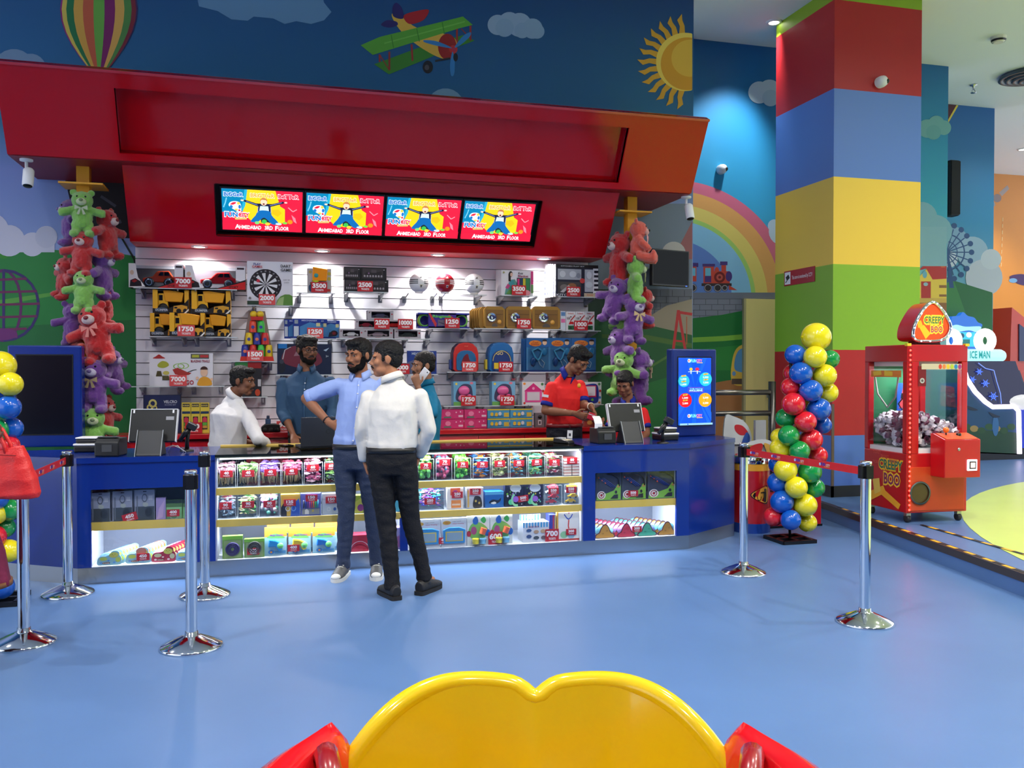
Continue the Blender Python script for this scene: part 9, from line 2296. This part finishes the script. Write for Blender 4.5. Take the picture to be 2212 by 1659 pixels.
 if look.get('shoes'):
  for k, s in sides:
   an = P['an' + k]
   td = Vector(look.get('toe' + k, f_)); td.z = 0; td.normalize()
   o = Vector((an.x, an.y, 0))
   sdv = Vector((-td.y, td.x, 0))
   u = MB()
   um = M(look['shoes'], 0.55, bump=0.2)
   u.loft([(o - td * 0.075 + up * 0.05, 0.032, 0.042, sdv), (o - td * 0.03 + up * 0.055, 0.040, 0.052, sdv), (o + td * 0.04 + up * 0.05, 0.043, 0.046, sdv), (o + td * 0.10 + up * 0.04, 0.047, 0.035, sdv), (o + td * 0.16 + up * 0.032, 0.044, 0.026, sdv), (o + td * 0.195 + up * 0.028, 0.030, 0.018, sdv)], um, 16)
   u.ball(o + up * 0.075, (0.045, 0.045, 0.03), um, 14, 8)
   sh_ = obj('shoe', remesh(u, 0.006, 'shoe', 1), root)
   out = [(-0.085, 0.0), (-0.075, 0.036), (0.0, 0.042), (0.10, 0.052), (0.17, 0.044), (0.205, 0.018), (0.208, -0.01), (0.17, -0.042), (0.10, -0.050), (0.0, -0.042), (-0.075, -0.036)]
   MB().prism([((o + td * a + sdv * b).x, (o + td * a + sdv * b).y) for a, b in blob(out, 3)], 0.0, 0.026, M(look.get('sole', (26, 24, 24)), 0.6), 'z').build('sole', sh_)
   if look.get('laces'):
    MB().ball(o + td * 0.175 + up * 0.036, (0.036, 0.036, 0.022), M((236, 234, 226), 0.5), 14, 8).build('toe_cap', sh_)
    for j in range(5):
     c = o + td * (0.05 + 0.018 * j) + up * (0.092 - 0.010 * j)
     MB().tube([c - sdv * 0.022, c + up * 0.004, c + sdv * 0.022], 0.0035, M((236, 234, 226), 0.6), 6).build('lace', sh_)
 return root, P, base, f_, up
def V(*a):
 return Vector(a)
CAMR, CAMF = Vector((_R.x, _R.y, 0)), Vector((_FW.x, _FW.y, 0)).normalized()
SKIN, SKIN2 = (150, 98, 70), (120, 76, 54)

# white shirted man seen from behind
J = dict(head=(834, 777, 0), neck=(848, 819, 0.0), chest=(851, 885, 0), pelvis=(845, 985, 0), shL=(797, 848, 0.02), shR=(907, 845, -0.02), elL=(782, 925, 0.02), elR=(927, 928, 0.0), wrL=(788, 995, 0.10), wrR=(905, 984, 0.10), hipL=(821, 1000, 0), hipR=(873, 1000, 0), knL=(836, 1135, -0.02), knR=(887, 1122, 0.05), anL=(848, 1262, -0.05), anR=(917, 1243, 0.08))
person('man in a white shirt and dark jeans seen from behind, head turned left', 5.9, J, -82, 2, dict(skin=(172, 116, 84), shirt=(224, 220, 213), sleeve=1.95, pants=(22, 23, 28), hair=(16, 14, 14), style='short', moustache=True, shoes=(26, 25, 27), belt=(20, 18, 18), cufflen=0.05, wr=0.009, toeL=(CAMF * 0.85 - CAMR * 0.5), toeR=(CAMF * 0.9 + CAMR * 0.42), open=0.05, hem=0),
  {'L': dict(d=-Vector((0, 0, 1)) + CAMR * 0.3, n=-CAMR, t=CAMF, curl=0.5), 'R': dict(d=-Vector((0, 0, 1)) - CAMR * 0.3, n=CAMR, t=CAMF, curl=0.5)}, facing=180)
# light blue shirted man, hand on hip
J = dict(head=(774, 769, 0), neck=(779, 810, 0.02), chest=(778, 868, 0.02), pelvis=(768, 976, 0.0), shR=(733, 822, 0.02), shL=(826, 822, 0.03), elR=(661, 861, 0.06), elL=(843, 890, 0.04), wrR=(712, 914, -0.04), wrL=(842, 950, 0.0), hipR=(745, 990, 0), hipL=(791, 990, 0), knR=(748, 1105, -0.02), knL=(804, 1103, 0.02), anR=(741, 1218, 0.0), anL=(814, 1212, 0.05))
r2, P2_, b2, f2, up_ = person('man in a light blue shirt and jeans with one hand on his hip', 6.46, J, -33, 6, dict(skin=SKIN, shirt=(150, 172, 228), sleeve={'R': 0.93, 'L': 0.95}, pants=(52, 62, 86), hair=(16, 14, 14), style='quiff', beard=1, shoes=(84, 82, 80), sole=(226, 224, 216), laces=True, belt=(26, 22, 22), placket=True, cufflen=0.05, wr=0.009, toeR=-CAMF - CAMR * 0.1, toeL=-CAMF + CAMR * 0.12, open=0.42, gaze=2.0),
  {'R': dict(d=CAMR * 0.95 - Vector((0, 0, 0.45)), n=-CAMF, t=Vector((0, 0, 1)), curl=0.35), 'L': dict(curl=0.5)}, facing=-8, voxel=0.0056)
q = lerp(P2_['elR'], P2_['wrR'], 0.86)
dd = (P2_['wrR'] - P2_['elR']).normalized()
MB().loft([(q - dd * 0.004, 0.032, 0.029, (0, 0, 1)), (q + dd * 0.004, 0.032, 0.029, (0, 0, 1))], M((34, 16, 20), 0.6), 18).build('wrist_thread', r2)
# denim shirted man with glasses behind the laptop
J = dict(head=(664, 757, 0), neck=(662, 796, 0.02), chest=(662, 855, 0.02), pelvis=(664, 950, 0.05), shR=(611, 820, 0.02), shL=(714, 818, 0.06), elR=(611, 890, -0.04), elL=(720, 888, 0.0), wrR=(634, 940, -0.22), wrL=(704, 942, -0.20), hipR=(644, 966, 0.05), hipL=(684, 966, 0.05), knR=(645, 1066, 0.03), knL=(684, 1066, 0.05), anR=(644, 1166, 0.06), anL=(686, 1166, 0.06))
person('bearded man with glasses in a dark denim shirt behind the laptop', 7.62, J, 38, 6, dict(skin=SKIN2, shirt=(46, 74, 104), sleeve=1.42, pants=(26, 28, 36), hair=(18, 16, 15), style='bushy', beard=2, glasses=True, placket=True, cufflen=0.05, wr=0.009, shoes=(30, 28, 28), open=0.5),
  {'R': dict(d=-CAMF + CAMR * 0.4 - Vector((0, 0, 0.5)), n=Vector((0, 0, 1)), t=CAMR, curl=0.4), 'L': dict(d=-CAMF - CAMR * 0.3 - Vector((0, 0, 0.5)), n=Vector((0, 0, 1)), t=-CAMR, curl=0.4)}, facing=10)
# man leaning on the counter, back to the camera
J = dict(head=(525, 824, -0.02), neck=(506, 853, 0.0), chest=(496, 900, -0.05), pelvis=(490, 985, -0.02), shR=(532, 888, -0.10), shL=(476, 880, 0.12), elR=(557, 949, -0.36), elL=(486, 950, 0.25), wrR=(580, 960, -0.16), wrL=(540, 955, 0.2), hipR=(510, 1000, -0.03), hipL=(470, 1000, 0.03), knR=(508, 1085, 0.02), knL=(472, 1085, 0.05), anR=(508, 1166, 0.02), anL=(472, 1166, 0.05))
person('man in a white shirt leaning on the counter, looking right', 7.5, J, 82, 8, dict(skin=SKIN2, shirt=(220, 218, 220), sleeve={'R': 1.75, 'L': 1.6}, pants=(30, 30, 34), hair=(16, 14, 14), style='quiff', wr=0.008, open=0.1, fat=1.02, shoes=(30, 28, 28), moustache=True),
  {'R': dict(d=CAMF * 0.8 + CAMR * 0.4, n=Vector((0, 0, 1)), t=-CAMR, curl=0.5), 'L': dict(d=CAMR, n=Vector((0, 0, 1)), t=CAMF, curl=0.5)}, facing=150)
# teal shirted man on the phone
J = dict(head=(914, 791, 0), neck=(920, 827, 0.02), chest=(921, 885, 0.02), pelvis=(919, 970, 0.02), shL=(930, 850, -0.13), shR=(908, 850, 0.15), elL=(934, 892, -0.24), elR=(900, 910, 0.2), wrL=(903, 836, -0.20), wrR=(898, 950, 0.1), hipL=(925, 985, -0.07), hipR=(912, 985, 0.08), knL=(925, 1080, -0.05), knR=(912, 1080, 0.08), anL=(926, 1160, -0.05), anR=(912, 1160, 0.08))
r5, P5_, b5, f5, _u = person('man in a teal shirt talking on a phone behind the white shirted man', 7.75, J, -64, 4, dict(skin=(150, 104, 78), shirt=(20, 112, 150), sleeve={'L': 1.7, 'R': 1.7}, pants=(30, 30, 36), hair=(18, 16, 16), style='short', beard=1, wr=0.008, shoes=(30, 28, 28), open=0.3),
  {'L': dict(d=Vector((0, 0, 1)) * 0.85 - CAMR * 0.25, n=-CAMF, t=CAMR, curl=0.95), 'R': dict(curl=0.5)}, facing=-75, voxel=0.0056)
pp = at(913, 812, D=7.75 - 0.125)
t = thing('mobile_phone', 'white mobile phone held to the ear of the teal shirted man', 'phone', pp)
t.rotation_euler = (0, math.radians(40), -YAW - math.radians(25))
MB().box(-0.036, -0.005, -0.074, 0.036, 0.005, 0.074, M((236, 236, 240), 0.25)).build('body', t, bevel=0.004)
MB().box(0.014, -0.0062, 0.05, 0.024, -0.0048, 0.06, BLACK).build('camera_lens', t)
# red polo shirted cashier counting cards
J = dict(head=(1249, 779, -0.06), neck=(1226, 807, 0.0), chest=(1221, 860, 0.02), pelvis=(1219, 928, 0.05), shR=(1192, 828, -0.02), shL=(1252, 824, 0.10), elR=(1178, 887, -0.06), elL=(1262, 878, -0.02), wrR=(1240, 893, -0.26), wrL=(1278, 878, -0.22), hipR=(1200, 944, 0.03), hipL=(1238, 944, 0.08), knR=(1200, 1042, 0.02), knL=(1238, 1042, 0.08), anR=(1200, 1146, 0.05), anL=(1238, 1146, 0.1))
r6, P6_, b6, f6, _u = person('cashier in a red polo shirt with blue collar counting cards', 8.2, J, 48, 36, dict(skin=(132, 86, 62), shirt=(214, 34, 34), collar=(20, 34, 130), cuff=(20, 34, 130), sleeve=0.78, pants=(24, 26, 36), hair=(14, 13, 13), style='quiff', scale=1.04, head=1.05, wr=0.006, belt=(120, 20, 26), cufflen=0.03, open=0.35, shoes=(26, 26, 28), closed=False),
  {'R': dict(d=CAMR * 0.9 - Vector((0, 0, 0.30)) - CAMF * 0.1, n=-Vector((0, 0, 1)) * 0.4 - CAMF, t=Vector((0, 0, 1)), curl=0.35), 'L': dict(d=CAMR * 0.35 - Vector((0, 0, 0.8)) - CAMF * 0.3, n=CAMR, t=-CAMF, curl=0.65)}, facing=28, voxel=0.0054)
MB().ball(at(1251, 833, D=8.075) - b6, (0.018, 0.012, 0.022), M((226, 160, 40), 0.5), 12, 8).build('chest_badge', r6)
MB().box(-0.03, -0.002, -0.012, 0.03, 0.002, 0.012, M((226, 220, 226), 0.5)).build('sleeve_badge', r6, at(1178, 855, D=8.105) - b6, (0, 0.15, -YAW - 0.25))
MB().lathe([(0.030, -0.008), (0.036, 0.0), (0.030, 0.008)], M((226, 214, 190), 0.3), 18, caps=False, T=Matrix.Translation(P6_['wrL'] - (P6_['wrL'] - P6_['elL']).normalized() * 0.02) @ (P6_['wrL'] - P6_['elL']).to_track_quat('Z', 'Y').to_matrix().to_4x4()).build('bracelet', r6)
pp = at(1277, 899, D=7.87)
t = thing('play_card_pack', 'small red pack of cards in the hands of the cashier', 'cards', pp)
t.rotation_euler = (0.2, 0.35, -YAW)
MB().box(-0.03, -0.012, -0.03, 0.03, 0.012, 0.03, M((190, 34, 56), 0.4)).build('pack', t, bevel=0.003)
MB().box(-0.03, -0.0125, 0.012, 0.03, 0.0125, 0.02, M((236, 210, 214), 0.5)).build('band', t)
pp = at(1231, 938, D=8.02)
t = thing('name_badge', 'white name badge hanging from the belt of the cashier', 'badge', pp)
t.rotation_euler = (0, 0.05, -YAW)
MB().box(-0.024, -0.001, -0.036, 0.024, 0.001, 0.036, WHITE).build('card', t)
MB().box(-0.010, -0.0018, -0.018, 0.010, -0.0008, 0.008, M((70, 70, 80), 0.5)).build('photo', t)
MB().tube([(0, 0, 0.036), (0, 0.002, 0.06), (-0.006, 0.004, 0.085)], 0.0025, BLACK, 6).build('clip_cord', t)
# girl in red polo behind the till
J = dict(head=(1350, 830, -0.04), neck=(1357, 866, 0.0), chest=(1360, 912, 0.02), pelvis=(1358, 985, 0.03), shR=(1329, 886, -0.02), shL=(1390, 884, 0.06), elR=(1313, 936, -0.05), elL=(1397, 936, 0.02), wrR=(1305, 925, -0.26), wrL=(1384, 950, -0.2), hipR=(1342, 1000, 0.03), hipL=(1376, 1000, 0.05), knR=(1342, 1085, 0.0), knL=(1376, 1085, 0.02), anR=(1342, 1152, 0.03), anL=(1376, 1152, 0.05))
person('girl in a red polo shirt with hair tied back behind the till monitor', 8.2, J, -28, 26, dict(skin=(128, 82, 60), shirt=(214, 34, 38), collar=(20, 34, 130), cuff=(20, 34, 130), sleeve=0.7, pants=(28, 28, 36), hair=(16, 14, 15), style='bun', scale=0.90, head=0.94, wr=0.005, shoes=(26, 26, 28), open=0.35, closed=True),
  {'R': dict(d=-CAMR * 0.4 + Vector((0, 0, 0.5)) - CAMF * 0.5, n=-CAMR, t=CAMR, curl=0.8), 'L': dict(d=-CAMR * 0.7 - CAMF * 0.5, n=Vector((0, 0, 1)), t=-CAMF, curl=0.5)}, facing=-10)
# woman at the left edge with the red handbag
J = dict(head=(-112, 822, 0), neck=(-118, 900, 0.0), chest=(-116, 985, 0), pelvis=(-112, 1130, 0), shR=(-180, 925, -0.05), shL=(-52, 922, 0.05), elR=(-190, 1030, -0.05), elL=(-28, 1020, 0.0), wrR=(-170, 1120, -0.15), wrL=(-22, 950, -0.2), hipR=(-140, 1160, 0), hipL=(-84, 1160, 0), knR=(-138, 1300, 0), knL=(-86, 1300, 0), anR=(-136, 1425, 0.0), anL=(-88, 1425, 0.0))
r8, P8_, b8, f8, _u = person('woman in a long maroon dress at the left edge', 4.45, J, 30, 0, dict(skin=(150, 100, 74), shirt=(112, 16, 60), sleeve=1.3, pants=(60, 20, 50), hair=(20, 16, 16), style='bun', scale=0.92, wr=0.005, shoes=(60, 40, 30), open=0.2),
  {'R': dict(curl=0.5), 'L': dict(d=Vector((0, 0, 1)) + CAMR * 0.4, n=CAMF, t=CAMR, curl=1.0)}, facing=30, voxel=0.008)
dz = lambda z: Vector((P8_['pelvis'].x, P8_['pelvis'].y, z))
DM = M((108, 16, 58), 0.8, bump=0.4, bscale=60, vary=0.15, vscale=12)
me = remesh(MB().loft([(dz(1.02), 0.16, 0.125, (1, 0, 0)), (dz(0.85), 0.185, 0.15, (1, 0, 0)), (dz(0.62), 0.235, 0.19, (1, 0, 0)), (dz(0.42), 0.285, 0.23, (1, 0, 0))], DM, 30), 0.012, 'dress_skirt', 1)
obj('dress_skirt', wrinkle(me, 0.014, 7, (1, 1, 0.15)), r8)
MB().loft([(dz(0.412), 0.288, 0.233, (1, 0, 0)), (dz(0.438), 0.286, 0.231, (1, 0, 0))], M((120, 74, 40), 0.6), 36).build('dress_border', r8)
# handbag
BD = 4.28
pb = at(32, 1075, D=BD)
hbg = thing('handbag', 'red leather handbag hanging at the left edge beside a stanchion', 'handbag', pb, -YAW)
k_ = BD / F
HB = M((206, 34, 34), 0.45, bump=0.25, bscale=120, name='red_leather')
bg_ = MB()
bg_.loft([((-0.02, 0, 0.0), 0.135, 0.05, (1, 0, 0)), ((-0.02, 0, 0.012), 0.142, 0.06, (1, 0, 0)), ((-0.03, 0, 0.10), 0.128, 0.056, (1, 0, 0)), ((-0.045, 0, 0.19), 0.108, 0.042, (1, 0, 0)), ((-0.055, 0, 0.235), 0.10, 0.028, (1, 0, 0))], HB, 28, power=3.2)
obj('bag_body', wrinkle(remesh(bg_, 0.006, 'bag_body', 1), 0.004, 12), hbg)
for y in (-0.028, 0.028):
 MB().tube([(-0.02, y, 0.20), (-0.035, y, 0.26), (-0.07, y * 0.8, 0.33), (-0.11, y * 0.6, 0.36), (-0.15, y * 0.8, 0.33), (-0.13, y, 0.24)], 0.010, HB, 8).build('strap', hbg)
MB().tube([(-0.14, -0.05, 0.21), (-0.05, -0.056, 0.215), (0.035, -0.05, 0.21)], 0.003, M((150, 20, 24), 0.5), 6).build('seam', hbg)
